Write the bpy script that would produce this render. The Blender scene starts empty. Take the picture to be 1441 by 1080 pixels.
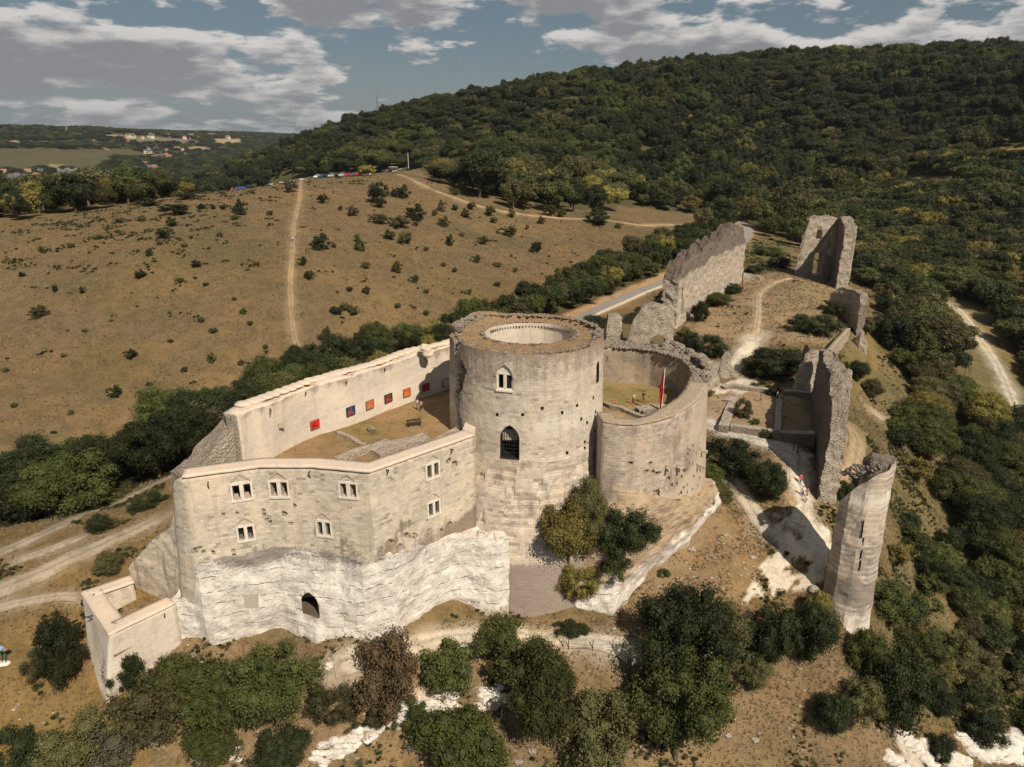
import bpy, bmesh, math, random
import numpy as np
from mathutils import Vector, Matrix

random.seed(7)
RNG = np.random.default_rng(11)
RG = random.Random(99)
USE_HAZE = True
SC = bpy.context.scene
COL = SC.collection
R = math.radians

# ------------------------------------------------------------------ camera
CAM_Z = 36.0
F = 1000.0 / 1441.0
PITCH = R(19.3)
sp, cp = math.sin(PITCH), math.cos(PITCH)
cam_data = bpy.data.cameras.new('camera')
cam_data.sensor_width = 36.0
cam_data.lens = 36.0 * F
cam_data.clip_start = 0.5
cam_data.clip_end = 30000
cam = bpy.data.objects.new('camera', cam_data)
COL.objects.link(cam)
cam.location = (0, 0, CAM_Z)
cam.rotation_euler = (R(90) - PITCH, 0, 0)
SC.camera = cam

# ------------------------------------------------------------------ sun, sky, exposure
SUN_EL = R(46)
SUN_DIR = Vector((0.52 * math.cos(SUN_EL), -0.854 * math.cos(SUN_EL), math.sin(SUN_EL))).normalized()
sun_data = bpy.data.lights.new('sun', 'SUN')
sun_data.energy = 5.0
sun_data.angle = R(0.53)
sun_data.color = (1.0, 0.89, 0.745)
sun = bpy.data.objects.new('sun', sun_data)
COL.objects.link(sun)
sun.rotation_euler = SUN_DIR.to_track_quat('Z', 'Y').to_euler()
SC.view_settings.view_transform = 'Standard'
SC.view_settings.look = 'None'
SC.view_settings.exposure = 0.22
SC.view_settings.gamma = 1.0
SC.view_settings.use_curve_mapping = False
SC.cycles.max_bounces = 5
SC.cycles.diffuse_bounces = 3
SC.cycles.glossy_bounces = 2
SC.cycles.transmission_bounces = 2
SC.cycles.volume_bounces = 0
SC.cycles.transparent_max_bounces = 6
SC.cycles.use_denoising = True


class NT:
    """small helper for node graphs"""
    def __init__(s, tree):
        s.t = tree; s.n = tree.nodes; s.l = tree.links
    def node(s, typ, **kw):
        n = s.n.new(typ)
        for k, v in kw.items():
            setattr(n, k, v)
        return n
    def put(s, sock, v):
        if v is None: return
        if isinstance(v, bpy.types.NodeSocket): s.l.new(v, sock)
        else:
            if isinstance(v, (tuple, list)) and len(v) == 3 and sock.type == 'RGBA': v = (*v, 1)
            sock.default_value = v
    def math(s, op, a, b=None, c=None, clamp=False):
        n = s.node('ShaderNodeMath', operation=op, use_clamp=clamp)
        s.put(n.inputs[0], a); s.put(n.inputs[1], b); s.put(n.inputs[2], c)
        return n.outputs[0]
    def mix(s, f, a, b, mode='MIX'):
        n = s.node('ShaderNodeMix', data_type='RGBA', blend_type=mode)
        s.put(n.inputs[0], f); s.put(n.inputs[6], a); s.put(n.inputs[7], b)
        return n.outputs[2]
    def noise(s, vec, scale, detail=4, rough=.55, dist=0.0):
        n = s.node('ShaderNodeTexNoise')
        s.put(n.inputs['Vector'], vec); n.inputs['Scale'].default_value = scale
        n.inputs['Detail'].default_value = detail; n.inputs['Roughness'].default_value = rough
        n.inputs['Distortion'].default_value = dist
        return n.outputs['Fac']
    def ramp(s, f, a, b, c=0.0, d=1.0):
        n = s.node('ShaderNodeMapRange', interpolation_type='SMOOTHSTEP')
        s.put(n.inputs[0], f); n.inputs[1].default_value = a; n.inputs[2].default_value = b
        n.inputs[3].default_value = c; n.inputs[4].default_value = d
        return n.outputs[0]
    def scale(s, vec, v):
        n = s.node('ShaderNodeMapping'); s.put(n.inputs[0], vec)
        n.inputs['Scale'].default_value = v
        return n.outputs[0]
    def attr(s, name):
        return s.node('ShaderNodeAttribute', attribute_name=name)


# ---- world: Nishita sky with cumulus banks
world = bpy.data.worlds.new('World'); SC.world = world; world.use_nodes = True
w = NT(world.node_tree); w.n.clear()
wo = w.node('ShaderNodeOutputWorld')
sky = w.node('ShaderNodeTexSky', sky_type='NISHITA', sun_disc=False)
sky.sun_elevation = SUN_EL; sky.sun_rotation = math.atan2(SUN_DIR.x, SUN_DIR.y)
sky.altitude = 150; sky.air_density = 1.0; sky.dust_density = 1.2; sky.ozone_density = 1.5
tc = w.node('ShaderNodeTexCoord')
sep = w.node('ShaderNodeSeparateXYZ'); w.l.new(tc.outputs['Generated'], sep.inputs[0])
az = w.math('ARCTAN2', sep.outputs[0], sep.outputs[1])
el = w.math('ARCSINE', sep.outputs[2])
def cloud_density(lift):
    e = w.math('ADD', el, lift)
    # clouds crowd together towards the horizon
    q = w.math('POWER', w.math('MAXIMUM', e, 0.0005), 0.92)
    cv = w.node('ShaderNodeCombineXYZ')
    w.l.new(w.math('MULTIPLY', az, 1.0), cv.inputs[0]); w.l.new(w.math('MULTIPLY', q, 2.9), cv.inputs[1])
    cv.inputs[2].default_value = 3.37
    big = w.noise(cv.outputs[0], 4.3, 2, .5)
    fine = w.noise(cv.outputs[0], 13.5, 10, .56, .0)
    d = w.math('ADD', w.math('MULTIPLY', big, .62), w.math('MULTIPLY', fine, .62))
    # a long bank lies to the north-west, thinning out eastwards
    da = w.math('DIVIDE', w.math('SUBTRACT', az, -0.46), 0.42)
    g = w.math('EXPONENT', w.math('MULTIPLY', w.math('MULTIPLY', da, da), -1.0))
    db = w.math('DIVIDE', w.math('SUBTRACT', az, 0.42), 0.30)
    g2 = w.math('EXPONENT', w.math('MULTIPLY', w.math('MULTIPLY', db, db), -1.0))
    hi = w.ramp(e, 0.0, 0.10)
    g = w.math('MULTIPLY', g, hi)
    d = w.math('ADD', d, w.math('MULTIPLY', g, .085))
    return w.math('ADD', d, w.math('MULTIPLY', g2, .05))
d0 = cloud_density(0.0); d1 = cloud_density(0.013)
cov = w.ramp(d0, .625, .695)
lit = w.ramp(d1, .60, .775, 1.0, 0.0)
thick = w.ramp(d0, .66, .90)
ccol = w.mix(lit, (3.3, 3.4, 3.6), (9.0, 8.6, 8.3))
ccol = w.mix(w.math('MULTIPLY', thick, .15), ccol, (3.2, 3.3, 3.5))
skyc = w.mix(.62, sky.outputs[0], (1.35, 1.85, 2.1))
hazef = w.ramp(el, .0, .11, .55, .0)
skyc = w.mix(hazef, skyc, (3.6, 4.0, 4.25))
veil = w.math('MULTIPLY', cov, w.ramp(el, -.01, .05, .35, 1.0))
fin = w.mix(veil, skyc, ccol)
bg = w.node('ShaderNodeBackground'); w.l.new(fin, bg.inputs[0]); bg.inputs[1].default_value = 0.062
w.l.new(bg.outputs[0], wo.inputs[0])

# ------------------------------------------------------------------ picture <-> place
def ratio(v):
    t = (540.0 - v) / 1000.0
    return (-sp + t * cp) / (cp + t * sp)
def Pz(u, v, z):
    Y = (z - CAM_Z) / ratio(v)
    return Vector(((u - 720.5) / 1000 * (Y * cp - (z - CAM_Z) * sp), Y, z))
def PY(u, v, Y):
    z = CAM_Z + ratio(v) * Y
    return Vector(((u - 720.5) / 1000 * (Y * cp - (z - CAM_Z) * sp), Y, z))
def st(u, vb, zb, vt, du=0):
    p = Pz(u, vb, zb); q = PY(u + du, vt, p.y)
    return (p.x, p.y, zb - 1.5, q.x, p.y, q.z)

# ------------------------------------------------------------------ noise in numpy
def _h(ix, iy, iz, s):
    n = (ix.astype(np.int64) * 374761393 + iy.astype(np.int64) * 668265263 + iz.astype(np.int64) * 2147483647 + s * 974634777) & 0xFFFFFFFF
    n = ((n ^ (n >> 13)) * 1274126177) & 0xFFFFFFFF
    return ((n ^ (n >> 16)) & 0xFFFF) / 65535.0 * 2 - 1
def vn(p, s=0):
    f = np.floor(p); t = p - f; t = t * t * (3 - 2 * t)
    x, y, z = f[:, 0], f[:, 1], f[:, 2]; r = 0
    for i in (0, 1):
        wx = t[:, 0] if i else 1 - t[:, 0]
        for j in (0, 1):
            wy = t[:, 1] if j else 1 - t[:, 1]
            for k in (0, 1):
                wz = t[:, 2] if k else 1 - t[:, 2]
                r = r + wx * wy * wz * _h(x + i, y + j, z + k, s)
    return r
def fbm(p, s=0, o=4):
    r = 0; a = 1.0
    for i in range(o):
        r = r + a * vn(p * 2 ** i + 17.3 * i, s + i); a *= .5
    return r / 1.9
def n2(x, y, sc, s=0, o=4):
    p = np.stack([x * sc, y * sc, np.zeros_like(x)], 1)
    return fbm(p, s, o)

# ------------------------------------------------------------------ scene helpers
def tag(o, label=None, cat=None, group=None, kind=None):
    if label: o['label'] = label
    if cat: o['category'] = cat
    if group: o['group'] = group
    if kind: o['kind'] = kind
    return o
def empty(name, loc, rz=0.0, scale=None):
    o = bpy.data.objects.new(name, None); COL.objects.link(o)
    o.empty_display_size = .3; o.location = loc; o.rotation_euler = (0, 0, rz)
    if scale: o.scale = scale
    return o
def obj(name, me, parent=None, loc=None, mats=None):
    o = bpy.data.objects.new(name, me); COL.objects.link(o)
    if mats:
        for m in (mats if isinstance(mats, (list, tuple)) else [mats]): me.materials.append(m)
    if parent is not None: o.parent = parent
    if loc is not None: o.location = loc
    return o
def fast_mesh(name, V, Q, tri=None):
    me = bpy.data.meshes.new(name)
    V = np.asarray(V, np.float32); Q = np.asarray(Q, np.int32)
    me.vertices.add(len(V)); me.vertices.foreach_set('co', V.ravel())
    k = Q.shape[1]
    me.loops.add(Q.size); me.loops.foreach_set('vertex_index', Q.ravel())
    me.polygons.add(len(Q)); me.polygons.foreach_set('loop_start', np.arange(0, Q.size, k, dtype=np.int32))
    me.polygons.foreach_set('loop_total', np.full(len(Q), k, np.int32))
    me.update(calc_edges=True)
    return me
def smooth(me, on=True):
    me.polygons.foreach_set('use_smooth', [on] * len(me.polygons))
def set_col(me, name, C):
    a = me.color_attributes.new(name, 'FLOAT_COLOR', 'POINT')
    a.data.foreach_set('color', np.asarray(C, np.float32).ravel())
class MB:
    """collects simple shapes into one mesh"""
    def __init__(s): s.v = []; s.f = []; s.m = []
    def add(s, vs, fs, m=0):
        b = len(s.v); s.v += [tuple(v) for v in vs]; s.f += [tuple(b + i for i in f) for f in fs]; s.m += [m] * len(fs)
    def box(s, x0, x1, y0, y1, z0, z1, M=None, m=0):
        vs = [Vector(c) for c in ((x0,y0,z0),(x1,y0,z0),(x1,y1,z0),(x0,y1,z0),(x0,y0,z1),(x1,y0,z1),(x1,y1,z1),(x0,y1,z1))]
        if M is not None: vs = [M @ v for v in vs]
        s.add(vs, [(0,3,2,1),(4,5,6,7),(0,1,5,4),(1,2,6,5),(2,3,7,6),(3,0,4,7)], m)
    def tube(s, pts, rad, n=6, m=0):
        pts = [Vector(p) for p in pts]
        if not isinstance(rad, (list, tuple)): rad = [rad] * len(pts)
        b = len(s.v)
        for i, p in enumerate(pts):
            d = (pts[min(i + 1, len(pts) - 1)] - pts[max(i - 1, 0)]).normalized()
            a = d.cross(Vector((0, 0, 1)) if abs(d.z) < .9 else Vector((1, 0, 0))).normalized(); c = d.cross(a)
            for k in range(n):
                t = 2 * math.pi * k / n
                s.v.append(tuple(p + (a * math.cos(t) + c * math.sin(t)) * rad[i]))
        for i in range(len(pts) - 1):
            for k in range(n):
                s.f.append((b + i*n + k, b + i*n + (k+1) % n, b + (i+1)*n + (k+1) % n, b + (i+1)*n + k)); s.m.append(m)
        s.f.append(tuple(b + k for k in range(n))); s.m.append(m)
        s.f.append(tuple(b + (len(pts)-1)*n + k for k in reversed(range(n)))); s.m.append(m)
    def rock(s, c, r, seed=0, m=0, squash=.7, n=2):
        bm = bmesh.new(); bmesh.ops.create_icosphere(bm, subdivisions=n, radius=1)
        P = np.array([v.co[:] for v in bm.verts]); d = 1 + .35 * fbm(P * 1.3 + seed * 7.1, seed, 3)
        P = P * d[:, None]
        ra = r if isinstance(r, (list, tuple)) else (r, r, r * squash)
        s.add([(c[0] + p[0]*ra[0], c[1] + p[1]*ra[1], c[2] + p[2]*ra[2]) for p in P], [tuple(v.index for v in f.verts) for f in bm.faces], m)
        bm.free()
    def mesh(s, name, mats=None):
        me = bpy.data.meshes.new(name); me.from_pydata(s.v, [], s.f); me.update()
        if mats:
            for mm in (mats if isinstance(mats, (list, tuple)) else [mats]): me.materials.append(mm)
            me.polygons.foreach_set('material_index', s.m)
        return me
    def build(s, name, mat, parent=None, loc=None):
        return obj(name, s.mesh(name, mat), parent, loc)
def in_poly(x, y, poly):
    r = np.zeros(x.shape, bool); n = len(poly)
    for i in range(n):
        x1, y1 = poly[i][0], poly[i][1]; x2, y2 = poly[(i+1) % n][0], poly[(i+1) % n][1]
        if y1 == y2: continue
        c = ((y1 > y) != (y2 > y)) & (x < (x2 - x1) * (y - y1) / (y2 - y1) + x1)
        r ^= c
    return r
def seg_dist(x, y, line):
    d = np.full(x.shape, 1e9)
    for a, b in zip(line[:-1], line[1:]):
        ax, ay = a[0], a[1]; dx, dy = b[0] - ax, b[1] - ay
        t = np.clip(((x - ax) * dx + (y - ay) * dy) / (dx*dx + dy*dy + 1e-9), 0, 1)
        d = np.minimum(d, np.hypot(x - ax - t*dx, y - ay - t*dy))
    return d

# ------------------------------------------------------------------ materials
def new_mat(name):
    m = bpy.data.materials.new(name); m.use_nodes = True
    t = NT(m.node_tree); b = t.n['Principled BSDF']
    b.inputs['Roughness'].default_value = .9
    b.inputs['Specular IOR Level'].default_value = .15
    return m, t, b
def plain(name, c, rough=.7, metal=0.0, var=.12, sc=3.0):
    m, t, b = new_mat(name)
    tcn = t.node('ShaderNodeTexCoord')
    n = t.noise(tcn.outputs['Object'], sc, 4)
    col = t.mix(t.ramp(n, .3, .7), tuple(x * (1 - var) for x in c), tuple(min(1, x * (1 + var)) for x in c))
    t.put(b.inputs['Base Color'], col); b.inputs['Roughness'].default_value = rough; b.inputs['Metallic'].default_value = metal
    return m
def masonry(name, c1, c2, mortar, bw=.6, bh=.32, stain=(.16, .12, .09), pale=(.62, .55, .46), bump=.35, brick=.8, streak=.8, rough_s=0.0, holes=0.0, stones=.48, outl=.75, mort=.022, stripe=0.0):
    """coursed stone; colour attribute 'mask': R lichen and grime, G limewashed or fresh stone, B brown weathered facing"""
    m, t, b = new_mat(name)
    tcn = t.node('ShaderNodeTexCoord'); geo = t.node('ShaderNodeNewGeometry')
    uv = tcn.outputs['UV']; pos = geo.outputs['Position']
    wob = t.noise(pos, .8, 3)
    vm = t.node('ShaderNodeVectorMath', operation='MULTIPLY_ADD')
    cw = t.node('ShaderNodeCombineXYZ'); t.put(cw.inputs[0], wob); t.put(cw.inputs[1], wob)
    t.put(vm.inputs[0], cw.outputs[0]); vm.inputs[1].default_value = (.25, .16, 0); t.put(vm.inputs[2], uv)
    br = t.node('ShaderNodeTexBrick'); t.put(br.inputs['Vector'], vm.outputs[0])
    br.inputs['Scale'].default_value = 1.0; br.inputs['Brick Width'].default_value = bw; br.inputs['Row Height'].default_value = bh
    br.inputs['Mortar Size'].default_value = mort; br.inputs['Mortar Smooth'].default_value = .3; br.inputs['Bias'].default_value = -.1
    br.inputs['Color1'].default_value = (*c1, 1); br.inputs['Color2'].default_value = (*c2, 1); br.inputs['Mortar'].default_value = (*mortar, 1)
    base = tuple((a + d) / 2 for a, d in zip(c1, c2))
    col = t.mix(brick, base, br.outputs['Color'])
    su = t.node('ShaderNodeSeparateXYZ'); t.put(su.inputs[0], vm.outputs[0])
    row = t.math('FLOOR', t.math('DIVIDE', su.outputs[1], bh)); off = t.math('MULTIPLY', t.math('MODULO', row, 2.0), .5)
    cell = t.math('FLOOR', t.math('ADD', t.math('DIVIDE', su.outputs[0], bw), off))
    cid = t.node('ShaderNodeCombineXYZ'); t.put(cid.inputs[0], cell); t.put(cid.inputs[1], row)
    wn = t.node('ShaderNodeTexWhiteNoise', noise_dimensions='2D'); t.put(wn.inputs[0], cid.outputs[0])
    rn = t.node('ShaderNodeTexWhiteNoise', noise_dimensions='1D'); t.put(rn.inputs['W'], row)
    tone = t.math('ADD', t.math('MULTIPLY', t.math('POWER', wn.outputs[0], 1.5), stones), t.math('MULTIPLY', rn.outputs[0], stones * .45))
    col = t.mix(tone, col, t.mix(1.0, col, (.42, .38, .35), 'MULTIPLY'))
    col = t.mix(t.ramp(wn.outputs[0], .962, .968, 0, outl), col, (.20, .17, .15))
    if stripe: col = t.mix(t.math('MULTIPLY', t.math('MODULO', t.math('ABSOLUTE', row), 2.0), stripe), col, t.mix(1.0, col, (.45, .42, .40), 'MULTIPLY'))
    mid = t.noise(pos, 1.7, 6, .65)
    col = t.mix(t.ramp(mid, .35, .75, 0, .55), col, tuple(x * .72 for x in base))
    big = t.noise(pos, .22, 5, .6)
    gr = t.noise(pos, .55, 8, .72)
    col = t.mix(t.ramp(gr, .54, .70, 0, .5 if streak > .3 else 0), col, tuple((a * 1.3 + d * .7) / 2 for a, d in zip(stain, base)))
    col = t.mix(t.ramp(big, .45, .7, 0, .5), col, tuple(x * k for x, k in zip(base, (1.22, 1.12, .98))))
    # vertical run-off streaks
    sv = t.scale(pos, (1.3, 1.3, .10)); s1 = t.noise(sv, 1.1, 5, .6)
    col = t.mix(t.math('MULTIPLY', t.ramp(s1, .52, .72), streak), col, tuple((a + d) / 2 for a, d in zip(stain, base)))
    at = t.attr('mask'); sp3 = t.node('ShaderNodeSeparateColor'); t.put(sp3.inputs[0], at.outputs['Color'])
    fine = t.noise(pos, 3.2, 8, .7)
    brk = t.math('ADD', t.math('MULTIPLY', t.math('SUBTRACT', fine, .5), 1.6), t.math('MULTIPLY', t.math('SUBTRACT', s1, .5), 1.2))
    def msk(i, k=1.35):
        return t.ramp(t.math('ADD', t.math('MULTIPLY', sp3.outputs[i], k), t.math('MULTIPLY', brk, .6)), .35, .75)
    zero = lambda i: t.ramp(sp3.outputs[i], .02, .12)
    col = t.mix(t.math('MULTIPLY', t.math('MULTIPLY', msk(2), zero(2)), .85), col, t.mix(br.outputs['Fac'], (.235, .185, .155), (.16, .125, .105)))
    col = t.mix(t.math('MULTIPLY', t.math('MULTIPLY', msk(1), zero(1)), .85), col, t.mix(t.ramp(fine, .4, .62), pale, tuple(x * .86 for x in pale)))
    col = t.mix(t.math('MULTIPLY', t.math('MULTIPLY', msk(0), zero(0)), .8), col, stain)
    if holes:
        vo = t.node('ShaderNodeTexVoronoi'); t.put(vo.inputs['Vector'], t.scale(uv, (1, 1.1, 1))); vo.inputs['Scale'].default_value = holes
        hsel = t.noise(t.scale(uv, (1, 1, 1)), holes * .45, 2)
        hf = t.math('MULTIPLY', t.ramp(vo.outputs['Distance'], .10, .17, 1, 0), t.ramp(hsel, .50, .56))
        col = t.mix(t.math('MULTIPLY', hf, .75), col, tuple(x * .45 for x in base))
    t.put(b.inputs['Base Color'], col)
    bp = t.node('ShaderNodeBump'); bp.inputs['Strength'].default_value = bump; bp.inputs['Distance'].default_value = .12
    hgt = t.math('ADD', t.math('ADD', t.math('MULTIPLY', br.outputs['Fac'], -.5), t.math('MULTIPLY', wn.outputs[0], .35)), t.math('MULTIPLY', fine, 1.0 + rough_s))
    t.put(bp.inputs['Height'], hgt); t.put(b.inputs['Normal'], bp.outputs[0])
    return m
def rock_mat(name, c, dark, white=None, scale=1.0, bump=.8):
    m, t, b = new_mat(name)
    geo = t.node('ShaderNodeNewGeometry'); pos = geo.outputs['Position']
    vo = t.node('ShaderNodeTexVoronoi'); t.put(vo.inputs['Vector'], pos); vo.inputs['Scale'].default_value = 3.4 * scale
    n = t.noise(pos, 1.1 * scale, 7, .7); fine = t.noise(pos, 7 * scale, 6, .7)
    col = t.mix(t.ramp(n, .33, .68), dark, c)
    spv = t.node('ShaderNodeSeparateColor'); t.put(spv.inputs[0], vo.outputs['Color'])
    col = t.mix(t.math('MULTIPLY', spv.outputs[0], .5), col, tuple(x * .7 for x in c))
    col = t.mix(t.ramp(vo.outputs['Distance'], .25, .6, 0, .45), col, tuple(x * .6 for x in dark))
    if white: col = t.mix(t.ramp(fine, .55, .72, 0, .7), col, white)
    at = t.attr('mask'); sp3 = t.node('ShaderNodeSeparateColor'); t.put(sp3.inputs[0], at.outputs['Color'])
    col = t.mix(t.ramp(t.math('ADD', sp3.outputs[0], t.math('SUBTRACT', fine, .5)), .4, .7, 0, .8), col, (.13, .10, .08))
    col = t.mix(t.ramp(t.math('ADD', sp3.outputs[1], t.math('SUBTRACT', fine, .5)), .4, .7, 0, .8), col, (.60, .52, .42))
    t.put(b.inputs['Base Color'], col)
    bp = t.node('ShaderNodeBump'); bp.inputs['Strength'].default_value = bump; bp.inputs['Distance'].default_value = .25
    t.put(bp.inputs['Height'], t.math('ADD', vo.outputs['Distance'], fine)); t.put(b.inputs['Normal'], bp.outputs[0])
    return m
def chalk_mat():
    m, t, b = new_mat('chalk_rock')
    geo = t.node('ShaderNodeNewGeometry'); pos = geo.outputs['Position']
    wob = t.noise(pos, .25, 4); sepp = t.node('ShaderNodeSeparateXYZ'); t.put(sepp.inputs[0], pos)
    zz = t.math('ADD', sepp.outputs[2], t.math('MULTIPLY', wob, 1.3))
    # flint bands and bedding cracks
    fr = t.math('FRACT', t.math('MULTIPLY', zz, .62))
    fr2 = t.math('FRACT', t.math('MULTIPLY', zz, 1.9))
    brk = t.noise(t.scale(pos, (1, 1, 3)), 1.3, 6, .7)
    crack = t.math('MULTIPLY', t.ramp(t.math('ABSOLUTE', t.math('SUBTRACT', fr, .5)), .0, .05, 1, 0), t.ramp(brk, .49, .57))
    crack2 = t.math('MULTIPLY', t.ramp(t.math('ABSOLUTE', t.math('SUBTRACT', fr2, .5)), .0, .10, 1, 0), t.ramp(brk, .54, .62))
    n = t.noise(pos, .7, 7, .7); fine = t.noise(pos, 5, 6, .7)
    col = t.mix(t.ramp(n, .3, .7), (.48, .43, .37), (.72, .67, .60))
    vo = t.node('ShaderNodeTexVoronoi', feature='DISTANCE_TO_EDGE'); t.put(vo.inputs['Vector'], t.scale(pos, (.8, .8, 1.5))); vo.inputs['Scale'].default_value = .9
    col = t.mix(t.math('MULTIPLY', t.ramp(vo.outputs['Distance'], .0, .035, 1, 0), t.ramp(brk, .45, .6, 0, .55)), col, (.25, .20, .16))
    col = t.mix(t.ramp(fine, .55, .75, 0, .6), col, (.46, .41, .34))
    col = t.mix(t.math('MULTIPLY', crack, .85), col, (.17, .13, .10))
    col = t.mix(t.math('MULTIPLY', crack2, .55), col, (.28, .22, .17))
    at = t.attr('mask'); sp3 = t.node('ShaderNodeSeparateColor'); t.put(sp3.inputs[0], at.outputs['Color'])
    col = t.mix(t.ramp(t.math('ADD', sp3.outputs[0], t.math('MULTIPLY', t.math('SUBTRACT', fine, .5), 1.4)), .35, .75, 0, .85), col, (.20, .17, .145))
    col = t.mix(t.ramp(t.math('ADD', sp3.outputs[1], t.math('MULTIPLY', t.math('SUBTRACT', brk, .5), 1.4)), .35, .75, 0, .85), col, (.36, .25, .145))
    t.put(b.inputs['Base Color'], col)
    bp = t.node('ShaderNodeBump'); bp.inputs['Strength'].default_value = .7; bp.inputs['Distance'].default_value = .25
    hh = t.math('SUBTRACT', t.math('ADD', t.math('MULTIPLY', fine, .8), n), t.math('MULTIPLY', crack, .8))
    t.put(bp.inputs['Height'], hh); t.put(b.inputs['Normal'], bp.outputs[0])
    return m
def ground_mat():
    m, t, b = new_mat('ground_cover')
    geo = t.node('ShaderNodeNewGeometry'); pos = geo.outputs['Position']
    at = t.attr('gcol'); col = at.outputs['Color']; veg = at.outputs['Alpha']
    n1 = t.noise(pos, 2.8, 6, .7); n2_ = t.noise(pos, .33, 6, .68); n3 = t.noise(pos, .045, 5, .6)
    col = t.mix(t.ramp(n1, .35, .7, 0, .42), col, t.mix(1.0, col, (.62, .60, .55), 'MULTIPLY'))
    col = t.mix(t.ramp(n2_, .42, .62, 0, .75), col, t.mix(1.0, col, (.70, .72, .66), 'MULTIPLY'))
    col = t.mix(t.ramp(n3, .42, .60, 0, .6), col, t.mix(1.0, col, (1.32, 1.20, 1.02), 'MULTIPLY'))
    n4 = t.noise(pos, .018, 6, .62); col = t.mix(t.ramp(n4, .50, .60, 0, .42), col, t.mix(1.0, col, (.62, .74, .60), 'MULTIPLY'))
    n5 = t.noise(t.scale(pos, (1, 1, 1)), .9, 3, .6); col = t.mix(t.ramp(n5, .58, .72, 0, .35), col, t.mix(1.0, col, (.55, .56, .48), 'MULTIPLY'))
    g = t.math('ADD', t.math('MULTIPLY', t.math('SUBTRACT', n2_, .5), 2.2), t.math('MULTIPLY', t.math('SUBTRACT', n1, .5), 1.1))
    gm = t.ramp(t.math('ADD', veg, g), .55, .95)
    col = t.mix(t.math('MULTIPLY', gm, .8), col, t.mix(n1, (.055, .062, .022), (.125, .115, .045)))
    vp = t.node('ShaderNodeTexVoronoi'); t.put(vp.inputs['Vector'], pos); vp.inputs['Scale'].default_value = 2.2; sv_ = t.node('ShaderNodeSeparateColor'); t.put(sv_.inputs[0], vp.outputs['Color'])
    col = t.mix(t.math('MULTIPLY', t.ramp(sv_.outputs[0], .75, .95), .45), col, t.mix(1.0, col, (.60, .58, .54), 'MULTIPLY'))
    t.put(b.inputs['Base Color'], col)
    bp = t.node('ShaderNodeBump'); bp.inputs['Strength'].default_value = .9; bp.inputs['Distance'].default_value = .3
    t.put(bp.inputs['Height'], t.math('ADD', n1, t.math('MULTIPLY', n2_, 1.3))); t.put(b.inputs['Normal'], bp.outputs[0])
    return m
def leaf_mat(name, c, c2):
    m, t, b = new_mat(name)
    oi = t.node('ShaderNodeObjectInfo'); at = t.attr('lv'); geo = t.node('ShaderNodeNewGeometry')
    n = t.noise(geo.outputs['Position'], .55, 3)
    f = t.math('ADD', t.math('MULTIPLY', at.outputs['Fac'], .55), t.math('MULTIPLY', t.math('SUBTRACT', n, .35), 1.1), clamp=True)
    col = t.mix(f, c, c2)
    hs = t.node('ShaderNodeHueSaturation'); t.put(hs.inputs['Color'], col)
    t.put(hs.inputs['Hue'], t.math('ADD', t.math('MULTIPLY', oi.outputs['Random'], .03), .482))
    t.put(hs.inputs['Value'], t.math('ADD', t.math('MULTIPLY', oi.outputs['Random'], .65), .58))
    hs.inputs['Saturation'].default_value = .92
    t.put(b.inputs['Base Color'], hs.outputs[0]); b.inputs['Roughness'].default_value = .65; b.inputs['Specular IOR Level'].default_value = .2
    tr = t.node('ShaderNodeBsdfTranslucent'); t.put(tr.inputs[0], hs.outputs[0])
    ms = t.node('ShaderNodeMixShader'); ms.inputs[0].default_value = .22
    t.l.new(b.outputs[0], ms.inputs[1]); t.l.new(tr.outputs[0], ms.inputs[2])
    t.l.new(ms.outputs[0], t.n['Material Output'].inputs[0])
    return m

M = {}
M['lime'] = masonry('limestone_masonry', (.63, .56, .455), (.50, .43, .335), (.41, .345, .265), .55, .30, pale=(.66, .58, .47))
M['keep'] = masonry('keep_masonry', (.60, .525, .435), (.47, .40, .32), (.37, .31, .25), .62, .31, stain=(.22, .17, .125), pale=(.66, .59, .49), bump=.4, holes=0)
M['ring'] = masonry('brown_course_masonry', (.47, .39, .31), (.33, .265, .205), (.54, .46, .37), .62, .33, stain=(.17, .125, .095), pale=(.50, .41, .31), bump=.5, brick=1.0, mort=.035, stones=.35)
M['inner'] = masonry('plastered_inner_face', (.62, .55, .46), (.56, .49, .40), (.48, .41, .33), .6, .32, stain=(.27, .215, .165), pale=(.66, .59, .49), brick=.4, streak=.7, stones=.12, outl=.15)
M['shaft'] = masonry('striped_course_masonry', (.56, .49, .41), (.42, .355, .29), (.33, .28, .22), .8, .36, stain=(.20, .17, .14), pale=(.66, .59, .50), brick=.9, streak=.25, stones=.40, mort=.03, stripe=.55)
M['cope'] = masonry('lime_coping', (.60, .50, .40), (.54, .44, .345), (.52, .43, .34), 1.6, 1.2, stain=(.33, .26, .2), pale=(.70, .62, .52), brick=.25, streak=.1, stones=.05, outl=0)
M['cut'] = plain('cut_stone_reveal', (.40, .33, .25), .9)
M['frame'] = plain('dressed_window_stone', (.60, .54, .46), .9)
M['rubble'] = rock_mat('rubble_masonry', (.47, .40, .32), (.22, .175, .135), (.62, .56, .48), scale=1.3, bump=1.0)
M['rubbledark'] = rock_mat('lichened_rubble', (.36, .30, .24), (.15, .12, .095), (.50, .44, .37), scale=1.3, bump=1.0)
M['rubblepale'] = rock_mat('pale_rubble_face', (.60, .52, .42), (.36, .295, .225), (.68, .61, .52), scale=1.2, bump=.9)
M['tufftop'] = rock_mat('grassy_rubble_top', (.40, .27, .15), (.27, .18, .10), (.46, .38, .30), scale=1.2)
M['chalk'] = chalk_mat()
M['ground'] = ground_mat()
M['dark'] = plain('opening_shade', (.02, .018, .016), .9)  # near-black colour that carries the shade inside openings
M['iron'] = plain('dark_iron', (.05, .05, .055), .5, .6)
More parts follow.
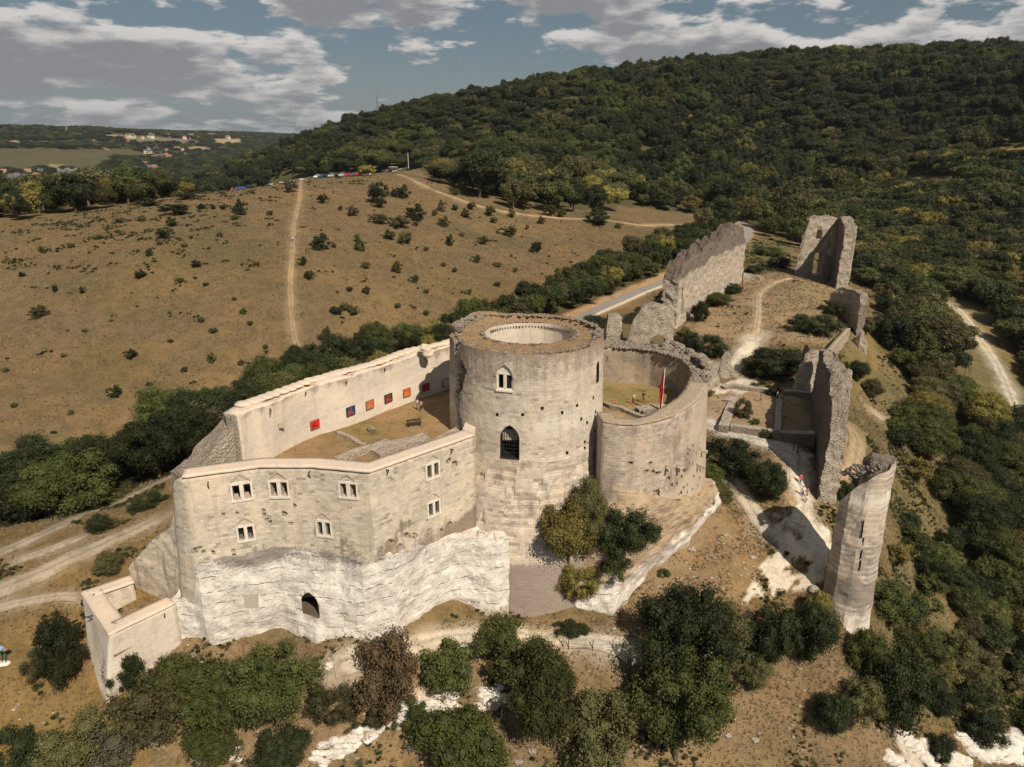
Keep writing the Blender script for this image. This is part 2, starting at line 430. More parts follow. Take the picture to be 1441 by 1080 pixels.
M['steel'] = plain('galvanised_steel', (.45, .46, .46), .4, .7)
M['wood'] = plain('weathered_wood', (.20, .15, .10), .8)
M['bark'] = plain('tree_bark', (.12, .09, .06), .9)
M['asphalt'] = plain('road_asphalt', (.24, .215, .185), .85, 0, .15, 1.5)
M['kerb'] = plain('pale_kerb', (.52, .45, .36), .9)
M['red'] = plain('red_cloth', (.50, .025, .03), .7)
M['glass'] = plain('dark_glass', (.03, .035, .045), .15)
M['white'] = plain('white_paint', (.72, .71, .68), .4)
M['tyre'] = plain('black_rubber', (.02, .02, .02), .8)

# ------------------------------------------------------------------ lie of the land
CP = [  # picture column, row, height of the ground there (last: height of woodland standing on it)
 (-80,1120,-27,0),(0,1080,-24,0),(0,985,-19,0),(0,900,-16,0),(0,835,-14,0),(0,775,-13.5,0),(60,850,-14.5,0),(60,940,-18,0),(105,835,-14,0),
 (120,780,-13,0),(130,1006,-21.5,0),(170,1080,-26,0),(155,1000,-21.5,0),(215,738,-12.5,0),(290,658,-12,0),(235,950,-19.5,0),
 (300,925,-18.6,0),(350,912,-18.5,0),(400,905,-18.4,0),(445,925,-18.6,0),(500,925,-18.6,0),(570,900,-18.6,0),(640,875,-18.6,0),(320,1080,-27,0),
 (460,1080,-28,0),(450,1000,-22.5,0),(600,1080,-30,0),(600,985,-24,0),(640,900,-19.5,0),(740,872,-20,0),(740,900,-20.5,0),(720,1080,-30,0),(720,985,-25,0),
 (800,900,-20.7,0),(850,905,-20.7,0),(850,1080,-31,0),(870,985,-26,0),(850,868,-20.2,0),(900,860,-20,0),(960,820,-18.8,0),(1000,830,-18.8,0),(950,880,-20.7,0),
 (1000,740,-15.5,0),(1010,665,-12.8,0),(980,790,-17.6,0),(1000,1080,-33,0),(1000,985,-27,0),(1050,950,-26,0),(1080,860,-20,0),(1090,800,-17.8,0),
 (1040,690,-13.8,0),(1080,740,-15.8,0),(1130,720,-14.8,0),(1140,800,-17.8,0),(1130,850,-20,0),(1130,650,-12,0),(1100,620,-11,0),(1020,600,-10.3,0),
 (1075,575,-10,0),(1040,550,-9.7,0),(1120,560,-10,0),(1000,560,-9.6,0),(1060,530,-9.3,0),(1085,508,-8.3,0),(1040,505,-8,0),(1055,470,-5.3,0),
 (1100,483,-5,0),(1165,495,-5,0),(1165,470,-5,0),(1100,455,-5,0),(960,465,-5.5,0),(1000,480,-6.5,0),(930,510,-8,0),(880,495,-6.5,0),(860,490,-6.5,0),
 (1075,430,-4.3,0),(1000,425,-5,0),(1150,405,-4,0),(1110,388,-4,0),(1180,430,-5,0),(1055,392,-4.5,0),
 (1165,700,-15,0),(1150,700,-15,0),(1190,690,-16.5,0),(1200,640,-14.5,0),(1190,600,-14,0),(1196,892,-23,0),(1165,845,-19.5,0),(1215,900,-25,0),
 (1235,560,-17,0),(1230,640,-18,0),(1235,480,-17,0),(1215,440,-13,0),(1205,420,-8,0),(1250,700,-24,0),(1250,800,-27,0),
 (1200,1080,-33,0),(1100,1080,-33,0),(1300,1080,-38,0),(1441,1080,-44,0),(1200,990,-27,0),(1300,900,-36,0),(1441,900,-42,0),
 (1300,760,-33,0),(1441,700,-37,0),(1300,620,-26,0),(1300,550,-22,0),(1425,580,-26,0),(1400,510,-22,0),(1340,430,-18,0),(1300,405,-17,0),(1310,500,-20,0),
 (1250,350,-12,2),(1441,420,-12,6),(1441,350,-6,8),(1441,225,24,0),
 # road behind the castle, foot of the grassy hill
 (380,610,-13.5,0),(400,585,-14.5,0),(640,490,-13,0),(640,505,-12.5,0),(820,450,-10.8,0),(880,420,-10,0),(945,398,-8.5,0),(945,430,-9,0),(1045,342,-6.5,0),(1058,322,-6,0),(1040,312,-5.3,0),
 (0,735,-15.5,0),(150,712,-16,0),(0,640,-18,0),(150,620,-18,0),(300,560,-17,0),(0,540,-12,0),(0,450,-6,0),(0,380,2,0),(0,318,9,0),
 (200,560,-15,0),(200,450,-6.5,0),(200,360,5,0),(200,292,12,0),(120,300,10.5,0),
 (400,530,-14.5,0),(400,460,-8,0),(400,400,-1.5,0),(400,330,7,0),(400,280,13.5,0),(400,258,16,0),(310,270,14.5,0),
 (450,249,17.5,0),(500,246,18.2,0),(550,243,18.5,0),(600,250,17.3,0),(550,480,-13,0),(550,400,-3,0),(550,320,6.5,0),(550,270,14,0),
 (640,430,-9.5,0),(640,370,-2,0),(640,310,5.5,0),(640,280,11,0),(740,400,-7.5,0),(740,340,-1.5,0),(740,305,4,0),(800,400,-8.5,0),
 (850,345,-4.5,0),(850,310,1.5,0),(930,330,-5,0),(930,300,0.5,0),(1000,316,-3.5,0),
 (1080,340,-7,0),(1110,350,-7.5,0),(1150,330,-9,0),(1090,375,-5.5,0),
]
SKY = [(1441,68,610),(1320,73,640),(1200,80,670),(1100,86,690),(1000,95,700),(900,99,720),(800,105,730),(720,114,760),(640,127,790),(560,146,830),(480,165,880),
       (430,187,1000),(400,193,1250),
 (500,205,650),(600,180,700),(700,190,650),(800,200,560),(900,220,480),(1000,200,560),(1000,250,440),(1100,250,410),(1200,250,430),(1200,200,520),
 (1100,160,610),(900,150,640),(1300,160,570),(760,150,690),(1441,160,500),(620,222,520),(710,245,400),(800,255,400),(900,255,400),(1000,275,390)]
XYZ = []
for u, v, z, h in CP:
    p = Pz(u, v, z)
    XYZ.append((p.x, p.y, z - h))
for u, v, Y in SKY:
    p = PY(u, v, Y); XYZ.append((p.x, p.y, p.z - 14 - (7 if u > 800 else 0) - (7 if u > 1050 and v < 100 else 0)))
XYZ += [  # behind the walls and over the crest, and the far valley
 (2,87,-14),(-20,73,-15.5),(-12,80,-12),(-26,77,-12),(10,92,-10),(18,92,-10),(-10,100,-12),(5,112,-11),(20,112,-9.5),(-33,90,-12.5),
 (62,139,-5),(72,152.5,-5),(66.5,134.5,-10.5),(78,150,-12.5),
 (-250,245,7),(-220,300,3),(-150,320,9),(-120,350,6),(-80,420,12),(-40,470,20),(-180,450,-8),(-300,420,-30),(-100,600,4),(-250,700,-20),(-20,620,22),
 (-120,1000,10),(-350,1000,-25),(-500,800,-50),(-600,1100,-60),(-920,1550,-60),(-760,1400,-60),(-500,1600,-50),(-420,1300,-30),(-700,2000,-48),(-480,2100,-25),
 (-250,1500,15),(-300,2200,0),(-1180,2550,-30),(-1300,1900,-20),(-1500,2200,12),(-1700,2500,52),(-1400,2700,44),(-1300,2200,0),(-1600,2000,2),(-1150,3200,8),
 (-1400,3300,34),(-900,3000,-22),(-1000,3600,16),(-700,3600,0),(-1300,4000,34),(-900,4500,18),(-500,3500,10),(-1250,1600,-45),(-300,5000,25),(-2500,5000,50),(-2600,3000,50),
 (200,1000,112),(500,1000,125),(0,1300,70),(0,3000,40),(1500,3000,80),(0,7000,20),(3000,7000,40),(-4000,7000,30),(700,800,115),(900,1500,120),
 (150,60,-50),(200,120,-50),(200,200,-42),(260,300,-10),(320,420,25),(400,560,80),(-120,40,-40),(-150,90,-22),(-170,140,-12),(-220,190,-2),(0,30,-50),(60,30,-60),(120,30,-65),
 (-60,30,-42)]
XYZ = np.array(XYZ, float)
def _phi(r2): return np.sqrt(r2 + 4.0)
def _solve(P):
    d2 = (P[:, None, 0] - P[None, :, 0]) ** 2 + (P[:, None, 1] - P[None, :, 1]) ** 2
    A = np.zeros((len(P) + 1, len(P) + 1)); A[:-1, :-1] = _phi(d2) + np.eye(len(P)) * -.05; A[-1, :-1] = 1; A[:-1, -1] = 1
    return np.linalg.solve(A, np.append(P[:, 2], 0))
_W = _solve(XYZ)
def H(x, y):
    x = np.atleast_1d(np.asarray(x, float)); y = np.atleast_1d(np.asarray(y, float)); out = np.zeros(x.size)
    xf, yf = x.ravel(), y.ravel()
    for a in range(0, x.size, 40000):
        s = slice(a, a + 40000)
        d2 = (xf[s, None] - XYZ[None, :, 0]) ** 2 + (yf[s, None] - XYZ[None, :, 1]) ** 2
        out[s] = _phi(d2) @ _W[:-1] + _W[-1]
    near = np.clip((260 - yf) / 160, .15, 1)
    out = out + n2(xf, yf, .09, 5, 5) * .75 * near + n2(xf, yf, .9, 9, 2) * .10 * near
    out = out + n2(xf, yf, .012, 21, 3) * np.clip((yf - 260) / 600, 0, 1) * 5
    return out.reshape(x.shape)
def Hs(x, y): return float(H(np.array([x]), np.array([y]))[0])
_YS = np.concatenate([np.arange(46, 140, .5), 140 * 1.006 ** np.arange(0, 620)])
def G(u, v):
    """the point of the ground seen at a picture position"""
    r = ratio(v); z = CAM_Z + r * _YS; x = (u - 720.5) / 1000 * (_YS * cp - (z - CAM_Z) * sp)
    h = H(x, _YS); k = np.argmax(h >= z)
    if h[k] < z[k]: k = len(_YS) - 1
    k = max(k, 1); a, b_ = h[k-1] - z[k-1], h[k] - z[k]
    t = 0 if a == b_ else min(1, max(0, -a / (b_ - a)))
    Y = _YS[k-1] + t * (_YS[k] - _YS[k-1]); xx = x[k-1] + t * (x[k] - x[k-1])
    return Vector((xx, Y, Hs(xx, Y)))
def GL(pts): return [G(u, v) for u, v in pts]

HILL = GL([(-60,640),(0,625),(150,600),(270,545),(380,505),(470,490),(560,472),(610,455),(680,430),(760,408),(800,385),(850,365),(930,335),(1000,325),(1050,318),
           (1030,306),(1000,301),(930,296),(870,289),(800,303),(720,296),(660,280),(610,262),(600,248),(560,243),(500,246.5),(450,249),(400,257),(330,266),(250,278),(190,290),(120,297),(0,316),(-60,322)])
BELT = GL([(-60,748),(0,745),(100,730),(190,692),(285,650),(400,592),(640,500),(760,458),(805,440),(880,412),(940,384),(1010,350),(1030,324),(1000,330),(930,343),(850,378),(800,402),(760,425),(680,446),(610,474),
           (560,492),(470,512),(380,548),(270,606),(150,674),(0,712),(-60,722)])
RIGHT = GL([(1065,312),(1130,300),(1195,335),(1205,395),(1238,430),(1245,520),(1232,600),(1262,650),(1262,730),(1258,800),(1215,880),(1225,960),(1300,1020),(1441,1040),(1600,1100),
            (1700,700),(1650,400),(1600,200),(1441,225),(1350,238),(1290,270),(1200,285),(1100,290)])
CLEAR = [GL([(1345,250),(1441,248),(1520,240),(1520,200),(1441,203),(1380,215)]), GL([(1255,275),(1310,284),(1350,272),(1345,248),(1280,246)]),
         GL([(1268,478),(1295,480),(1345,520),(1330,540),(1290,515)]), GL([(1045,345),(1110,330),(1115,385),(1060,392)]), GL([(1205,440),(1235,470),(1232,540),(1200,560),(1190,500)]),
         GL([(1190,590),(1220,610),(1215,680),(1180,720)])]
WARD = GL([(950,470),(1046,395),(1100,384),(1190,405),(1172,470),(1172,497),(1100,487),(1060,478),(1010,480)])
CHALKY = [GL([(1078,745),(1125,712),(1168,745),(1170,835),(1130,845),(1110,838),(1060,852),(1030,850),(1055,820),(1080,795),(1082,770)]), GL([(1000,545),(1055,530),(1062,540),(1035,552),(1000,556)]),
          GL([(1035,520),(1052,470),(1068,470),(1060,495),(1045,520)]), GL([(1000,590),(1030,608),(1110,628),(1145,640),(1140,700),(1120,710),(1112,650),(1060,622),(1000,604)]),
          GL([(780,895),(905,905),(900,918),(780,908)])]
FRONT = GL([(200,900),(450,920),(600,890),(720,875),(850,868),(960,830),(1060,860),(1180,890),(1230,930),(1300,1040),(1300,1100),(-100,1120),(-100,1010),(120,1010)])
# paths: picture points, width in metres, tone
TAN = (.47, .36, .24); WHITE = (.60, .55, .48); DUST = (.42, .35, .27)
PATHS = [('footpath', [(430,252),(424,275),(414,310),(411,360),(408,400),(410,440),(414,480),(426,500)], 1.4, (.36,.26,.155)),
 ('footpath', [(560,246),(600,265),(650,284),(700,297),(760,305),(850,310),(930,316),(1000,320)], 1.9, (.38,.29,.185)),
 ('gravel_track', [(-20,790),(60,755),(130,720),(200,690),(292,655)], 1.7, DUST),
 ('gravel_track', [(-20,842),(50,812),(110,782),(170,755),(225,728)], 2.3, DUST),
 ('footpath', [(-20,868),(30,848),(70,841),(112,840)], 1.0, DUST),
 ('footpath', [(20,792),(60,778),(100,762),(120,752)], 1.2, DUST),
 ('footpath', [(995,598),(1029,609),(1070,620),(1105,630),(1124,655),(1128,690),(1132,715),(1125,740)], 2.4, WHITE),
 ('footpath', [(1012,664),(1035,682),(1052,708),(1070,735),(1085,755)], 2.0, (.50,.44,.37)),
 ('footpath', [(1092,650),(1098,680),(1110,700),(1126,718)], 1.3, (.42,.30,.19)),
 ('footpath', [(1032,522),(1046,500),(1058,482),(1064,472)], 3.0, WHITE),
 ('footpath', [(1062,472),(1068,440),(1066,415),(1085,400),(1112,392)], 1.4, (.50,.39,.28)),
 ('footpath', [(1190,598),(1208,618),(1204,645),(1195,672),(1185,700)], 2.2, (.43,.32,.21)),
 ('footpath', [(1293,402),(1330,425),(1368,462),(1398,505),(1418,545),(1426,572),(1445,590)], 2.6, (.52,.46,.37)),
 ('footpath', [(1272,484),(1295,500),(1318,516),(1335,532)], 3.0, (.40,.29,.19)),
 ('footpath', [(1222,575),(1245,592),(1262,600)], 1.6, (.45,.35,.25)),
 ('footpath', [(470,940),(520,922),(600,905),(655,893),(720,890),(785,900),(850,907),(905,914)], 1.5, (.52,.46,.38)),
 ('road', [(796,458),(830,442),(870,424),(905,409),(945,394),(1000,365),(1046,340),(1056,326),(1046,316),(1020,309),(985,305)], 4.6, None)]
PATHS = [(n, GL(p), wd, c) for n, p, wd, c in PATHS]

# ---- the ground: one sheet out to the horizon, finer near the castle
NR, NC = 640, 470
gy = np.concatenate([np.linspace(38, 46, 8, endpoint=False), 46 * (9500 / 46) ** (np.linspace(0, 1, NR - 8) ** 1.0)])
gs = np.linspace(-1.18, 1.18, NC)
GY, GS = np.meshgrid(gy, gs, indexing='ij')
GX = GS * (GY * .95 + 16)
GZ = H(GX, GY)
x, y, z = GX.ravel(), GY.ravel(), GZ.ravel()
C = np.zeros((x.size, 4)); C[:, :3] = (.085, .078, .038); C[:, 3] = .55     # woodland floor
nb = n2(x, y, .03, 31, 4); nf = n2(x, y, .25, 41, 3)
def paint(mask, c, veg):
    C[mask, :3] = c; C[mask, 3] = veg
near = (y < 340) & ~in_poly(x, y, RIGHT)
paint(near, (.185, .135, .068), .32)
hill = in_poly(x, y, HILL) | in_poly(x, y, [(p[0], p[1]) for p in HILL])
paint(hill, (.165, .118, .062), .13)
hs = np.clip((-60 - x) / 60, 0, 1) * hill                       # greener western shoulder
C[:, 3] += hs * .26 * (y > 185); C[hill, :3] *= (1 + .10 * nb[hill])[:, None]
belt = in_poly(x, y, BELT); paint(belt, (.10, .085, .04), .5)
frm = in_poly(x, y, FRONT) | ((y < 66) & (x < 75))
paint(frm, (.225, .16, .09), .30)
right = in_poly(x, y, RIGHT); paint(right, (.17, .135, .065), .50)
for c in CLEAR: paint(in_poly(x, y, c), (.27, .19, .10), .22)
paint(in_poly(x, y, CLEAR[3]), (.15, .14, .055), .5); paint(in_poly(x, y, CLEAR[4]), (.19, .145, .065), .5)
ward = in_poly(x, y, WARD); paint(ward, (.29, .212, .13), .10)
mw = in_poly(x, y, GL([(1000,545),(1140,545),(1145,612),(1020,605),(995,595)])); paint(mw, (.33, .235, .15), -.02)
rough_g = in_poly(x, y, GL([(1060,525),(1090,487),(1160,500),(1150,545),(1060,540)])); paint(rough_g, (.16, .125, .06), .62)
outc = in_poly(x, y, GL([(1000,700),(1060,735),(1080,790),(1040,850),(960,835),(880,870),(860,840),(960,740)])); paint(outc, (.265, .185, .105), .12)
sl = (x < -38) & (y < 92); paint(sl & ~belt, (.22, .145, .06), .22 )
for c in CHALKY:
    mk = in_poly(x + nf * 1.8, y + n2(x, y, .3, 43, 3) * 2.4, c) & (n2(x, y, .35, 45, 3) < .34); paint(mk, (.60, .55, .48), -.4)
# chalk showing through the steep foreground scarp
for (uu, vv, ra) in ((480,1050,1.2),(520,1035,1.0),(600,990,1.1),(690,980,1.1),(560,1010,.9),(640,1010,.9),(1285,1068,2.0),(1310,1050,1.3),(1390,1050,2.2),(1350,1072,1.9),(880,840,.5),(1420,1040,2)):
    p = G(uu, vv); dd = np.hypot((x - p.x) * .8, (y - p.y) * 1.6) / ra + nf * .9
    wgt = np.clip((1.0 - dd) * 2.2, 0, 1)[:, None]
    C[:, :3] = C[:, :3] * (1 - wgt) + np.array((.60, .54, .47)) * wgt; C[:, 3] -= wgt[:, 0] * .5
# worn earth beside paths
for n_, line, wd, c in PATHS:
    dd = seg_dist(x, y, line); k = np.clip(1.15 - (dd - wd * .5) / (wd * .55 + .003 * y) + nf * .5, 0, 1)[:, None] * .55
    cc = np.array((.40, .28, .17)) if c is None else (np.array(c) * .85)
    C[:, :3] = C[:, :3] * (1 - k) + cc * k; C[:, 3] -= k[:, 0] * .4
# fields on the far side of the valley
FIELDS = [([(26,203),(106,203),(112,199),(24,199)], (.15, .16, .07)), ([(124,197),(146,210),(156,213),(140,200),(134,196)], (.38, .27, .15)),
          ([(175,200),(290,204),(270,196),(180,193)], (.17, .15, .105)), ([(258,216),(300,214),(290,206),(268,208)], (.30, .22, .15)), ([(300,204),(345,207),(340,195),(300,195)], (.33, .26, .16)),
          ([(12,200),(24,208),(30,205),(20,198)], (.40, .33, .25)), ([(150,193),(180,196),(176,190),(150,190)], (.32, .22, .12)), ([(60,238),(80,240),(90,232),(70,230)], (.25, .2, .1))]
FXY = []
for poly, c in FIELDS:
    g = GL(poly); FXY.append(g); paint(in_poly(x, y, g), c, .05)
far = (y > 2600) & (nb > .25) & (C[:, 0] < .09); paint(far, (.17, .14, .085), .2)
idx = np.arange(NR * NC).reshape(NR, NC)
Q = np.stack([idx[:-1, :-1], idx[:-1, 1:], idx[1:, 1:], idx[1:, :-1]], -1).reshape(-1, 4)
me = fast_mesh('ground', np.stack([x, y, z], 1), Q); smooth(me); set_col(me, 'gcol', C)
tag(obj('ground', me, mats=M['ground']), kind='structure')
GC = C.reshape(NR, NC, 4)
def on_sheet(px, py, arr):
    """value of the ground sheet's own grid at points (bilinear)"""
    px = np.asarray(px, float); py = np.asarray(py, float)
    i = np.clip(np.searchsorted(gy, py) - 1, 0, NR - 2); ti = (py - gy[i]) / (gy[i+1] - gy[i])
    s_ = px / (py * .95 + 16); j = np.clip(((s_ + 1.18) / 2.36 * (NC - 1)).astype(int), 0, NC - 2); tj = (s_ - gs[j]) / (gs[1] - gs[0])
    sh = (lambda t: t[:, None]) if arr.ndim == 3 else (lambda t: t)
    ti, tj = sh(np.clip(ti, 0, 1)), sh(np.clip(tj, 0, 1))
    return (arr[i, j] * (1-ti) + arr[i+1, j] * ti) * (1-tj) + (arr[i, j+1] * (1-ti) + arr[i+1, j+1] * ti) * tj
def ground_z(px, py):
    return on_sheet(np.atleast_1d(px), np.atleast_1d(py), GZ)
def gz(px, py): return float(ground_z(px, py)[0])

def resample(pts, step):
    P = np.array([tuple(p)[:len(tuple(p))] for p in pts], float)
    d = np.concatenate([[0], np.cumsum(np.hypot(*(np.diff(P[:, :2], axis=0).T)))])
    n = max(2, int(d[-1] / step) + 1); s = np.linspace(0, d[-1], n)
    return np.stack([np.interp(s, d, P[:, k]) for k in range(P.shape[1])], 1), s
def smooth_line(P, it=3):
    P = [np.array(p[:2], float) for p in P]
    for _ in range(it):
        o = [P[0]]
        for a, b_ in zip(P[:-1], P[1:]): o += [a * .75 + b_ * .25, a * .25 + b_ * .75]
        P = o + [P[-1]]
    return P
def ribbon(name, line, width, col, lift=.05, mat=None, edge=True, kind='structure', rag=.25, off=0.0):
    P, s = resample(smooth_line(line), .5 if line[0][1] < 160 else 1.2)
    T = np.gradient(P, axis=0); T /= np.linalg.norm(T, axis=1)[:, None]; Nn = np.stack([T[:, 1], -T[:, 0]], 1)
    K = 9 if edge else 3; V = []; CC = []
    wv = width * (1 + rag * n2(s, s * 0, .35, 3, 3))
    for k in range(K):
        a = (k / (K - 1) - .5)
        px = P[:, 0] + Nn[:, 0] * (wv * a + off); py = P[:, 1] + Nn[:, 1] * (wv * a + off)
        pz = np.maximum(ground_z(px, py), np.maximum(ground_z(px + .4, py + .4), ground_z(px - .4, py - .4)) - .05)
        e = 1 - min(1, (1 - abs(a) * 2) * 2.2) if edge else 0
        en = np.clip(np.minimum(s, s[-1] - s) / 1.2, 0, 1); en = 1 - en
        V.append(np.stack([px, py, pz + (lift + .0006 * py) * (1 - e * .9) * (1 - en)], 1))
        g = on_sheet(px, py, GC)
        if col is not None:
            ee = np.clip(np.maximum(e, en if edge else 0) + n2(px, py, .8, 8, 3) * .9 * (.35 + e), 0, 1)[:, None]
            tr_ = 1.0 - .28 * (abs(abs(a) - .0) < .12)
            cc = np.array([*[q * (tr_ if width < 3.3 else 1) for q in col], -.3]) * np.ones((len(P), 1)); CC.append(cc * (1 - ee) + g * ee)
    n = len(P); V = np.stack(V, 1).reshape(-1, 3); ix = np.arange(n * K).reshape(n, K)
    Qd = np.stack([ix[:-1, :-1], ix[:-1, 1:], ix[1:, 1:], ix[1:, :-1]], -1).reshape(-1, 4)
    me = fast_mesh(name, V, Qd); smooth(me)
    if col is not None: set_col(me, 'gcol', np.stack(CC, 1).reshape(-1, 4))
    o = obj(name, me, mats=mat or M['ground']); tag(o, kind=kind); return o
for n_, line, wd, c in PATHS:
    if n_ == 'road':
        ribbon('road_verge', line, 9.0, (.42, .28, .17), lift=.05, off=-2.5)
        ribbon('road', line, wd, None, lift=.13, mat=M['asphalt'], edge=False, rag=0)
        # low stone kerb along the castle side of the road
        P, s = resample(smooth_line(line[:5]), 1.5); T = np.gradient(P, axis=0); T /= np.linalg.norm(T, axis=1)[:, None]
        mb = MB()
        px = P[:, 0] + T[:, 1] * 2.6; py = P[:, 1] - T[:, 0] * 2.6; pz = ground_z(px, py)
        for i in range(len(P) - 1):
            a, b_ = Vector((px[i], py[i], pz[i])), Vector((px[i+1], py[i+1], pz[i+1]))
            nn = Vector((T[i, 1], -T[i, 0], 0)) * .35; u_ = Vector((0, 0, .5)); d_ = Vector((0, 0, -.5))
            mb.add([a - nn + d_, a + nn + d_, b_ + nn + d_, b_ - nn + d_, a - nn + u_, a + nn + u_, b_ + nn + u_, b_ - nn + u_], [(4,5,6,7),(1,2,6,5),(0,4,7,3),(0,1,5,4),(3,7,6,2)])
        o = mb.build('roadside_kerb', M['kerb']); tag(o, kind='structure')
    else:
        ribbon(n_, line, wd * 1.25, c)

# ------------------------------------------------------------------ walls
def finish(me, smooth_on=False):
    bm = bmesh.new(); bm.from_mesh(me); bmesh.ops.recalc_face_normals(bm, faces=bm.faces); bm.to_mesh(me); bm.free()
    smooth(me, smooth_on)
def wall_mesh(name, stn, thick, mats, step=.45, rough=.05, rag=0., side=1, mask=None, bulge=None, smooth_on=False, topn=0.0, rscale=1.0, steps=0.0, closed_ends=True):
    """a free-standing wall: outer face through the stations (xb,yb,zb,xt,yt,zt), thickness to the inside.
    material slots: outer face, top, inner face, ends"""
    S = np.array([s[:6] for s in stn], float); T = np.array([s[6] if len(s) > 6 else thick for s in stn], float)
    d = np.concatenate([[0], np.cumsum(np.hypot(*(np.diff(S[:, 3:5], axis=0).T)))])
    n = max(3, int(d[-1] / step) + 1); s = np.linspace(0, d[-1], n)
    A = np.stack([np.interp(s, d, S[:, k]) for k in range(6)], 1); th = np.interp(s, d, T)
    tg = np.gradient(A[:, 3:5], axis=0); ker = max(1, int(1.2 / step))
    if n > 2 * ker + 1:
        pad = np.pad(tg, ((ker, ker), (0, 0)), mode='edge'); tg = np.stack([np.convolve(pad[:, k], np.ones(2*ker+1) / (2*ker+1), 'valid') for k in (0, 1)], 1)
    tg /= np.linalg.norm(tg, axis=1)[:, None]; N = np.stack([tg[:, 1], -tg[:, 0]], 1) * side
    if rag:
        q = np.stack([s * .35, s * 0, s * 0 + len(name)], 1); r = fbm(q, len(name), 5)
        r2 = fbm(q * 4, 3, 2)
        zz = (r * 1.2 + r2 * .35) * rag
        if steps: zz = np.round(zz / steps) * steps
        A[:, 5] += zz
    hmax = (A[:, 5] - A[:, 2]).max(); nz = max(3, int(hmax / step)); nt = max(2, int(th.max() / step))
    hh = np.linspace(0, 1, nz + 1)
    P = []; part = []; UV = []
    for j in range(nz + 1):                                          # outer face, bottom to top
        h = hh[j]; B = A[:, :3] * (1 - h) + A[:, 3:] * h
        if bulge is not None: B = B + np.concatenate([N * bulge(s, B[:, 2], h)[:, None], np.zeros((n, 1))], 1)
        P.append(B)
    for k in range(1, nt):                                           # across the top
        B = A[:, 3:].copy(); B[:, :2] -= N * (th * k / nt)[:, None]
        if topn: B[:, 2] += topn * fbm(np.stack([B[:, 0] * .9, B[:, 1] * .9, B[:, 2] * 0], 1), 5, 4) - topn * .3 * (k / nt) * 0
        P.append(B)
    for j in range(nz, -1, -1):                                      # inner face, top to bottom
        h = hh[j]; B = A[:, 3:].copy(); B[:, :2] -= N * th[:, None]; B[:, 2] = A[:, 2] * (1 - h) + A[:, 5] * h
        P.append(B)
    P = np.stack(P, 1); K = P.shape[1]                               # n x K x 3
    V = P.reshape(-1, 3); idx = np.arange(n * K).reshape(n, K)
    kn = (np.arange(K) + 1) % K
    Q = np.stack([idx[:-1, :], idx[1:, :], idx[1:][:, kn], idx[:-1][:, kn]], -1)
    mk = np.zeros(K, int); mk[nz:nz+nt] = 1; mk[nz+nt:] = 2; mk[K-1] = 2
    mi = np.repeat(mk[None, :], n - 1, 0).reshape(-1); Q = Q.reshape(-1, 4)
    # u,v for each loop
    cum = np.concatenate([np.zeros(1), np.cumsum(np.linalg.norm(np.diff(P[n // 2], axis=0), axis=1))])
    vv = np.empty((n, K)); vv[:, :nz+1] = P[:, :nz+1, 2]; vv[:, nz+1:nz+nt] = P[:, nz+1:nz+nt, 2] + cum[None, nz+1:nz+nt] - cum[nz]; vv[:, nz+nt:] = P[:, nz+nt:, 2]
    uu = np.repeat(s[:, None], K, 1)
    uvp = np.stack([uu, vv], -1)
    uvq = np.stack([uvp[:-1, :], uvp[1:, :], uvp[1:][:, kn], uvp[:-1][:, kn]], -2).reshape(-1, 4, 2)
    Vs, Qs, Ms, UVs = [V], [Q], [mi], [uvq]
    base = len(V)
    for e, end in enumerate((0, n - 1)):                             # the two ends
        g = np.zeros((nz + 1, nt + 1), int); g[:, 0] = idx[end, :nz+1]; g[:, nt] = idx[end, nz+nt:][::-1]
        extra = []
        for c in range(1, nt):
            g[nz, c] = idx[end, nz + c]
            for j in range(nz):
                a, b_ = V[g[j, 0]], V[g[j, nt]]; t_ = c / nt
                g[j, c] = base + len(extra); extra.append(a * (1 - t_) + b_ * t_)
        if extra: Vs.append(np.array(extra)); base += len(extra)
        q = np.stack([g[:-1, :-1], g[:-1, 1:], g[1:, 1:], g[1:, :-1]], -1).reshape(-1, 4)
        wd = th[end] * np.arange(nt + 1) / nt
        gu = np.repeat(wd[None], nz + 1, 0); gv = np.repeat(P[end, :nz+1, 2][:, None], nt + 1, 1); gg = np.stack([gu, gv], -1)
        qu = np.stack([gg[:-1, :-1], gg[:-1, 1:], gg[1:, 1:], gg[1:, :-1]], -2).reshape(-1, 4, 2)
        Qs.append(q); Ms.append(np.full(len(q), 3)); UVs.append(qu)
    V = np.concatenate(Vs); Q = np.concatenate(Qs); mi = np.concatenate(Ms); UVa = np.concatenate(UVs)
    sh = n2(V[:, 0], V[:, 1], .5, 3, 2)
    if rough:
        p = V * .55 * rscale
        D = np.stack([fbm(p + 11, 1, 5), fbm(p + 37, 2, 5), fbm(p + 71, 3, 5)], 1) * rough
        D[:, 2] *= .5
        V2 = V + D
    else: V2 = V
    me = fast_mesh(name, V2, Q)
    uvl = me.uv_layers.new(name='UVMap'); uvl.data.foreach_set('uv', UVa.reshape(-1).astype(np.float32))
    for m_ in mats: me.materials.append(m_)
    me.polygons.foreach_set('material_index', np.minimum(mi, len(mats) - 1).astype(np.int32))
    Cm = np.zeros((len(V), 4)); Cm[:, 3] = 1
    if mask is not None: Cm = mask(V, Cm)
    set_col(me, 'mask', Cm); finish(me, smooth_on)
    return me
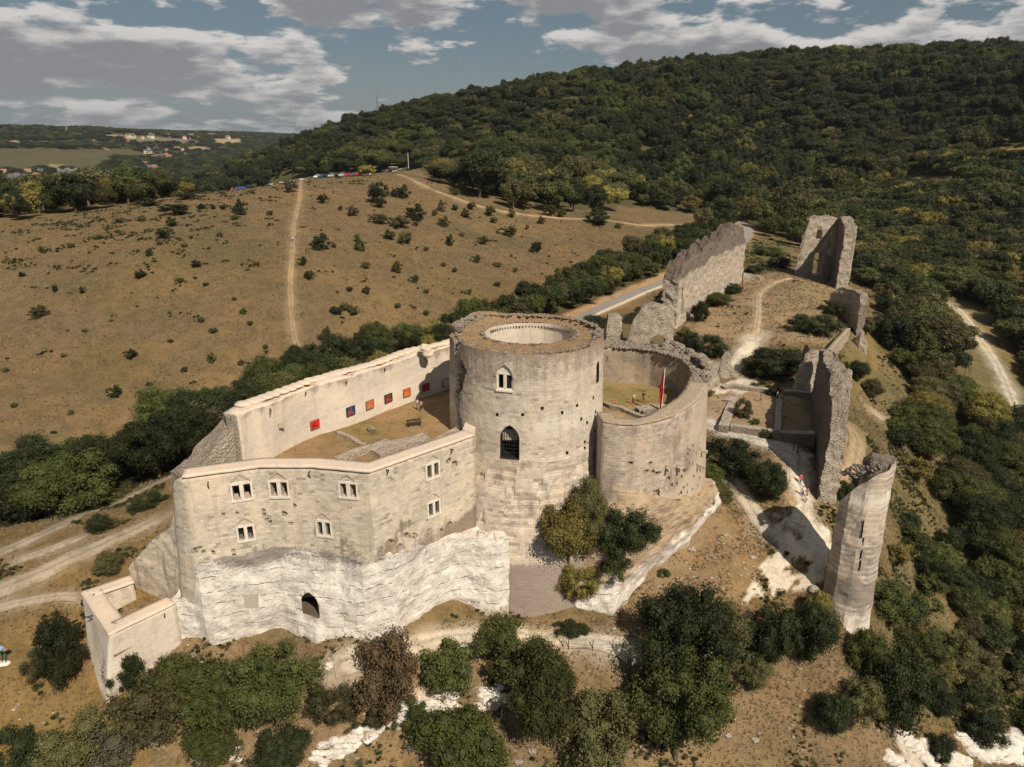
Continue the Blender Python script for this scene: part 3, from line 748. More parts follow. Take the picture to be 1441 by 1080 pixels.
def arch_pts(w_, z0, z1, pointed=True, n=5):
    """outline of an opening in its own plane: (across, height)"""
    h = w_ / 2; rise = w_ * (.75 if pointed else .5); zs = z1 - rise
    pts = [(-h, z0), (h, z0), (h, zs)]
    for i in range(1, n + 1):
        t = i / (n + 1)
        if pointed: a = t * 1.12; pts.append((h - w_ * .95 * (1 - math.cos(a * 1.0)) , zs + rise * math.sin(a) / math.sin(1.12)))
        else: a = t * math.pi / 2; pts.append((h * math.cos(a), zs + rise * math.sin(a)))
    right = [p for p in pts[3:] if p[0] > .01]
    pts = pts[:3] + right + [(0, z1)] + [(-p[0], p[1]) for p in reversed(right)] + [(-h, zs)]
    return pts
def frame_at(c, d):
    d = Vector((d[0], d[1], 0)).normalized(); a = Vector((-d.y, d.x, 0))      # a: to the right when looking at the face... across
    return Vector(c), d, a
def prism(mb, c, d, outline, out, depth, m=0):
    c, d, a = frame_at(c, d); n = len(outline)
    f = [c + a * p[0] + Vector((0, 0, p[1] - c.z)) + d * out for p in outline]
    b = [q - d * (out + depth) for q in f]
    mb.add(f + b, [tuple(range(n)), tuple(reversed(range(n, 2*n)))] + [(i, i + n, (i+1) % n + n, (i+1) % n) for i in range(n)], m)
def rect(w_, z0, z1, x=0): return [(x - w_/2, z0), (x + w_/2, z0), (x + w_/2, z1), (x - w_/2, z1)]
def cut(o, mb, slot=None):
    me = mb.mesh('cutter'); bm = bmesh.new(); bm.from_mesh(me); bmesh.ops.recalc_face_normals(bm, faces=bm.faces); bm.to_mesh(me); bm.free()
    for m_ in o.data.materials: me.materials.append(m_)
    me.polygons.foreach_set('material_index', [len(o.data.materials) - 1 if slot is None else slot] * len(me.polygons))
    c = bpy.data.objects.new('cutter', me); COL.objects.link(c)
    md = o.modifiers.new('openings', 'BOOLEAN'); md.operation = 'DIFFERENCE'; md.object = c; md.solver = 'EXACT'
    try: md.material_mode = 'INDEX'
    except Exception: pass
    dg = bpy.context.evaluated_depsgraph_get(); nm = bpy.data.meshes.new_from_object(o.evaluated_get(dg), preserve_all_data_layers=True, depsgraph=dg)
    old = o.data
    if len(nm.polygons) > len(old.polygons) * .3: o.data = nm
    else: print('CUT FAILED', o.name)
    o.modifiers.clear(); bpy.data.objects.remove(c)
def grille(parent, c, d, w_, z0, z1, nv=3, nh=4, depth=.35):
    mb = MB(); cc, dd, a = frame_at(c, d)
    for i in range(nv):
        x_ = (i + 1) / (nv + 1) * w_ - w_ / 2; p = cc + a * x_ - dd * depth
        mb.tube([(p.x, p.y, z0), (p.x, p.y, z1)], .028, 4)
    for j in range(nh):
        z_ = z0 + (z1 - z0) * (j + 1) / (nh + 1); p = cc - a * (w_/2) - dd * depth; q = cc + a * (w_/2) - dd * depth
        mb.tube([(p.x, p.y, z_), (q.x, q.y, z_)], .022, 4)
    return mb.build('grille', M['iron'], parent)
def arch_band(mb, c, d, w_, z0, z1, t=.16, out=.05, depth=.1, m=0, pointed=True):
    o_ = arch_pts(w_ + 2*t, z0, z1 + t, pointed, 6)[2:]; i_ = arch_pts(w_, z0, z1, pointed, 6)[2:]
    cc, dd, a = frame_at(c, d); L = lambda p, k: cc + a * p[0] + Vector((0, 0, p[1] - cc.z)) + dd * k
    n = min(len(o_), len(i_))
    for k in range(n - 1):
        q = [L(o_[k], out), L(o_[k+1], out), L(i_[k+1], out), L(i_[k], out), L(o_[k], -depth), L(o_[k+1], -depth), L(i_[k+1], -depth), L(i_[k], -depth)]
        mb.add(q, [(0,1,2,3),(4,7,6,5),(0,4,5,1),(1,5,6,2),(2,6,7,3),(3,7,4,0)], m)
def two_light(parent, cutters, c, d, w_=1.75, z0=0., z1=2.3, grilled=False, depth=2.4, niche=True):
    """a pair of rectangular lights in a pale stone frame under a pointed relieving arch"""
    lw = w_ * .30; cc, dd, a = frame_at(c, d); zl = z0 + (z1 - z0) * .68 if niche else z1 - .15
    for sx in (-1, 1):
        p = cc + a * (sx * w_ * .24); prism(cutters, p, dd, rect(lw, z0 + .12, zl), .8, depth)
    mb = MB()
    def slab(x0, x1, za, zb, out=.07, dep=.45):
        prism(mb, cc + a * ((x0 + x1) / 2), dd, rect(x1 - x0, za, zb), out, dep)
    g = w_ * .24 - lw / 2; e = w_ * .24 + lw / 2
    slab(-e - .22, e + .22, z0 - .14, z0 + .115, .12); slab(-e - .22, e + .22, zl + .005, zl + .26)
    slab(-e - .22, -e - .005, z0 + .12, zl); slab(e + .005, e + .22, z0 + .12, zl); slab(-g + .005, g - .005, z0 + .12, zl)
    wdw = mb.build('window', M['frame'], parent)
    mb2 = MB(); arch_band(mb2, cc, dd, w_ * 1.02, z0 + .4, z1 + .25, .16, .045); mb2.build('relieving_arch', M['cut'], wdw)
    if grilled:
        for sx in (-1, 1): grille(wdw, cc + a * (sx * w_ * .24), dd, lw, z0 + .1, zl, 2, 4, .25)
    return wdw
def spout(parent, c, d, L=.9):
    """the dark double bracket under the wall top"""
    mb = MB(); cc, dd, a = frame_at(c, d)
    mb.tube([cc - dd * .1, cc + dd * L * .7 + Vector((0, 0, -.05)), cc + dd * L + Vector((0, 0, .12))], .07, 5)
    mb.tube([cc + Vector((0, 0, -.75)), cc + dd * L * .75 + Vector((0, 0, -.06))], .05, 5)
    return mb.build('bracket', M['iron'], parent)
def rubble_bits(parent, pts, r=(.15, .45), mat='rubble', name='loose_rubble', seed=1):
    mb = MB(); rg = random.Random(seed)
    for p in pts:
        q = rg.uniform(*r); mb.rock(p, (q * rg.uniform(.8, 1.4), q * rg.uniform(.8, 1.3), q * rg.uniform(.5, .9)), rg.randint(0, 999), n=1)
    o = mb.build(name, M[mat], parent); o['kind'] = 'stuff'; return o
def on_wall(A_, B_, t, z):                                           # point on a wall line and its outward direction (towards the camera side)
    ax, ay = A_; bx, by = B_; x_ = ax + (bx - ax) * t; y_ = ay + (by - ay) * t; dx, dy = bx - ax, by - ay; L = math.hypot(dx, dy)
    return Vector((x_, y_, z)), Vector((dy / L, -dx / L, 0))
def thing(name, loc, label, cat, group=None):
    o = empty(name, loc); tag(o, label, cat, group); return o
def under(o, root):
    """keep world place while parenting"""
    o.parent = root; o.location = tuple(-c for c in root.location); return o

# ================================================================== the keep
KX, KY, KTOP = 2.0, 87.0, 12.3
keep = thing('keep', (0, 0, 0), 'massive round pale stone keep with a grassy hollow top, tallest building of the ruined castle', 'castle keep')
def keep_mesh():
    NT_ = 300
    prof_z = [-21.5] + list(np.arange(-21, -1.0, .55)) + list(np.arange(-1.0, KTOP, .42)) + [KTOP]
    prof_z = np.array(prof_z); no = len(prof_z); nr = 14; ni = 22
    a = np.linspace(0, 2*math.pi, NT_, endpoint=False); a = a[:, None]
    def rad(z): return np.interp(z, [-21.5, -14, -9, -4.5, -1.5, 0, 12.3], [14.4, 13.1, 12.0, 10.9, 10.15, 9.85, 9.55])
    Z = prof_z[None, :] + a * 0; r = rad(Z)
    # shelved courses where facing has slipped off the batter
    s_ = np.sin(a)
    shelf = np.clip((-1.0 - Z) / 1.5, 0, 1) * np.clip((Z + 13) / 3, 0, 1)
    q = np.stack([(np.cos(a) * 3 + Z * 0).ravel(), (np.sin(a) * 3 + Z * 0).ravel(), (Z * .3).ravel()], 1)
    nz_ = fbm(q, 5, 4).reshape(Z.shape); nf_ = fbm(q * 5, 8, 3).reshape(Z.shape)
    r = r - shelf * (np.clip(nz_ + .15, 0, 1) * .7 + (np.mod(Z, 1.1) / 1.1) * .22 * (nz_ > -.1)) + nf_ * .06
    # the long scar on the west side
    aw = np.where(a > math.pi, a - 2*math.pi, a)
    ac = -1.09 + .055 * np.sin(Z * .9) + .035 * nz_ * 3
    hw = np.interp(Z, [-1.2, 1.5, 3.0, 6.5, 9, 11.5, 12.3], [.0, .05, .035, .10, .085, .05, .12])
    scar = np.clip(1 - np.abs(aw - ac) / np.maximum(hw * (1 + nf_ * .8), 1e-3), 0, 1) ** .4 * (Z > -1.2)
    r = r - scar * .9
    # square shoulder at the north-west
    sh_ = np.exp(-((aw + 1.45) / .12) ** 2) * np.clip((Z + 2) / 3, 0, 1); r = r + sh_ * .35
    top = KTOP + .5 * fbm(np.stack([np.cos(a[:, 0]) * 2.2, np.sin(a[:, 0]) * 2.2, a[:, 0] * 0], 1), 3, 4)
    top += .9 * np.exp(-((np.where(a[:, 0] > math.pi, a[:, 0] - 2*math.pi, a[:, 0]) + 2.2) / .5) ** 2) + .35 * (np.cos(a[:, 0]) < -.2)
    Z = np.where(prof_z[None, :] > 8, 8 + (Z - 8) * (top[:, None] - 8) / (KTOP - 8), Z)
    fl_ = np.where(np.cos(a) < 0, .84, 1.0); X = KX + r * np.sin(a); Y = KY - r * np.cos(a) * fl_
    HX, HY, HR = 2.3, 88.0, 5.8
    rows = [np.stack([X, Y, Z], -1)]
    hr = HR + .12 * vn(np.stack([a[:, 0] * 5, a[:, 0] * 0, a[:, 0] * 0], 1))
    ix = HX + hr * np.sin(a[:, 0]); iy = HY - hr * np.cos(a[:, 0]) * .88
    for k in range(1, nr):
        t = k / nr; x_ = X[:, -1] * (1-t) + ix * t; y_ = Y[:, -1] * (1-t) + iy * t
        z_ = top * (1-t) + (KTOP - .25) * t + .28 * n2(x_, y_, .8, 4, 4) - .25 * math.sin(t * math.pi) + .22 * (k in (1,)) * np.abs(vn(np.stack([a[:, 0] * 30, a[:, 0] * 0, a[:, 0] * 0], 1)))
        rows.append(np.stack([x_, y_, z_], -1)[:, None])
    for k in range(ni + 1):
        z_ = KTOP - .25 - k / ni * (KTOP - .4)
        rows.append(np.stack([ix, iy, ix * 0 + z_], -1)[:, None])
    rows.append(np.stack([ix * 0 + HX, iy * 0 + HY, ix * 0 + .1], -1)[:, None])
    P = np.concatenate(rows, 1); K = P.shape[1]
    V = P.reshape(-1, 3); idx = np.arange(NT_ * K).reshape(NT_, K); nx = np.roll(idx, -1, 0)
    Q = np.stack([idx[:, :-1], nx[:, :-1], nx[:, 1:], idx[:, 1:]], -1).reshape(-1, 4)
    mi = np.zeros(K - 1, int); mi[no-1:no-1+nr] = 1; mi[no-1+nr:] = 2; mi = np.repeat(mi[None], NT_, 0)
    scq = (scar[:, :-1] > .35) & (scar[:, :-1] > 0); mi[:, :no-1][scq] = 3
    U = np.repeat(np.arange(NT_ + 1)[:, None] / NT_ * 2 * math.pi * 9.7, K, 1)
    VV = np.zeros((NT_, K)); VV[:, :no] = P[:, :no, 2] ; VV[:, no:no+nr-1] = 20 + np.arange(nr-1) * .4; VV[:, no+nr-1:] = P[:, no+nr-1:, 2]
    VV = np.concatenate([VV, VV[:1]], 0); g = np.stack([U, VV], -1)
    uv = np.stack([g[:-1, :-1], g[1:, :-1], g[1:, 1:], g[:-1, 1:]], -2).reshape(-1)
    me = fast_mesh('keep_wall', V, Q); me.uv_layers.new(name='UVMap').data.foreach_set('uv', uv.astype(np.float32))
    for m_ in (M['keep'], M['tufftop'], M['inner'], M['rubbledark'], M['dark'], M['frame']): me.materials.append(m_)
    me.polygons.foreach_set('material_index', mi.reshape(-1).astype(np.int32))
    Cm = np.zeros((NT_, K, 4)); Cm[..., 3] = 1
    zo = P[:, :no, 2]; s2 = np.sin(a)
    line = 8.1 + 1.6 * np.clip(s2, -1, 1) * 1.0 + .6 * nz_               # darker upper lift, its edge rising to the right
    Cm[:, :no, 0] = np.clip((zo - line) * .8, 0, 1) * .42 + np.clip(nf_, 0, 1) * .05 + np.clip((zo - 11.3), 0, 1) * .15
    pale = np.clip(1 - np.abs(zo - 3.5) / 6, 0, 1) * .42 + np.clip(s2 * .6, 0, 1) * .12
    Cm[:, :no, 1] = np.where(zo < line, pale, .05) + shelf * .22
    Cm[:, :no, 0] += shelf * (.24 + nz_ * .6) + np.clip(1 - np.abs(zo + 1.2) / 1.4, 0, 1) * np.clip(1 - np.abs(s2 + .05) / .28, 0, 1) * .55
    Cm[:, :no, 2] = np.clip((-12.9 - zo) * 1.5, 0, 1) * np.clip((s2 + .32) * 8, 0, 1) * .8 + np.clip(1-np.abs(zo+.9)/1.0,0,1) * np.clip(1-np.abs(s2+.06)/.3,0,1) * .5
    Cm[:, no+nr:, 0] = np.clip((P[:, no+nr:, 2] - 11.2), 0, 1) * .3
    set_col(me, 'mask', Cm.reshape(-1, 4)); finish(me); return me
kw = obj('tower_wall', keep_mesh(), keep)
def kp(a_, z, r): return Vector((KX + r * math.sin(a_), KY - r * math.cos(a_), z)), Vector((math.sin(a_), -math.cos(a_), 0))
cm = MB(); kd = kp(-.235, 2, 9.8); prism(cm, kd[0], kd[1], arch_pts(2.35, -.7, 3.65), .8, 2.6)
kwn = kp(-.30, 8, 9.68); win_c = MB()
prism(win_c, kwn[0], kwn[1], arch_pts(2.0, 7.95, 11.1), .7, .22)
for sx in (-.5, .5):
    c0, dd, a_ = frame_at(*kwn); prism(cm, c0 + a_ * sx, dd, rect(.62 if sx > 0 else .55, 8.15, 9.75), .8, .36 if sx > 0 else 1.4)
ks = kp(1.075, 9, 9.6); prism(cm, ks[0], ks[1], arch_pts(.9, 7.3, 10.0), .7, .5)
rg = random.Random(5)
for (u_, v_) in ((735,584),(762,575),(790,581),(812,571),(818,590),(827,595),(840,607),(823,622),(822,630),(838,560),(796,637),(700,480 + 104),(842,580)):   # put-log holes
    yy = KY - 9.0; p = PY(u_, v_, KY - 7.5); an = math.asin(max(-1, min(1, (p.x - KX) / 9.75))); yk = KY - 9.75 * math.cos(an); p = PY(u_, v_, yk)
    c_, d_ = kp(an, p.z, 9.8); prism(cm, c_, d_, rect(.34, p.z - .17, p.z + .17), .6, .45)
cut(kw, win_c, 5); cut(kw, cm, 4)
dr = empty('doorway', (0, 0, 0)); dr.parent = keep
g_ = grille(dr, kd[0], kd[1], 2.3, -.6, 3.4, 6, 7, .5)
mb = MB(); mb.box(-1.1, 1.1, -.15, .15, -.7, .75, Matrix.Translation(kd[0] - kd[1] * 1.2 - Vector((0, 0, 2))) @ Matrix.Translation((0, 0, 2))); mb.build('low_barrier', M['cut'], dr)
mb = MB(); arch_band(mb, kwn[0], kwn[1], 2.0, 7.95, 11.1, .14, .06, .15); kwin = mb.build('window', M['cut'], keep)
mb = MB(); c0, dd, a_ = frame_at(*kwn)
prism(mb, c0, dd, rect(.22, 8.1, 9.85), -.16, .2); prism(mb, c0, dd, rect(2.1, 7.75, 7.97), .12, .3); prism(mb, c0, dd, rect(1.85, 9.8, 10.0), -.17, .2)
mb.build('window_frame', M['frame'], kwin)
pts = []
for i in range(520):
    a_ = rg.uniform(0, 6.283); rr = rg.choice([9.1, 9.3, 9.0, 8.7]) + rg.uniform(-.3, .2)
    if rg.random() < .3:
        pts.append((2.3 + 6.15 * math.sin(a_), 88.0 - 6.15 * .88 * math.cos(a_), KTOP - .2))
    else: pts.append((KX + rr * math.sin(a_), KY - rr * math.cos(a_) * (.84 if math.cos(a_) < 0 else 1), KTOP + .08 + .35 * (math.cos(a_) < -.2) + .7 * math.exp(-((a_ - 4.08) / .5) ** 2)))
rubble_bits(keep, pts, (.10, .27), 'rubble', 'crest_rubble', 3)
mb = MB()                                                              # broken parapet stump, north-west corner
for i in range(26):
    a_ = -2.0 + rg.uniform(-.45, .5); mb.rock((KX + 8.9 * math.sin(a_), KY - 8.9 * .84 * math.cos(a_), KTOP + rg.uniform(.3, 1.0)), rg.uniform(.4, .8), i, n=2)
o = mb.build('parapet_stump', M['rubble'], keep)
mbc = MB(); mbc.box(-.1, .1, -.28, .05, -.14, .14); cme = mbc.mesh('corbel', M['rubbledark'])   # ring of corbel stones inside the shaft
for i in range(30):
    a_ = math.pi + (i - 15) * .075; o = obj('corbel', cme, keep); o.matrix_basis = (Matrix.Translation((2.3 + 5.75 * math.sin(a_), 88.0 - 5.75 * .88 * math.cos(a_), KTOP - .75)) @ Matrix.Rotation(a_ , 4, 'Z'))

# ================================================================== courtyards
def floor_sheet(name, poly, z, col, veg, amp=.12, cell=.45, spots=()):
    xs = np.array([p[0] for p in poly]); ys = np.array([p[1] for p in poly])
    gx = np.arange(xs.min(), xs.max() + cell, cell); gy2 = np.arange(ys.min(), ys.max() + cell, cell)
    X, Y = np.meshgrid(gx, gy2, indexing='ij'); ins = in_poly(X, Y, poly)
    idx = np.arange(X.size).reshape(X.shape); keepq = ins[:-1, :-1] & ins[1:, :-1] & ins[1:, 1:] & ins[:-1, 1:]
    Q = np.stack([idx[:-1, :-1], idx[1:, :-1], idx[1:, 1:], idx[:-1, 1:]], -1)[keepq]
    Z = z + amp * n2(X.ravel(), Y.ravel(), .35, 6, 4)
    used, inv = np.unique(Q, return_inverse=True); Q = inv.reshape(-1, 4)
    V = np.stack([X.ravel(), Y.ravel(), Z], 1)[used]
    Cc = np.zeros((len(V), 4)); Cc[:, :3] = col; Cc[:, 3] = veg
    for (sx, sy, sr, sc, sv) in spots:
        k = np.clip(1.3 - np.hypot(V[:, 0] - sx, V[:, 1] - sy) / sr + .5 * n2(V[:, 0], V[:, 1], .5, 9, 3), 0, 1)[:, None]
        Cc[:, :3] = Cc[:, :3] * (1 - k) + np.array(sc) * k; Cc[:, 3:] = Cc[:, 3:] * (1 - k) + sv * k
    me = fast_mesh(name, V, Q); smooth(me); set_col(me, 'gcol', Cc)
    return tag(obj(name, me, mats=M['ground']), kind='structure')
def W2(l, z): return [Pz(u, v, z) for u, v in l]
bw_in = W2([(333,584),(351,577),(375,570),(403,557),(426,547.5),(444,541.5),(486,532),(546,512),(591,498),(633,487),(668,476)], 6.7)
back = [(p.x, p.y) for p in bw_in]
ZF = 2.6
FA, FB_, FC, FD, FE = [Pz(u, v, ZF) for u, v in ((258,673),(367,658),(440,658),(521,665.5),(668,613.7))]
FA2 = Vector((FA.x - 1.5, FA.y + .4, ZF))
lp = [(-30.8, 74.5)] + [(x_, y_) for x_, y_ in back[1:]] + [(2, 88), (FE.x, FE.y + 1.2), (FD.x, FD.y + 1.2), (FC.x, FC.y + 1.2), (FB_.x, FB_.y + 1.2), (FA.x, FA.y + 1.2)]
lp = [(x_, y_ + (.8 if i < 11 else 0)) for i, (x_, y_) in enumerate(lp)]
floor_sheet('courtyard_ground', lp, 0, (.30, .20, .112), .08, spots=[(-19, 84.5, 4, (.22, .17, .07), .5), (-6, 83, 4, (.36, .25, .15), 0), (-10, 76, 3, (.45, .36, .26), -.2), (-13, 90, 3, (.25,.19,.08), .4)])

# ---- west bailey: the inner (northern) wall, limewashed face towards the yard
bwall = thing('curtain_wall', (0, 0, 0), 'long pale plastered wall behind the left courtyard with small pictures hung along it', 'castle wall')
stn = []
for i, (x_, y_) in enumerate(back):
    zt = 6.7 + (0.0 if i else -.2); stn.append((x_, y_, -1.0, x_, y_, zt, 2.3 if i < 9 else 1.9))
stn = [(x_, y_, -13 if i < 1 else -1.5, *r_) for i, (x_, y_, z_, *r_) in enumerate(stn)]
def m_back(V, Cm):
    s_ = V[:, 0]; dz = 6.7 - V[:, 2]
    st_ = fbm(np.stack([V[:, 0] * .9, V[:, 1] * .9, V[:, 2] * .12], 1), 4, 4)
    Cm[:, 0] = np.clip(1.1 - dz * .55, 0, 1) * np.clip(.42 + st_ * .6, 0, 1) * (V[:, 2] < 6.6) + np.clip(st_ - .25, 0, 1) * .5
    Cm[:, 1] = np.clip(.55 - np.abs(V[:, 2] - 2.2) * .12, 0, 1) * np.clip((V[:, 0] + 26) / 4, .2, 1)
    return Cm
me = wall_mesh('wall', stn, 2.3, [M['inner'], M['cope'], M['inner'], M['rubblepale']], rough=.12, side=1, mask=m_back, rag=.22, topn=.35, smooth_on=True)
obj('wall_body', me, bwall)
mb = MB()                                                              # rounded lime capping, slightly wavy on its outer edge
CQ, cs_ = resample(back, 1.1); tg = np.gradient(CQ, axis=0); tg /= np.linalg.norm(tg, axis=1)[:, None]
for i in range(2, len(CQ) - 1):
    nrm = Vector((-tg[i, 1], tg[i, 0], 0)); p = Vector((CQ[i, 0], CQ[i, 1], 6.82)) + nrm * (1.7 + .35 * math.sin(i * .55))
    mb.rock(p, (1.05, .85, .26), i, n=2)
cap = mb.build('capping', M['cope'], bwall); smooth(cap.data)
stub = MB()
p = PY(598, 490, 95.5)
for i in range(5): stub.rock((p.x + rg.uniform(-.5, .5), p.y, 7.0 + i * .28), .75 - i * .07, i + 3, n=2)
stub.build('broken_stub', M['cope'], bwall)
for (u_, v_) in ((380,577),(429,553),(486,538),(540,520)):
    k = min(range(len(back)), key=lambda i: abs(Pz(*[(333,584),(351,577),(375,570),(403,557),(426,547.5),(444,541.5),(486,532),(546,512),(591,498),(633,487),(668,476)][i], 6.7).x - Pz(u_, v_, 6.2).x))
    q = Pz(u_, v_ - 3, 6.3); spout(bwall, Vector((q.x, q.y, 6.2)), (.45, -.9), .9)
q = Pz(396, 600, 3.4); mb = MB(); prism(mb, (q.x, q.y, 3.6), (.5, -.86), rect(.7, 3.3, 3.9), .35, .5); mb.build('projecting_stone', M['cut'], bwall)

# ramp of broken rubble at its west end
ramp = thing('broken_wall', (0, 0, 0), 'sloping broken rubble wall end running down at the left end of the left courtyard', 'ruined wall')
stn = [(-31.0, 74.6, -13, -31.0, 74.6, 5.6, 2.2), (-32.2, 72.4, -13, -32.2, 72.4, 4.0, 2.4), (-33.6, 69.8, -13, -33.6, 69.8, 2.4, 2.6), (-34.4, 68.0, -13, -34.4, 68.0, 1.9, 2.6)]
obj('wall_body', wall_mesh('rampwall', stn, 2.2, [M['rubblepale'], M['rubble'], M['rubble'], M['rubble']], rough=.35, rag=.5, side=-1, topn=.6, steps=.25), ramp)

# ---- seven pictures along that wall
PICS = [((442,597), (.55,.02,.02), (.30,.01,.01), 'red picture panel hung lowest and farthest left on the courtyard wall'),
        ((492.5,578), (.02,.05,.12), (.30,.06,.04), 'dark blue picture panel on the courtyard wall, second from the left'),
        ((519.5,569), (.55,.09,.03), (.35,.20,.08), 'orange-red picture panel between the dark blue panel and the green one'),
        ((545.5,560), (.05,.06,.02), (.35,.04,.03), 'dark green picture panel on the courtyard wall, fourth from the left'),
        ((571.5,552), (.60,.07,.02), (.45,.20,.03), 'bright orange picture panel to the left of the standing couple'),
        ((598,545), (.35,.02,.05), (.12,.03,.10), 'purple and red picture panel just above the standing couple'),
        ((627,538.5), (.45,.50,.55), (.30,.34,.30), 'pale grey-blue picture panel nearest to the keep')]
def wall_y(xp, line):
    for (ax, ay), (bx, by) in zip(line[:-1], line[1:]):
        if ax <= xp <= bx: return ay + (by - ay) * (xp - ax) / (bx - ax), Vector((by - ay, -(bx - ax), 0)).normalized()
    return line[-1][1], Vector((.5, -.86, 0))
def hit_wall(u, v, line):
    Y = 80.0
    for _ in range(30):
        p = PY(u, v, Y); y2, nn = wall_y(p.x, line); Y = .5 * Y + .5 * y2
    return PY(u, v, Y), wall_y(PY(u, v, Y).x, line)[1]
for i, ((u_, v_), c1_, c2_, lab) in enumerate(PICS):
    p, nn = hit_wall(u_, v_, back)
    m_, t_, b_ = new_mat('picture_print'); tcn = t_.node('ShaderNodeTexCoord')
    nn_ = t_.noise(tcn.outputs['Object'], 1.4, 3, .5, .6)
    t_.put(b_.inputs['Base Color'], t_.mix(t_.ramp(nn_, .46, .54), c1_, c2_)); b_.inputs['Roughness'].default_value = .4
    e = thing('picture_panel', p, lab, 'picture', 'pictures on the courtyard wall')
    mb = MB(); T = Matrix.Translation(Vector((0, 0, 0))); a_ = Vector((-nn.y, nn.x, 0))
    Mx = Matrix((( a_.x, nn.x, 0, 0), (a_.y, nn.y, 0, 0), (0, 0, 1, 0), (0, 0, 0, 1)))
    mb.box(-.62, .62, .17, .24, -.52, .52, Mx); mb.build('print', m_, e)
    mb = MB()
    for (x0, x1, z0, z1) in ((-.68,.68,.52,.58), (-.68,.68,-.58,-.52), (-.68,-.62,-.52,.52), (.62,.68,-.52,.52)): mb.box(x0, x1, .10, .26, z0, z1, Mx)
    mb.build('frame', M['iron' if i in (1, 3) else 'wood'], e)

# ---- the front wall with two rows of windows
fw = thing('residence_wall', (0, 0, 0), 'high pale wall with paired windows in two rows standing on white chalk, front left of the keep', 'castle wall')
# footing line in plan follows the chalk, 0.6 m out from the top line at the ledge
def lin(a_, b_, t): return a_ + (b_ - a_) * t
top_line = [(-36.3, 67.6, -2.6), (-35.9, 67.0, .4), (-35.2, 66.6, 2.0), (FA.x, FA.y, ZF), (FB_.x, FB_.y, ZF), (FC.x, FC.y, ZF), (FD.x, FD.y, ZF), (FE.x, FE.y, ZF)]
stn = []
for (x_, y_, z_) in top_line:
    stn.append((x_ - (.9 if x_ < -34 else 0), y_ - .35, -13.5, x_, y_, z_, 1.7))
def m_front(V, Cm):
    st_ = fbm(np.stack([V[:, 0] * .5, V[:, 1] * .5, V[:, 2] * .6], 1), 14, 4)
    Cm[:, 0] = np.clip((-4.6 - V[:, 2]) * .16 + st_ * .6, 0, .55) * np.clip((V[:, 0] + 32) / 8, 0, 1) + np.clip(st_ - .15, 0, 1) * .5 + np.clip(.3 - np.abs(V[:, 2] - 1.2) * .5, 0, 1) * (st_ > .2) * .5
    Cm[:, 0] += np.clip((V[:, 0] + 9) / 5, 0, 1) * np.clip((-2.2 - V[:, 2]) * .12 + st_ * .4, 0, .25)
    Cm[:, 1] = np.clip(.25 + st_ * .5, 0, .5) * (V[:, 2] > -4) * .8
    return Cm
me = wall_mesh('residence', stn, 1.7, [M['lime'], M['cope'], M['inner'], M['rubblepale'], M['cut']], step=.5, rough=.10, side=1, mask=m_front, topn=.12, smooth_on=True)
fwo = obj('wall_body', me, fw)
def face_pt(u, v, A_, B_):
    """where a sight line meets the wall face through plan points A,B"""
    Y = 70.0
    for _ in range(40):
        p = PY(u, v, Y); t = (p.x - A_.x) / (B_.x - A_.x); Y = A_.y + (B_.y - A_.y) * t - .35 * max(0, 2.6 - p.z) / 16.1 - .05
    p = PY(u, v, Y); d = Vector((B_.y - A_.y, -(B_.x - A_.x), 0)).normalized(); return p, d
cm = MB(); WIN = []
for (u_, vb, vt, A_, B_, wd, gr, nic) in ((342,704,676,FA,FB_,2.3,False,True),(394,700,673,FB_,FC,2.3,False,True),(491,701,676,FC,FD,2.3,False,True),(347.5,761,737,FA,FB_,1.9,True,True),(457,755,730,FC,FD,1.9,True,True),
                                     (609.5,673,648,FD,FE,2.0,True,True),(611,726,702,FD,FE,1.9,True,True)):
    p, d = face_pt(u_, vb, A_, B_); q = PY(u_, vt, p.y)
    p = p - d * .02
    zt = q.z + (0 if not nic else .35)
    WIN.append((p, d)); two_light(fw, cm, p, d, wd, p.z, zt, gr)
for k, (u_, v_, s_) in enumerate([(365+rg.uniform(-60,60), 712+rg.uniform(-22,30), .2) for _ in range(26)] + [(300+rg.uniform(-35,60), 785+rg.uniform(-18,40), .22) for _ in range(22)] + [(560+rg.uniform(-20,80), 760+rg.uniform(-30,20), .22) for _ in range(14)] + [(640,654,.55),(632,648,.3),(625,650,.3)]):
    A_, B_ = (FA, FB_) if u_ < 367 else ((FB_, FC) if u_ < 440 else ((FC, FD) if u_ < 521 else (FD, FE)))
    p, d = face_pt(u_, v_, A_, B_)
    if min((p - w_[0] - Vector((0, 0, 1))).length for w_ in WIN) > 2.4 and p.z > -9: prism(cm, p, d, rect(s_ * 1.1, p.z - s_/2, p.z + s_/2), .15, .25)
cut(fwo, cm)
# coping slab along the crest
cap_l = [(x_, y_ - .18, z_ + .02, x_, y_ - .18, z_ + .24, 2.1) for (x_, y_, z_) in top_line[3:]]
obj('capping', wall_mesh('frontcap', cap_l, 2.1, [M['cope']], step=.5, rough=.10, side=1, topn=.06, smooth_on=True), fw)
for (u_, v_) in ((293,680),(436,665),(544,662),(634,633)):
    A_, B_ = (FA, FB_) if u_ < 367 else ((FB_, FC) if u_ < 440 else ((FC, FD) if u_ < 521 else (FD, FE)))
    p, d = face_pt(u_, v_, A_, B_); spout(fw, p + Vector((0, 0, .1)), d, .5)
# return of the wall to the keep
obj('return_wall', wall_mesh('return', [(FE.x + .02, FE.y + .1, -10.5, FE.x + .02, FE.y + .1, ZF), (FE.x - .1, FE.y + 2, -10.5, FE.x - .1, FE.y + 2, ZF - .1), (FE.x + .2, FE.y + 5, -10.5, FE.x + .2, FE.y + 5, ZF)], 1.5,
    [M['lime'], M['cope'], M['inner'], M['lime']], rough=.12, side=1, mask=m_front), fw)
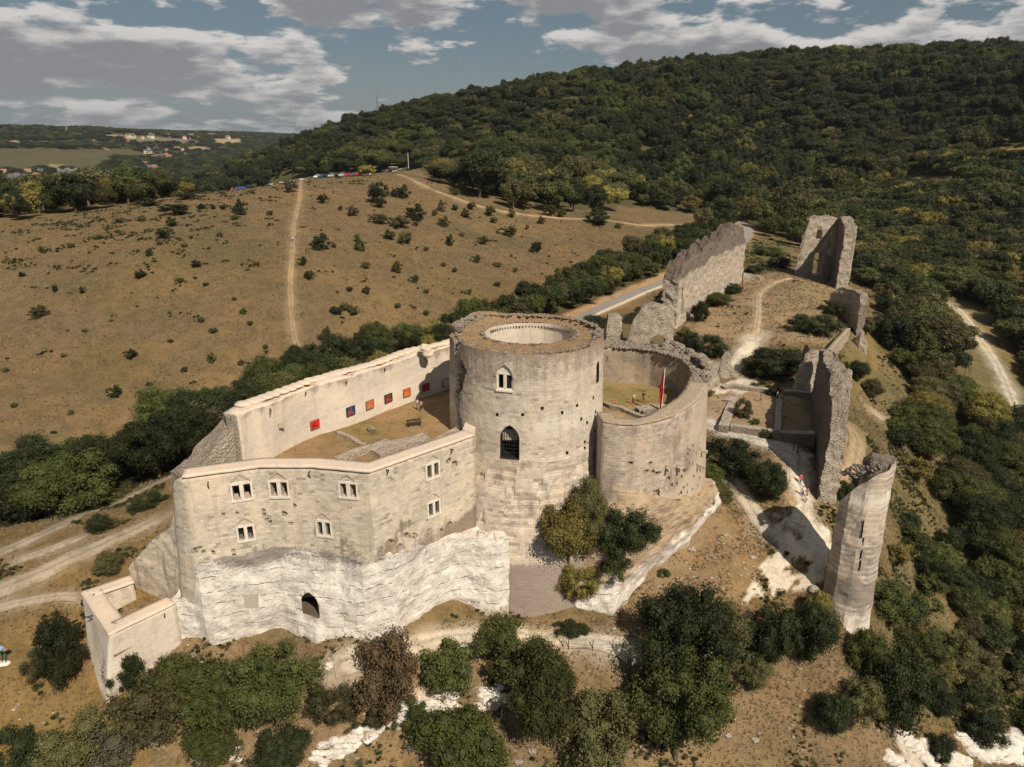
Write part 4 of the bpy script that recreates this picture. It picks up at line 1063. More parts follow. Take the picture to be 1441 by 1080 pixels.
# rooms behind the windows: the floor and back wall of the vanished residence
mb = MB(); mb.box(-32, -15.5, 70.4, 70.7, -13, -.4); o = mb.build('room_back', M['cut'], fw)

# ---- chalk rock the wall stands on
rockc = MB
foot = [Pz(u, v, -18.6) for u, v in ((243,920),(284,913),(300,911),(350,897),(400,895),(428,905),(445,917),(480,914),(520,905),(560,891),(600,874),(637,856),(668,860),(700,863),(716,858))]
def lip_for(u, v, fx, fy, out):
    return None
lip = []
tl = [(x_, y_) for x_, y_, z_ in top_line[1:]]
for f_ in foot:
    xs = f_.x; y_ = np.interp(xs, [t_[0] for t_ in tl], [t_[1] for t_ in tl]); lip.append((xs, float(y_)))
stn = []
for k, (f_, l_) in enumerate(zip(foot, lip)):
    u_ = [243,284,300,350,400,428,445,480,520,560,600,637,668,700,716][k]
    zt = np.interp(u_, [243, 285, 300, 500, 560, 637, 716], [-12.6, -12.0, -7.0, -7.2, -8.0, -8.8, -10.0])
    ly = l_[1] - (.50 if u_ < 500 else (1.3 if u_ < 580 else .68)) if u_ <= 637 else f_.y + 1.6
    fy_ = min(f_.y - .2, ly - .35)
    stn.append((f_.x, fy_, -20.5, f_.x, ly, zt, 5.0))
def chalk_bulge(s, z, h):
    q = np.stack([s * .28, s * 0, z * .22], 1); st2 = np.stack([s * .12, s * 0, z * 1.1], 1)
    blk = np.round(fbm(np.stack([s * .55, s * 0, z * .45], 1), 13, 2) * 4) / 4
    return (1 - .8 * h) * .38 * fbm(q, 7, 4) + .08 * fbm(st2, 9, 3) + .24 * blk + .03 * (np.mod(z * .62 + .9 * vn(q), 1) - .5)
def m_chalk(V, Cm):
    st_ = fbm(np.stack([V[:, 0] * .3, V[:, 1] * .3, V[:, 2] * .5], 1), 24, 4)
    Cm[:, 0] = np.clip((V[:, 2] + 10.2) * .33 + st_ * .9, 0, 1) * .85
    Cm[:, 1] = np.clip((-16.8 - V[:, 2]) * .3 + st_ * .4, 0, .6)
    return Cm
me = wall_mesh('chalkface', stn, 5.0, [M['chalk']], step=.32, rough=.2, side=1, mask=m_chalk, bulge=chalk_bulge, rscale=1.6, topn=.3, rag=.8)
ch = obj('chalk_cliff', me); tag(ch, kind='structure')
me.materials.append(plain('shaded_cave_earth', (.10, .075, .055), .9))  # brown cave walls, darkened so the hollow's shade is in the colour
cm = MB(); q = PY(438, 866, 66.6); prism(cm, (q.x, q.y, q.z), (.35, -.94), arch_pts(1.7, q.z - .1, q.z + 2.7), 2.6, 3.6); cut(ch, cm)
# masonry patches in the chalk
pat = thing('masonry_patch', (0, 0, 0), 'square patch of warm masonry filling the niche in the white chalk left of the cave', 'masonry patch')
p = PY(349, 851, 66.2); mb = MB(); prism(mb, p, (.05, -1), rect(1.9, p.z - .9, p.z + .9), -.55, 1.2); o = mb.build('stone_infill', M['lime'], pat)

# ================================================================== low tower at the west end
lt = thing('corner_tower', (0, 0, 0), 'low square tower stump with a pale flat rim, far left end of the castle', 'tower')
ZT = -12.5
TA, TB, TC_, TD = [Pz(u, v, ZT) for u, v in ((115,835),(154,895),(240,850),(183,812))]
TAb = Pz(129,988,-21.5); TBb = Pz(146,1004,-22)
stn = [(TD.x - 1.0, TD.y + 0, -21, TD.x, TD.y, ZT), (TAb.x, TAb.y, -22, TA.x, TA.y, ZT), (TBb.x, TBb.y, -23, TB.x, TB.y, ZT), (TC_.x + .6, TC_.y - .5, -21.5, TC_.x + .6, TC_.y, ZT)]
def m_tow(V, Cm):
    st_ = fbm(np.stack([V[:, 0] * .5, V[:, 1] * .5, V[:, 2] * .25], 1), 44, 4)
    Cm[:, 0] = np.clip((-18.5 - V[:, 2]) * .25, 0, .5) + np.clip(st_ - .1, 0, 1) * .6; Cm[:, 1] = np.clip(.25 - st_, 0, .55)
    return Cm
obj('wall_body', wall_mesh('lowtower', stn, 1.6, [M['inner'], M['cope'], M['lime'], M['lime']], step=.4, rough=.12, side=1, mask=m_tow, topn=.08, smooth_on=True), lt)
cap_l = [(s_[3], s_[4], ZT + .0, s_[3], s_[4], ZT + .22, 1.9) for s_ in stn]
cap_l = [(x_ + dx, y_ + dy, z_, x2 + dx, y2 + dy, z2, t_) for (x_, y_, z_, x2, y2, z2, t_), (dx, dy) in zip(cap_l, ((0, .15), (-.15, 0), (0, -.15), (0, -.15)))]
obj('capping', wall_mesh('lowtowercap', cap_l, 1.9, [M['cope']], step=.4, rough=.08, side=1, topn=.05, smooth_on=True), lt)
mb = MB(); fl = [TA, TB, TC_, TD]; mb.add([(p.x, p.y, ZT - 2.6) for p in fl], [(0, 1, 2, 3)]); mb.build('tower_floor', M['tufftop'], lt)
spout(lt, TB * .45 + TA * .55 + Vector((0, 0, -.4)), (-.8, -.6), .9); q = Pz(232, 862, -13.0); spout(lt, q, (.35, -.93), .8)
bwk = thing('broken_wall', (0, 0, 0), 'ragged broken wall stepping down from the big window wall to the low square tower', 'ruined wall')
stn = [(TD.x - .1, TD.y + .3, -20, TD.x - .1, TD.y + .3, -11.6), (TD.x + 1.8, TD.y - .2, -20, TD.x + 1.8, TD.y - .2, -9.3), (TD.x + 4.2, TD.y - 1.2, -20, TD.x + 4.2, TD.y - 1.2, -6.8), (-37.0, 67.9, -20, -37.0, 67.9, -4.2), (-35.6, 67.2, -20, -35.6, 67.2, -1.2)]
def m_bw(V, Cm):
    st_ = fbm(np.stack([V[:, 0] * 1.1, V[:, 1] * .8, V[:, 2] * .1], 1), 54, 4); Cm[:, 0] = np.clip(.15 + st_, 0, .8); return Cm
obj('wall_body', wall_mesh('stepwall', stn, 1.8, [M['lime'], M['rubble'], M['rubble'], M['rubblepale']], step=.35, rough=.28, rag=.55, side=1, mask=m_bw, topn=.5, steps=.3), bwk)

# ================================================================== east chemise, the round bailey right of the keep
rw = thing('ring_wall', (0, 0, 0), 'curved brown-coursed bailey wall wrapping round the courtyard right of the keep', 'castle wall')
out = [(848.5,596,3.5,-7.5),(872,599,3.5,-7.5),(898,599,3.5,-8),(925,594,3.5,-9),(949.5,586,3.6,-10),(966,577,3.7,-11),(980,566,3.8,-12.5),(990,554,3.9,-13.5),(995.5,541,4.1,-14),(996.5,527,4.5,-13),(991,514,5.0,-12),(975,502,5.4,-12),(955,496,5.5,-12),(925,489,5.5,-12),(898,486,5.5,-12),(870,484.5,5.5,-12),(840,483,5.5,-12),(812,482,5.5,-12)]
oP = [Pz(u, v, z) for u, v, z, b in out]
stn = []; 
cx_, cy_ = 15.0, 92.0
left_start = (9.3, 79.6)
for k, (p, (u, v, z, zb)) in enumerate(zip(oP, out)):
    d = Vector((p.x - cx_, p.y - cy_, 0)).normalized(); bt = 1.2 if k < 11 else .3
    stn.append((p.x + d.x * bt, p.y + d.y * bt, zb, p.x, p.y, z, 1.5 if k < 4 else (2.4 if k < 10 else 2.2)))
stn.insert(0, (10.4, 81.5, -7.5, 10.5, 81.5, 3.5, 1.5))
def m_ring(V, Cm):
    st_ = fbm(np.stack([V[:, 0] * .35, V[:, 1] * .35, V[:, 2] * .3], 1), 64, 4)
    Cm[:, 1] = np.clip((-4.5 - V[:, 2]) * .25, 0, .5) + np.clip(st_ - .02, 0, 1) * .9 * (V[:, 2] < 1) + np.clip((V[:, 0] - 21) / 6, 0, .45) * (V[:, 1] < 93)
    Cm[:, 0] = np.clip((V[:, 2] - 2.2) * .35, 0, .4) * np.clip(.6 + st_, 0, 1)
    Cm[:, 2] = np.clip(-st_ + .15, 0, .5)
    return Cm
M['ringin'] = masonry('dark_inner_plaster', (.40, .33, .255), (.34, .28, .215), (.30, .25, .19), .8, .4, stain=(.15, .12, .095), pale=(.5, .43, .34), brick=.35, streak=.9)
M['ringtop'] = rock_mat('trodden_wall_walk', (.43, .345, .25), (.33, .26, .19), bump=.35)
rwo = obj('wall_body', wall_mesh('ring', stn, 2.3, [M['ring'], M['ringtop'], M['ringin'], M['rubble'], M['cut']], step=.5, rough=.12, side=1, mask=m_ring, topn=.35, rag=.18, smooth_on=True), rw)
cm = MB()
for i in range(60):                                                     # put-log holes and lost stones
    if i < 16: u_, v_ = rg.uniform(862, 975), rg.choice([648, 661, 681, 690]) + rg.uniform(-4, 4)
    elif i < 44: u_, v_ = rg.uniform(960, 988), rg.uniform(625, 685)
    else: u_, v_ = rg.uniform(900, 985), rg.uniform(655, 695)
    best = None
    P_, s_ = resample([(s[3], s[4]) for s in stn[:11]], .5)
    for (x_, y_) in P_:
        q = PY(u_, v_, y_)
        if best is None or abs(q.x - x_) < best[0]: best = (abs(q.x - x_), x_, y_, q.z)
    _, x_, y_, z_ = best; d = Vector((x_ - cx_, y_ - cy_, 0)).normalized(); s_ = rg.uniform(.2, .4)
    prism(cm, (x_ + d.x * .7, y_ + d.y * .7, z_), d, rect(s_, z_ - s_/2, z_ + s_/2), .7, .8)
cut(rwo, cm)
cap_l = [(s[3], s[4], s[5] + .02, s[3], s[4], s[5] + .22, s[6] + .1) for s in stn[:10]]
obj('capping', wall_mesh('ringcap', cap_l, 1.6, [M['ringtop']], step=.5, rough=.1, side=1, topn=.1, smooth_on=True), rw)
pts = []
P_, s_ = resample([(s[3], s[4], s[5], 0) for s in stn[9:]], .25)
for k in range(520):
    i = rg.randrange(len(P_)); d = Vector((P_[i][0] - cx_, P_[i][1] - cy_, 0)).normalized(); t_ = rg.uniform(-.1, 1.1); pts.append((P_[i][0] - d.x * 2.2 * t_, P_[i][1] - d.y * 2.2 * t_, P_[i][2] + .1 + .4 * max(0, .4 - t_)))
rubble_bits(rw, pts, (.14, .42), 'rubble', 'crest_rubble', 5)
for (u_, v_, r_) in ((943,487,.9),(950,484,1.0),(957,487,.8),(966,494,.8),(976,499,.8),(985,505,.7),(930,484,.7)):
    pass
mb = MB()
for i in range(34):
    u_ = rg.uniform(936, 992); v_ = np.interp(u_, [936, 960, 992], [489, 491, 515]); p = Pz(u_, v_, 5.6); mb.rock((p.x, p.y, 5.6 + rg.uniform(-.2, .9)), rg.uniform(.4, .9), i, n=2)
mb.build('parapet_stump', M['rubble'], rw)
q = Pz(853, 502, 4.6); spout(rw, q, (.2, -1), 1.0)
rin = [(s[3] - Vector((s[3]-cx_, s[4]-cy_, 0)).normalized().x * .9, s[4] - Vector((s[3]-cx_, s[4]-cy_, 0)).normalized().y * .9) for s in stn] + [(2, 95), (2, 80)]
floor_sheet('courtyard_ground', rin, 0, (.33, .225, .12), .12, spots=[(20, 98, 4, (.24, .20, .08), .5), (13, 88, 3, (.42, .31, .2), -.1), (16, 98, 5, (.24, .19, .08), .45)])
# rock and earth slope under the ring wall
tp = [(10.4,79.6,-3.2),(11.8,77.2,-4.8),(15,76.0,-5.8),(19,77.6,-7.2),(22.5,80.5,-8.8),(25.2,84.5,-10.2),(27.4,89,-11.6),(28.6,94,-12.4)]
bt_ = [Pz(u, v, z) for u, v, z in ((800,862,-20.4),(835,862,-20.2),(862,862,-20),(905,812,-19),(948,775,-17.5),(975,738,-16),(1002,712,-14.6),(1010,690,-13.4))]
stn2 = [(b_.x, b_.y - .3, b_.z - 1.5, t_[0] + .4, t_[1] + .3, t_[2] + .8) for b_, t_ in zip(bt_, tp)]
def rb(s, z, h): q = np.stack([s * .3, s * 0, z * .3], 1); return 1.1 * fbm(q, 17, 4) + math.sin(h * math.pi) * .9
def m_rock(V, Cm):
    uu = 720.5 + V[:, 0] / (V[:, 1] * cp - (V[:, 2] - 36) * sp) * 1000; t_ = (V[:, 2] - 36) / V[:, 1]
    # white chalk exposed low on the right, brown earth above
    low = [( (b_.x, b_.z) ) for b_ in bt_]; zb = np.interp(V[:, 0], [b_.x for b_ in bt_], [b_.z for b_ in bt_])
    nn_ = fbm(V * .5, 33, 4)
    k = np.clip(1.3 - np.abs((V[:, 2] - zb) - np.interp(V[:, 0], [8, 12, 20, 26], [.6, 2.0, 2.6, 1.6])) / np.interp(V[:, 0], [8, 13, 22, 27], [.8, 2.6, 2.2, 1.2]) + nn_, 0, 1)
    Cm[:, 1] = (1 - k) * .95; Cm[:, 0] = np.clip(-nn_, 0, 1) * .3; return Cm
me = wall_mesh('ringrock', stn2, 3.5, [M['chalk']], step=.4, rough=.35, side=1, mask=m_rock, bulge=rb, rscale=1.3, topn=.5)
tag(obj('rock_outcrop', me), kind='structure')

# ================================================================== ruins of the middle and outer wards
def ruin(name, label, stn, thick, mats=None, cat='ruined wall', part='wall_body', cutters=None, **kw):
    t = thing(name, (0, 0, 0), label, cat)
    m_ = mats or [M['rubblepale'], M['rubble'], M['rubble'], M['rubble']]
    o = obj(part, wall_mesh(name + '_m', stn, thick, m_ + [M['cut']], **kw), t)
    if cutters: cut(o, cutters)
    return t
# slender fragment standing alone at the right
def m_shaft(V, Cm):
    st_ = fbm(np.stack([V[:, 0] * .5, V[:, 1] * .5, V[:, 2] * .5], 1), 74, 4)
    Cm[:, 1] = np.clip(1 - np.abs(V[:, 2] + 5) / 3.2, 0, 1) * .55 + np.clip((-19 - V[:, 2]) * .3, 0, .6); Cm[:, 0] = np.clip(1 - np.abs(V[:, 2] + 17.3) / 2.5, 0, .5) + np.clip(st_, 0, .4); return Cm
t = ruin('tower_fragment', 'tall slender tower fragment with striped courses, standing alone at the right of the ruins',
     [(39.6,76.6,-21,39.9,77.2,-6.2),(39.9,74.8,-23,40.5,75.8,-4.2),(41.4,73.3,-25.5,42.0,74.9,-2.2),(43.4,73.2,-26,43.9,74.9,-.9),(45.2,74.6,-26,45.2,76.0,-.5),(46.4,77.2,-26,46.3,77.8,-1.0),(46.9,79.6,-24,46.8,80,-2.0)],
     3.0, [M['shaft'], M['rubbledark'], M['rubble'], M['rubblepale']], cat='ruined tower', rough=.26, rscale=1.5, rag=.4, topn=.9, mask=m_shaft, step=.38)
mb = MB()                                                              # settlement crack
c_ = PY(1216, 740, 74.2)
for i, (u_, v_) in enumerate(((1216,740),(1214,752),(1215,764),(1212,780),(1210,794),(1209,797))):
    p = PY(u_, v_, 74.2); p.y = 73.2 + 1.7 * (p.z + 26) / 25.1 + .0; mb.box(-.025, .025, -.09, .1, -.6, .6, Matrix.Translation(p))
mb.build('crack', M['dark'], t)
pts = [(x_, 75.6 + abs(x_ - 43.6) * .55 + rg.uniform(.2, 2.4), 0) for x_ in [rg.uniform(40.8, 46) for _ in range(130)]]
rubble_bits(t, [(x_, y_, np.interp(x_, [40, 42, 44, 48], [-4.5, -2.2, -1.0, -.9])) for x_, y_, z_ in pts], (.14, .36), 'rubbledark', 'crest_rubble', 8)
# long thin wall seen end on
def m_rub(V, Cm):
    st_ = fbm(V * .35, 84, 4); Cm[:, 0] = np.clip(st_ * .9, 0, .7); Cm[:, 1] = np.clip(-st_ * .8, 0, .5); return Cm
ruin('ruined_wall', 'tall narrow rubble wall seen end-on beside the white path with people, casting a long shadow',
     [(45.0,93.0,-17,45.6,93.8,-3.5,2.2),(45.3,94.4,-17,45.9,95.0,-.6,2.2),(47,99,-16,47.4,99.5,.6,2.6),(49.6,106,-15,49.8,106,.9,3.2),(52.0,113,-13,52.2,113,-.3,2.6),(53.6,118,-12.5,53.8,118,.6,2.0),(55.2,122.5,-12.5,55.2,122.5,-.8,1.9)],
     3.0, [M['rubbledark'], M['rubble'], M['rubblepale'], M['rubblepale']], side=-1, rough=.5, rscale=1.7, rag=.7, topn=1.0, mask=m_rub, steps=.2)
ruin('ruin_stump', 'thick rounded stone stump leaning beside the far end of the tall narrow wall',
     [(52.3,125.6,-12,53.3,125.8,-4.5),(53.2,124.6,-12,54.0,124.8,-1.4),(55,124.2,-12,55.2,124.6,-.8),(56.4,124.8,-12,56.4,125.2,-1.2),(57.2,126,-12,57.0,126.2,-4)],
     2.8, rough=.45, rscale=1.7, rag=.4, topn=.9, mask=m_rub)
def m_ret(V, Cm): Cm[:, 0] = .12 + np.clip((V[:, 2] + 6) * .3, 0, .3); return Cm
ruin('retaining_wall', 'smooth grey retaining wall at the right corner of the upper bare terrace', [(63.6,136.0,-13,63.9,136.4,-4.7),(68.5,143.5,-14.5,68.8,143.9,-4.7),(75,152.6,-15,75.1,152.8,-4.5)],
     1.0, [M['ringin'], M['ringtop'], M['ringin'], M['ringin']], cat='retaining wall', rough=.06, rag=.05, mask=m_ret, smooth_on=True)
ruin('ruined_wall', 'curved pale wall fragment on the right brink of the upper terrace, flat on top', [(79.5,176,-9,79.8,176,-1.5,1.6),(81,174,-10,81.2,174,.2,2),(82.6,170.5,-12,82.6,170.5,.7,2.2),(83.0,167,-13,82.8,167,.2,2),(82.6,165,-14,82.4,165,-2.0,1.6)],
     2.0, rough=.42, rscale=1.7, rag=.35, topn=.5, mask=m_rub)
ruin('rubble_heap', 'jagged lump of pale rubble just below the curved fragment on the right brink', [(78.0,158,-15,78.4,158.6,-8.6),(79.4,156,-16,79.6,156.6,-6.8),(81.2,155.6,-17,81.2,156,-8.6),(82,157,-16,81.8,157.4,-10)],
     2.2, rough=.6, rag=.9, topn=1.2, mask=m_rub, cat='ruined wall')
# gate tower at the far end
cm = MB()
y0 = 221.4
p = Pz(1147, 380, -4.0); prism(cm, (95.2, 221.5, 0), (0, -1), arch_pts(3.0, -5.5, 1.6, False), 1.5, 6)
prism(cm, (94.4, 221.8, 0), (0, -1), arch_pts(2.0, 5.6, 8.6, False), 1.5, 6); prism(cm, (99.2, 222.2, 0), (0, -1), arch_pts(2.0, .6, 9.6, False), 1.5, 6)
gt = ruin('ruined_tower', 'roofless gate tower ruin with doorway and window holes at the far end of the castle',
     [(88.0,221,-8,89.6,221.4,6.5,3),(89.4,220.6,-8,90.6,221.0,11.0,3.4),(93,220.8,-8,93.2,221.2,12.3,3.4),(98,221.4,-8,98,221.8,12.2,3),(102.5,223,-8,102.2,223,11.6,3)],
     3.2, cutters=cm, rough=.5, rscale=1.7, rag=.45, topn=.7, mask=m_rub, cat='ruined tower')
obj('side_wall', wall_mesh('gatewing', [(93.6,203,-8,94.2,203.8,9.6,2.8),(94.6,205.5,-8,94.9,205.8,11.4,3.2),(96.2,210,-8,96.4,210,10.6,3.2),(98.2,216,-8,98.4,216,12.2,3.2),(100.4,223,-8,100.4,223,12.0,3.2)], 3, [M['rubbledark'], M['rubble'], M['rubblepale'], M['rubblepale']], side=-1, rough=.5, rscale=1.7, rag=.8, topn=.8, mask=m_rub), gt)
# great curtain on the left of the outer ward
def m_big(V, Cm):
    base_ = np.interp(V[:, 0], [37, 50, 68], [4.0, 5.2, 5.6]); st_ = fbm(V * .3, 94, 4)
    Cm[:, 0] = np.clip((V[:, 2] - base_) * .4 + st_ * .5, 0, .85); Cm[:, 1] = np.clip((base_ - V[:, 2]) * .3, 0, .5); return Cm
tops = [(37.0,156.5,7.2),(38.4,159,8.8),(42.0,165,9.9),(45.2,170.5,9.0),(48.8,177,11.0),(53.5,184.5,10.2),(57.0,190,12.6),(61.5,197,12.6),(64.5,202,11.0),(67.6,207.5,7.0)]
cm = MB(); prism(cm, (38.9, 159.6, 0), (.85, -.52), arch_pts(1.4, -3.2, 3.4), 1.2, 5); prism(cm, (46.5, 172.5, 0), (.85, -.52), arch_pts(2.6, -6.0, -2.6, False), 1.2, 1.8)
ruin('ruined_wall', 'great long jagged wall rising along the left side of the upper terrace, pale below and dark above',
     [(x_ + .3, y_ - .2, -8, x_, y_, z_, 3.4) for x_, y_, z_ in tops], 3.4, [M['rubblepale'], M['rubbledark'], M['rubble'], M['rubblepale']], cutters=cm, rough=.5, rscale=1.7, rag=1.5, topn=1.5, mask=m_big, step=.5, steps=.3)
cm = MB(); q = Pz(925, 489, -6.5); prism(cm, (30.2, 141.7, 0), (0, -1), arch_pts(3.4, -8.0, -2.9, False), 2, 6)
def stY(u, v, Y, zb, du=0, th=2.4): p = PY(u, v, Y); return (p.x + du, Y, zb, p.x, Y, p.z, th)
ruin('ruined_wall', 'broad pale wall fragment with rounded top and low arch, behind the curved bailey wall', [stY(884,470,142.4,-9.5,-.4),stY(889,452,142,-9.5),stY(904,433,141.6,-9.5),stY(923,427,141.4,-9.5),stY(943,433,141.6,-9.5),stY(950,456,142,-9.5)],
     2.4, cutters=cm, rough=.42, rscale=1.7, rag=.3, topn=.5, mask=m_rub)
ruin('ruin_stump', 'narrow waisted stone stump immediately behind the keep, left of the arched wall fragment', [stY(852,470,134,-9.5,.2,2),stY(857,443,134,-9.5,-.3,2),stY(868,441,134,-9.5,0,2),stY(875,446,134,-9.5,.4,2)], 2.0, rough=.5, rscale=1.7, rag=.3, topn=.5, mask=m_rub)
ruin('ruin_stump', 'small upright stone stump at the head of the white path behind the curved bailey wall', [stY(1014,512,133,-11,-.4,1.8),stY(1018,499,132.6,-11,0,1.8),stY(1025,493,132.6,-11,0,1.8),stY(1030,503,133,-11,.5,1.8)], 1.8, rough=.6, rag=.4, topn=.5, mask=m_rub, step=.35)
ruin('ruined_wall', 'low tumbled bank of stones linking the curved bailey wall and the small stump', [stY(978,493,122,-11,0,2),stY(990,500,123,-11,0,2),stY(1004,507,126,-11,0,2),stY(1014,512,130,-11,0,2)], 2, rough=.6, rag=.6, topn=.9, mask=m_rub, step=.4)
ruin('low_wall', 'low broken wall across the foot of the far gate tower', [stY(1046,386,206,-8,0,2),stY(1064,388,205,-8,0,2),stY(1075,392,204,-8,0,2)], 2, rough=.5, rscale=1.7, rag=.5, topn=.5, mask=m_rub)

# ---- foundations of the vanished building in the middle ward
fd = thing('building_foundation', (0, 0, 0), 'rectangular foundation of low stone walls in the middle ward', 'foundation')
def low(name, pts, z, h=.9, th=1.1, par=fd, mats=None, rg_=.22):
    P = [Pz(u, v, z) for u, v in pts]; S = [(p.x, p.y, gz(p.x, p.y) - .6, p.x, p.y, max(z, gz(p.x, p.y) + .35)) for p in P]
    return obj(name, wall_mesh(name, S, th, mats or [M['rubble'], M['rubblepale'], M['rubble'], M['rubble']], step=.35, rough=.16, rag=rg_, side=1, topn=.2), par)
low('wall', [(1028,600),(1060,604),(1100,609),(1147,611)], -9.4, th=1.4); low('wall', [(1026,600),(1033,578),(1040,560)], -9.2, th=1.6); low('wall', [(1020,545),(1034,543),(1060,546),(1092,550)], -8.9, th=1.3)
low('wall', [(1099,606),(1100,575),(1101,552)], -9.2, th=1.0); low('wall', [(1104,551),(1125,552),(1148,554)], -8.9, th=1.2); low('wall', [(1017,563),(1030,566)], -9.3, th=2.0)

# ---- remains in the left courtyard
fr = thing('wall_footings', (0, 0, 0), 'low white wall footings in the grass of the left courtyard', 'foundation')
def lowc(pts, z=.35, th=.9, par=fr, m_='rubblepale'):
    P = [Pz(u, v, z) for u, v in pts]; obj('footing', wall_mesh('footing', [(p.x, p.y, -.4, p.x, p.y, z) for p in P], th, [M[m_], M['rubblepale'], M[m_], M[m_]], step=.3, rough=.14, rag=.15, side=1, topn=.2), par)
lowc([(478,648),(495,642),(515,634),(551,622)], .5, 1.3); lowc([(472,608),(488,616),(510,626)], .3, .6); lowc([(535,640),(570,627),(606,617)], .5, 2.2); lowc([(600,640),(630,618),(655,606)], .9, 1.6)
p = Pz(523, 607, 0); o = MB(); o.rock((0, 0, .35), (.55, .45, .45), 4, n=2); s_ = o.mesh('boulder', M['rubble']); tag(obj('boulder', s_, loc=(p.x, p.y, 0)), 'grey boulder lying alone on the grass of the left courtyard', 'boulder')
# ---- kerbs and blocks in the right courtyard
kb = thing('wall_footings', (0, 0, 0), 'low curving kerb of stone in the right courtyard', 'foundation')
P = [(848,566),(858,571),(872,574),(888,580),(903,586)]
lowc(P, .5, .7, kb, 'rubble'); lowc([(900,578),(925,576),(943,575)], .7, 1.6, kb, 'rubble')
rk = thing('stone_block', tuple(Pz(912, 586, 0)), 'squared stone block lying by the foot of the red banner', 'stone block'); mb = MB(); mb.box(-.8, .6, -.4, .5, 0, .75); mb.rock((1.1, .2, .25), .5, 3); mb.build('block', M['rubble'], rk)
# stones at the corner of the paths
for (u_, v_, r_, lab) in ((1145,832,.7,'rough stone at the foot of the slender tower fragment'),(1092,728,.6,'pale stone on the shadowed edge of the white path'),(830,838,.9,'chalk lump below the yellow-green bush')):
    p = G(u_, v_); mb = MB(); mb.rock((0, 0, r_ * .3), r_, int(u_), n=2); tag(obj('boulder', mb.mesh('boulder', M['rubblepale']), loc=tuple(p)), lab, 'boulder')

# ================================================================== bench, banner, fence, gate
def make_bench():
    p = Pz(583, 600, 0); e = thing('bench', p, 'dark wooden bench on the grass of the left courtyard', 'bench'); e.rotation_euler = (0, 0, .35)
    for k in range(3): mb = MB(); mb.box(-.95, .95, -.28 + k * .19, -.12 + k * .19, .43, .48); mb.build('seat_slat', M['iron'], e)
    for k in range(2): mb = MB(); mb.box(-.95, .95, .30, .34, .58 + k * .18, .70 + k * .18); mb.build('backrest_slat', M['iron'], e)
    for x_ in (-.75, .75):
        for y_ in (-.25, .27): mb = MB(); mb.box(x_ - .04, x_ + .04, y_ - .04, y_ + .04, 0, .43 if y_ < 0 else .9); mb.build('leg', M['iron'], e)
    return e
make_bench()
pb = Pz(930, 584, 0); bn = thing('banner', pb, 'tall red banner hanging on a white pole in the right courtyard', 'banner')
mb = MB(); mb.tube([(0, 0, 0), (.1, 0, 6.6)], [.06, .05], 8); mb.build('pole', M['white'], bn)
mb = MB(); n_ = 26
for i in range(n_ + 1):
    z_ = .5 + i / n_ * 5.6; w_ = .16 + .26 * math.sin(i / n_ * 3.0) ** .6
    for k in range(7):
        mb.v.append((-w_ * k / 6 + .05, .16 * math.sin(k * 1.5 + i * .35), z_))
for i in range(n_):
    for k in range(6): b = i * 7 + k; mb.f.append((b, b + 1, b + 8, b + 7)); mb.m.append(0)
mb.build('cloth', M['red'], bn)
fe = thing('post_fence', tuple(G(835, 916)), 'rusty wire fence on thin posts along the chalk path under the keep', 'fence'); o0 = Vector(fe.location)
fp = [G(u, v) - o0 for u, v in ((792,912),(800,914),(834,916),(862,915),(876,918))]
for p in fp: mb = MB(); mb.tube([p + Vector((0, 0, -.2)), p + Vector((0, 0, 1.5))], .05, 6); mb.build('post', M['iron'], fe)
for z_ in (.4, .9, 1.35):
    mb = MB(); mb.tube([p + Vector((0, 0, z_)) for p in fp], .018, 4); mb.build('wire', M['iron'], fe)
gp = G(866, 922); ga = thing('metal_gate', gp, 'pair of grey metal gates standing open beside the chalk path under the keep', 'gate')
for k, (x_, a_) in enumerate(((0, -.9), (1.3, -1.0))):
    T = Matrix.Translation((x_, 0, .1)) @ Matrix.Rotation(a_, 4, 'Z')
    mb = MB()
    for z_ in (.1, 1.5): mb.box(0, 1.8, -.03, .03, z_ - .03, z_ + .03, T)
    for x2 in (0, 1.8): mb.box(x2 - .04, x2 + .04, -.04, .04, -.1, 1.6, T)
    lf = mb.build('gate_leaf', M['steel'], ga)
    for z_ in (.45, .8, 1.15): mb = MB(); mb.box(.04, 1.76, -.02, .02, z_ - .02, z_ + .02, T); mb.build('rail', M['steel'], lf)
# stand with a blue top at the left edge
p = G(4, 934); sd = thing('display_stand', p, 'blue-topped stand with green legs on a pale base at the left edge', 'stand')
mb = MB(); mb.rock((0, 0, .05), (.8, .6, .15), 3, n=2); mb.build('base', M['frame'], sd)
mgreen = plain('green_paint', (.04, .12, .08), .5); mblue = plain('blue_paint', (.25, .38, .62), .5)
for x_ in (-.35, .0, .35): mb = MB(); mb.tube([(x_, 0, .1), (x_ * 1.2, .1, 1.7)], .05, 6); mb.build('leg', mgreen, sd)
mb = MB(); mb.box(-.95, .25, -.3, .5, 1.7, 1.82); mb.build('top', mblue, sd)
mb = MB(); mb.rock((.55, .1, 1.75), .3, 5, n=2); mb.build('knob', M['wood'], sd)

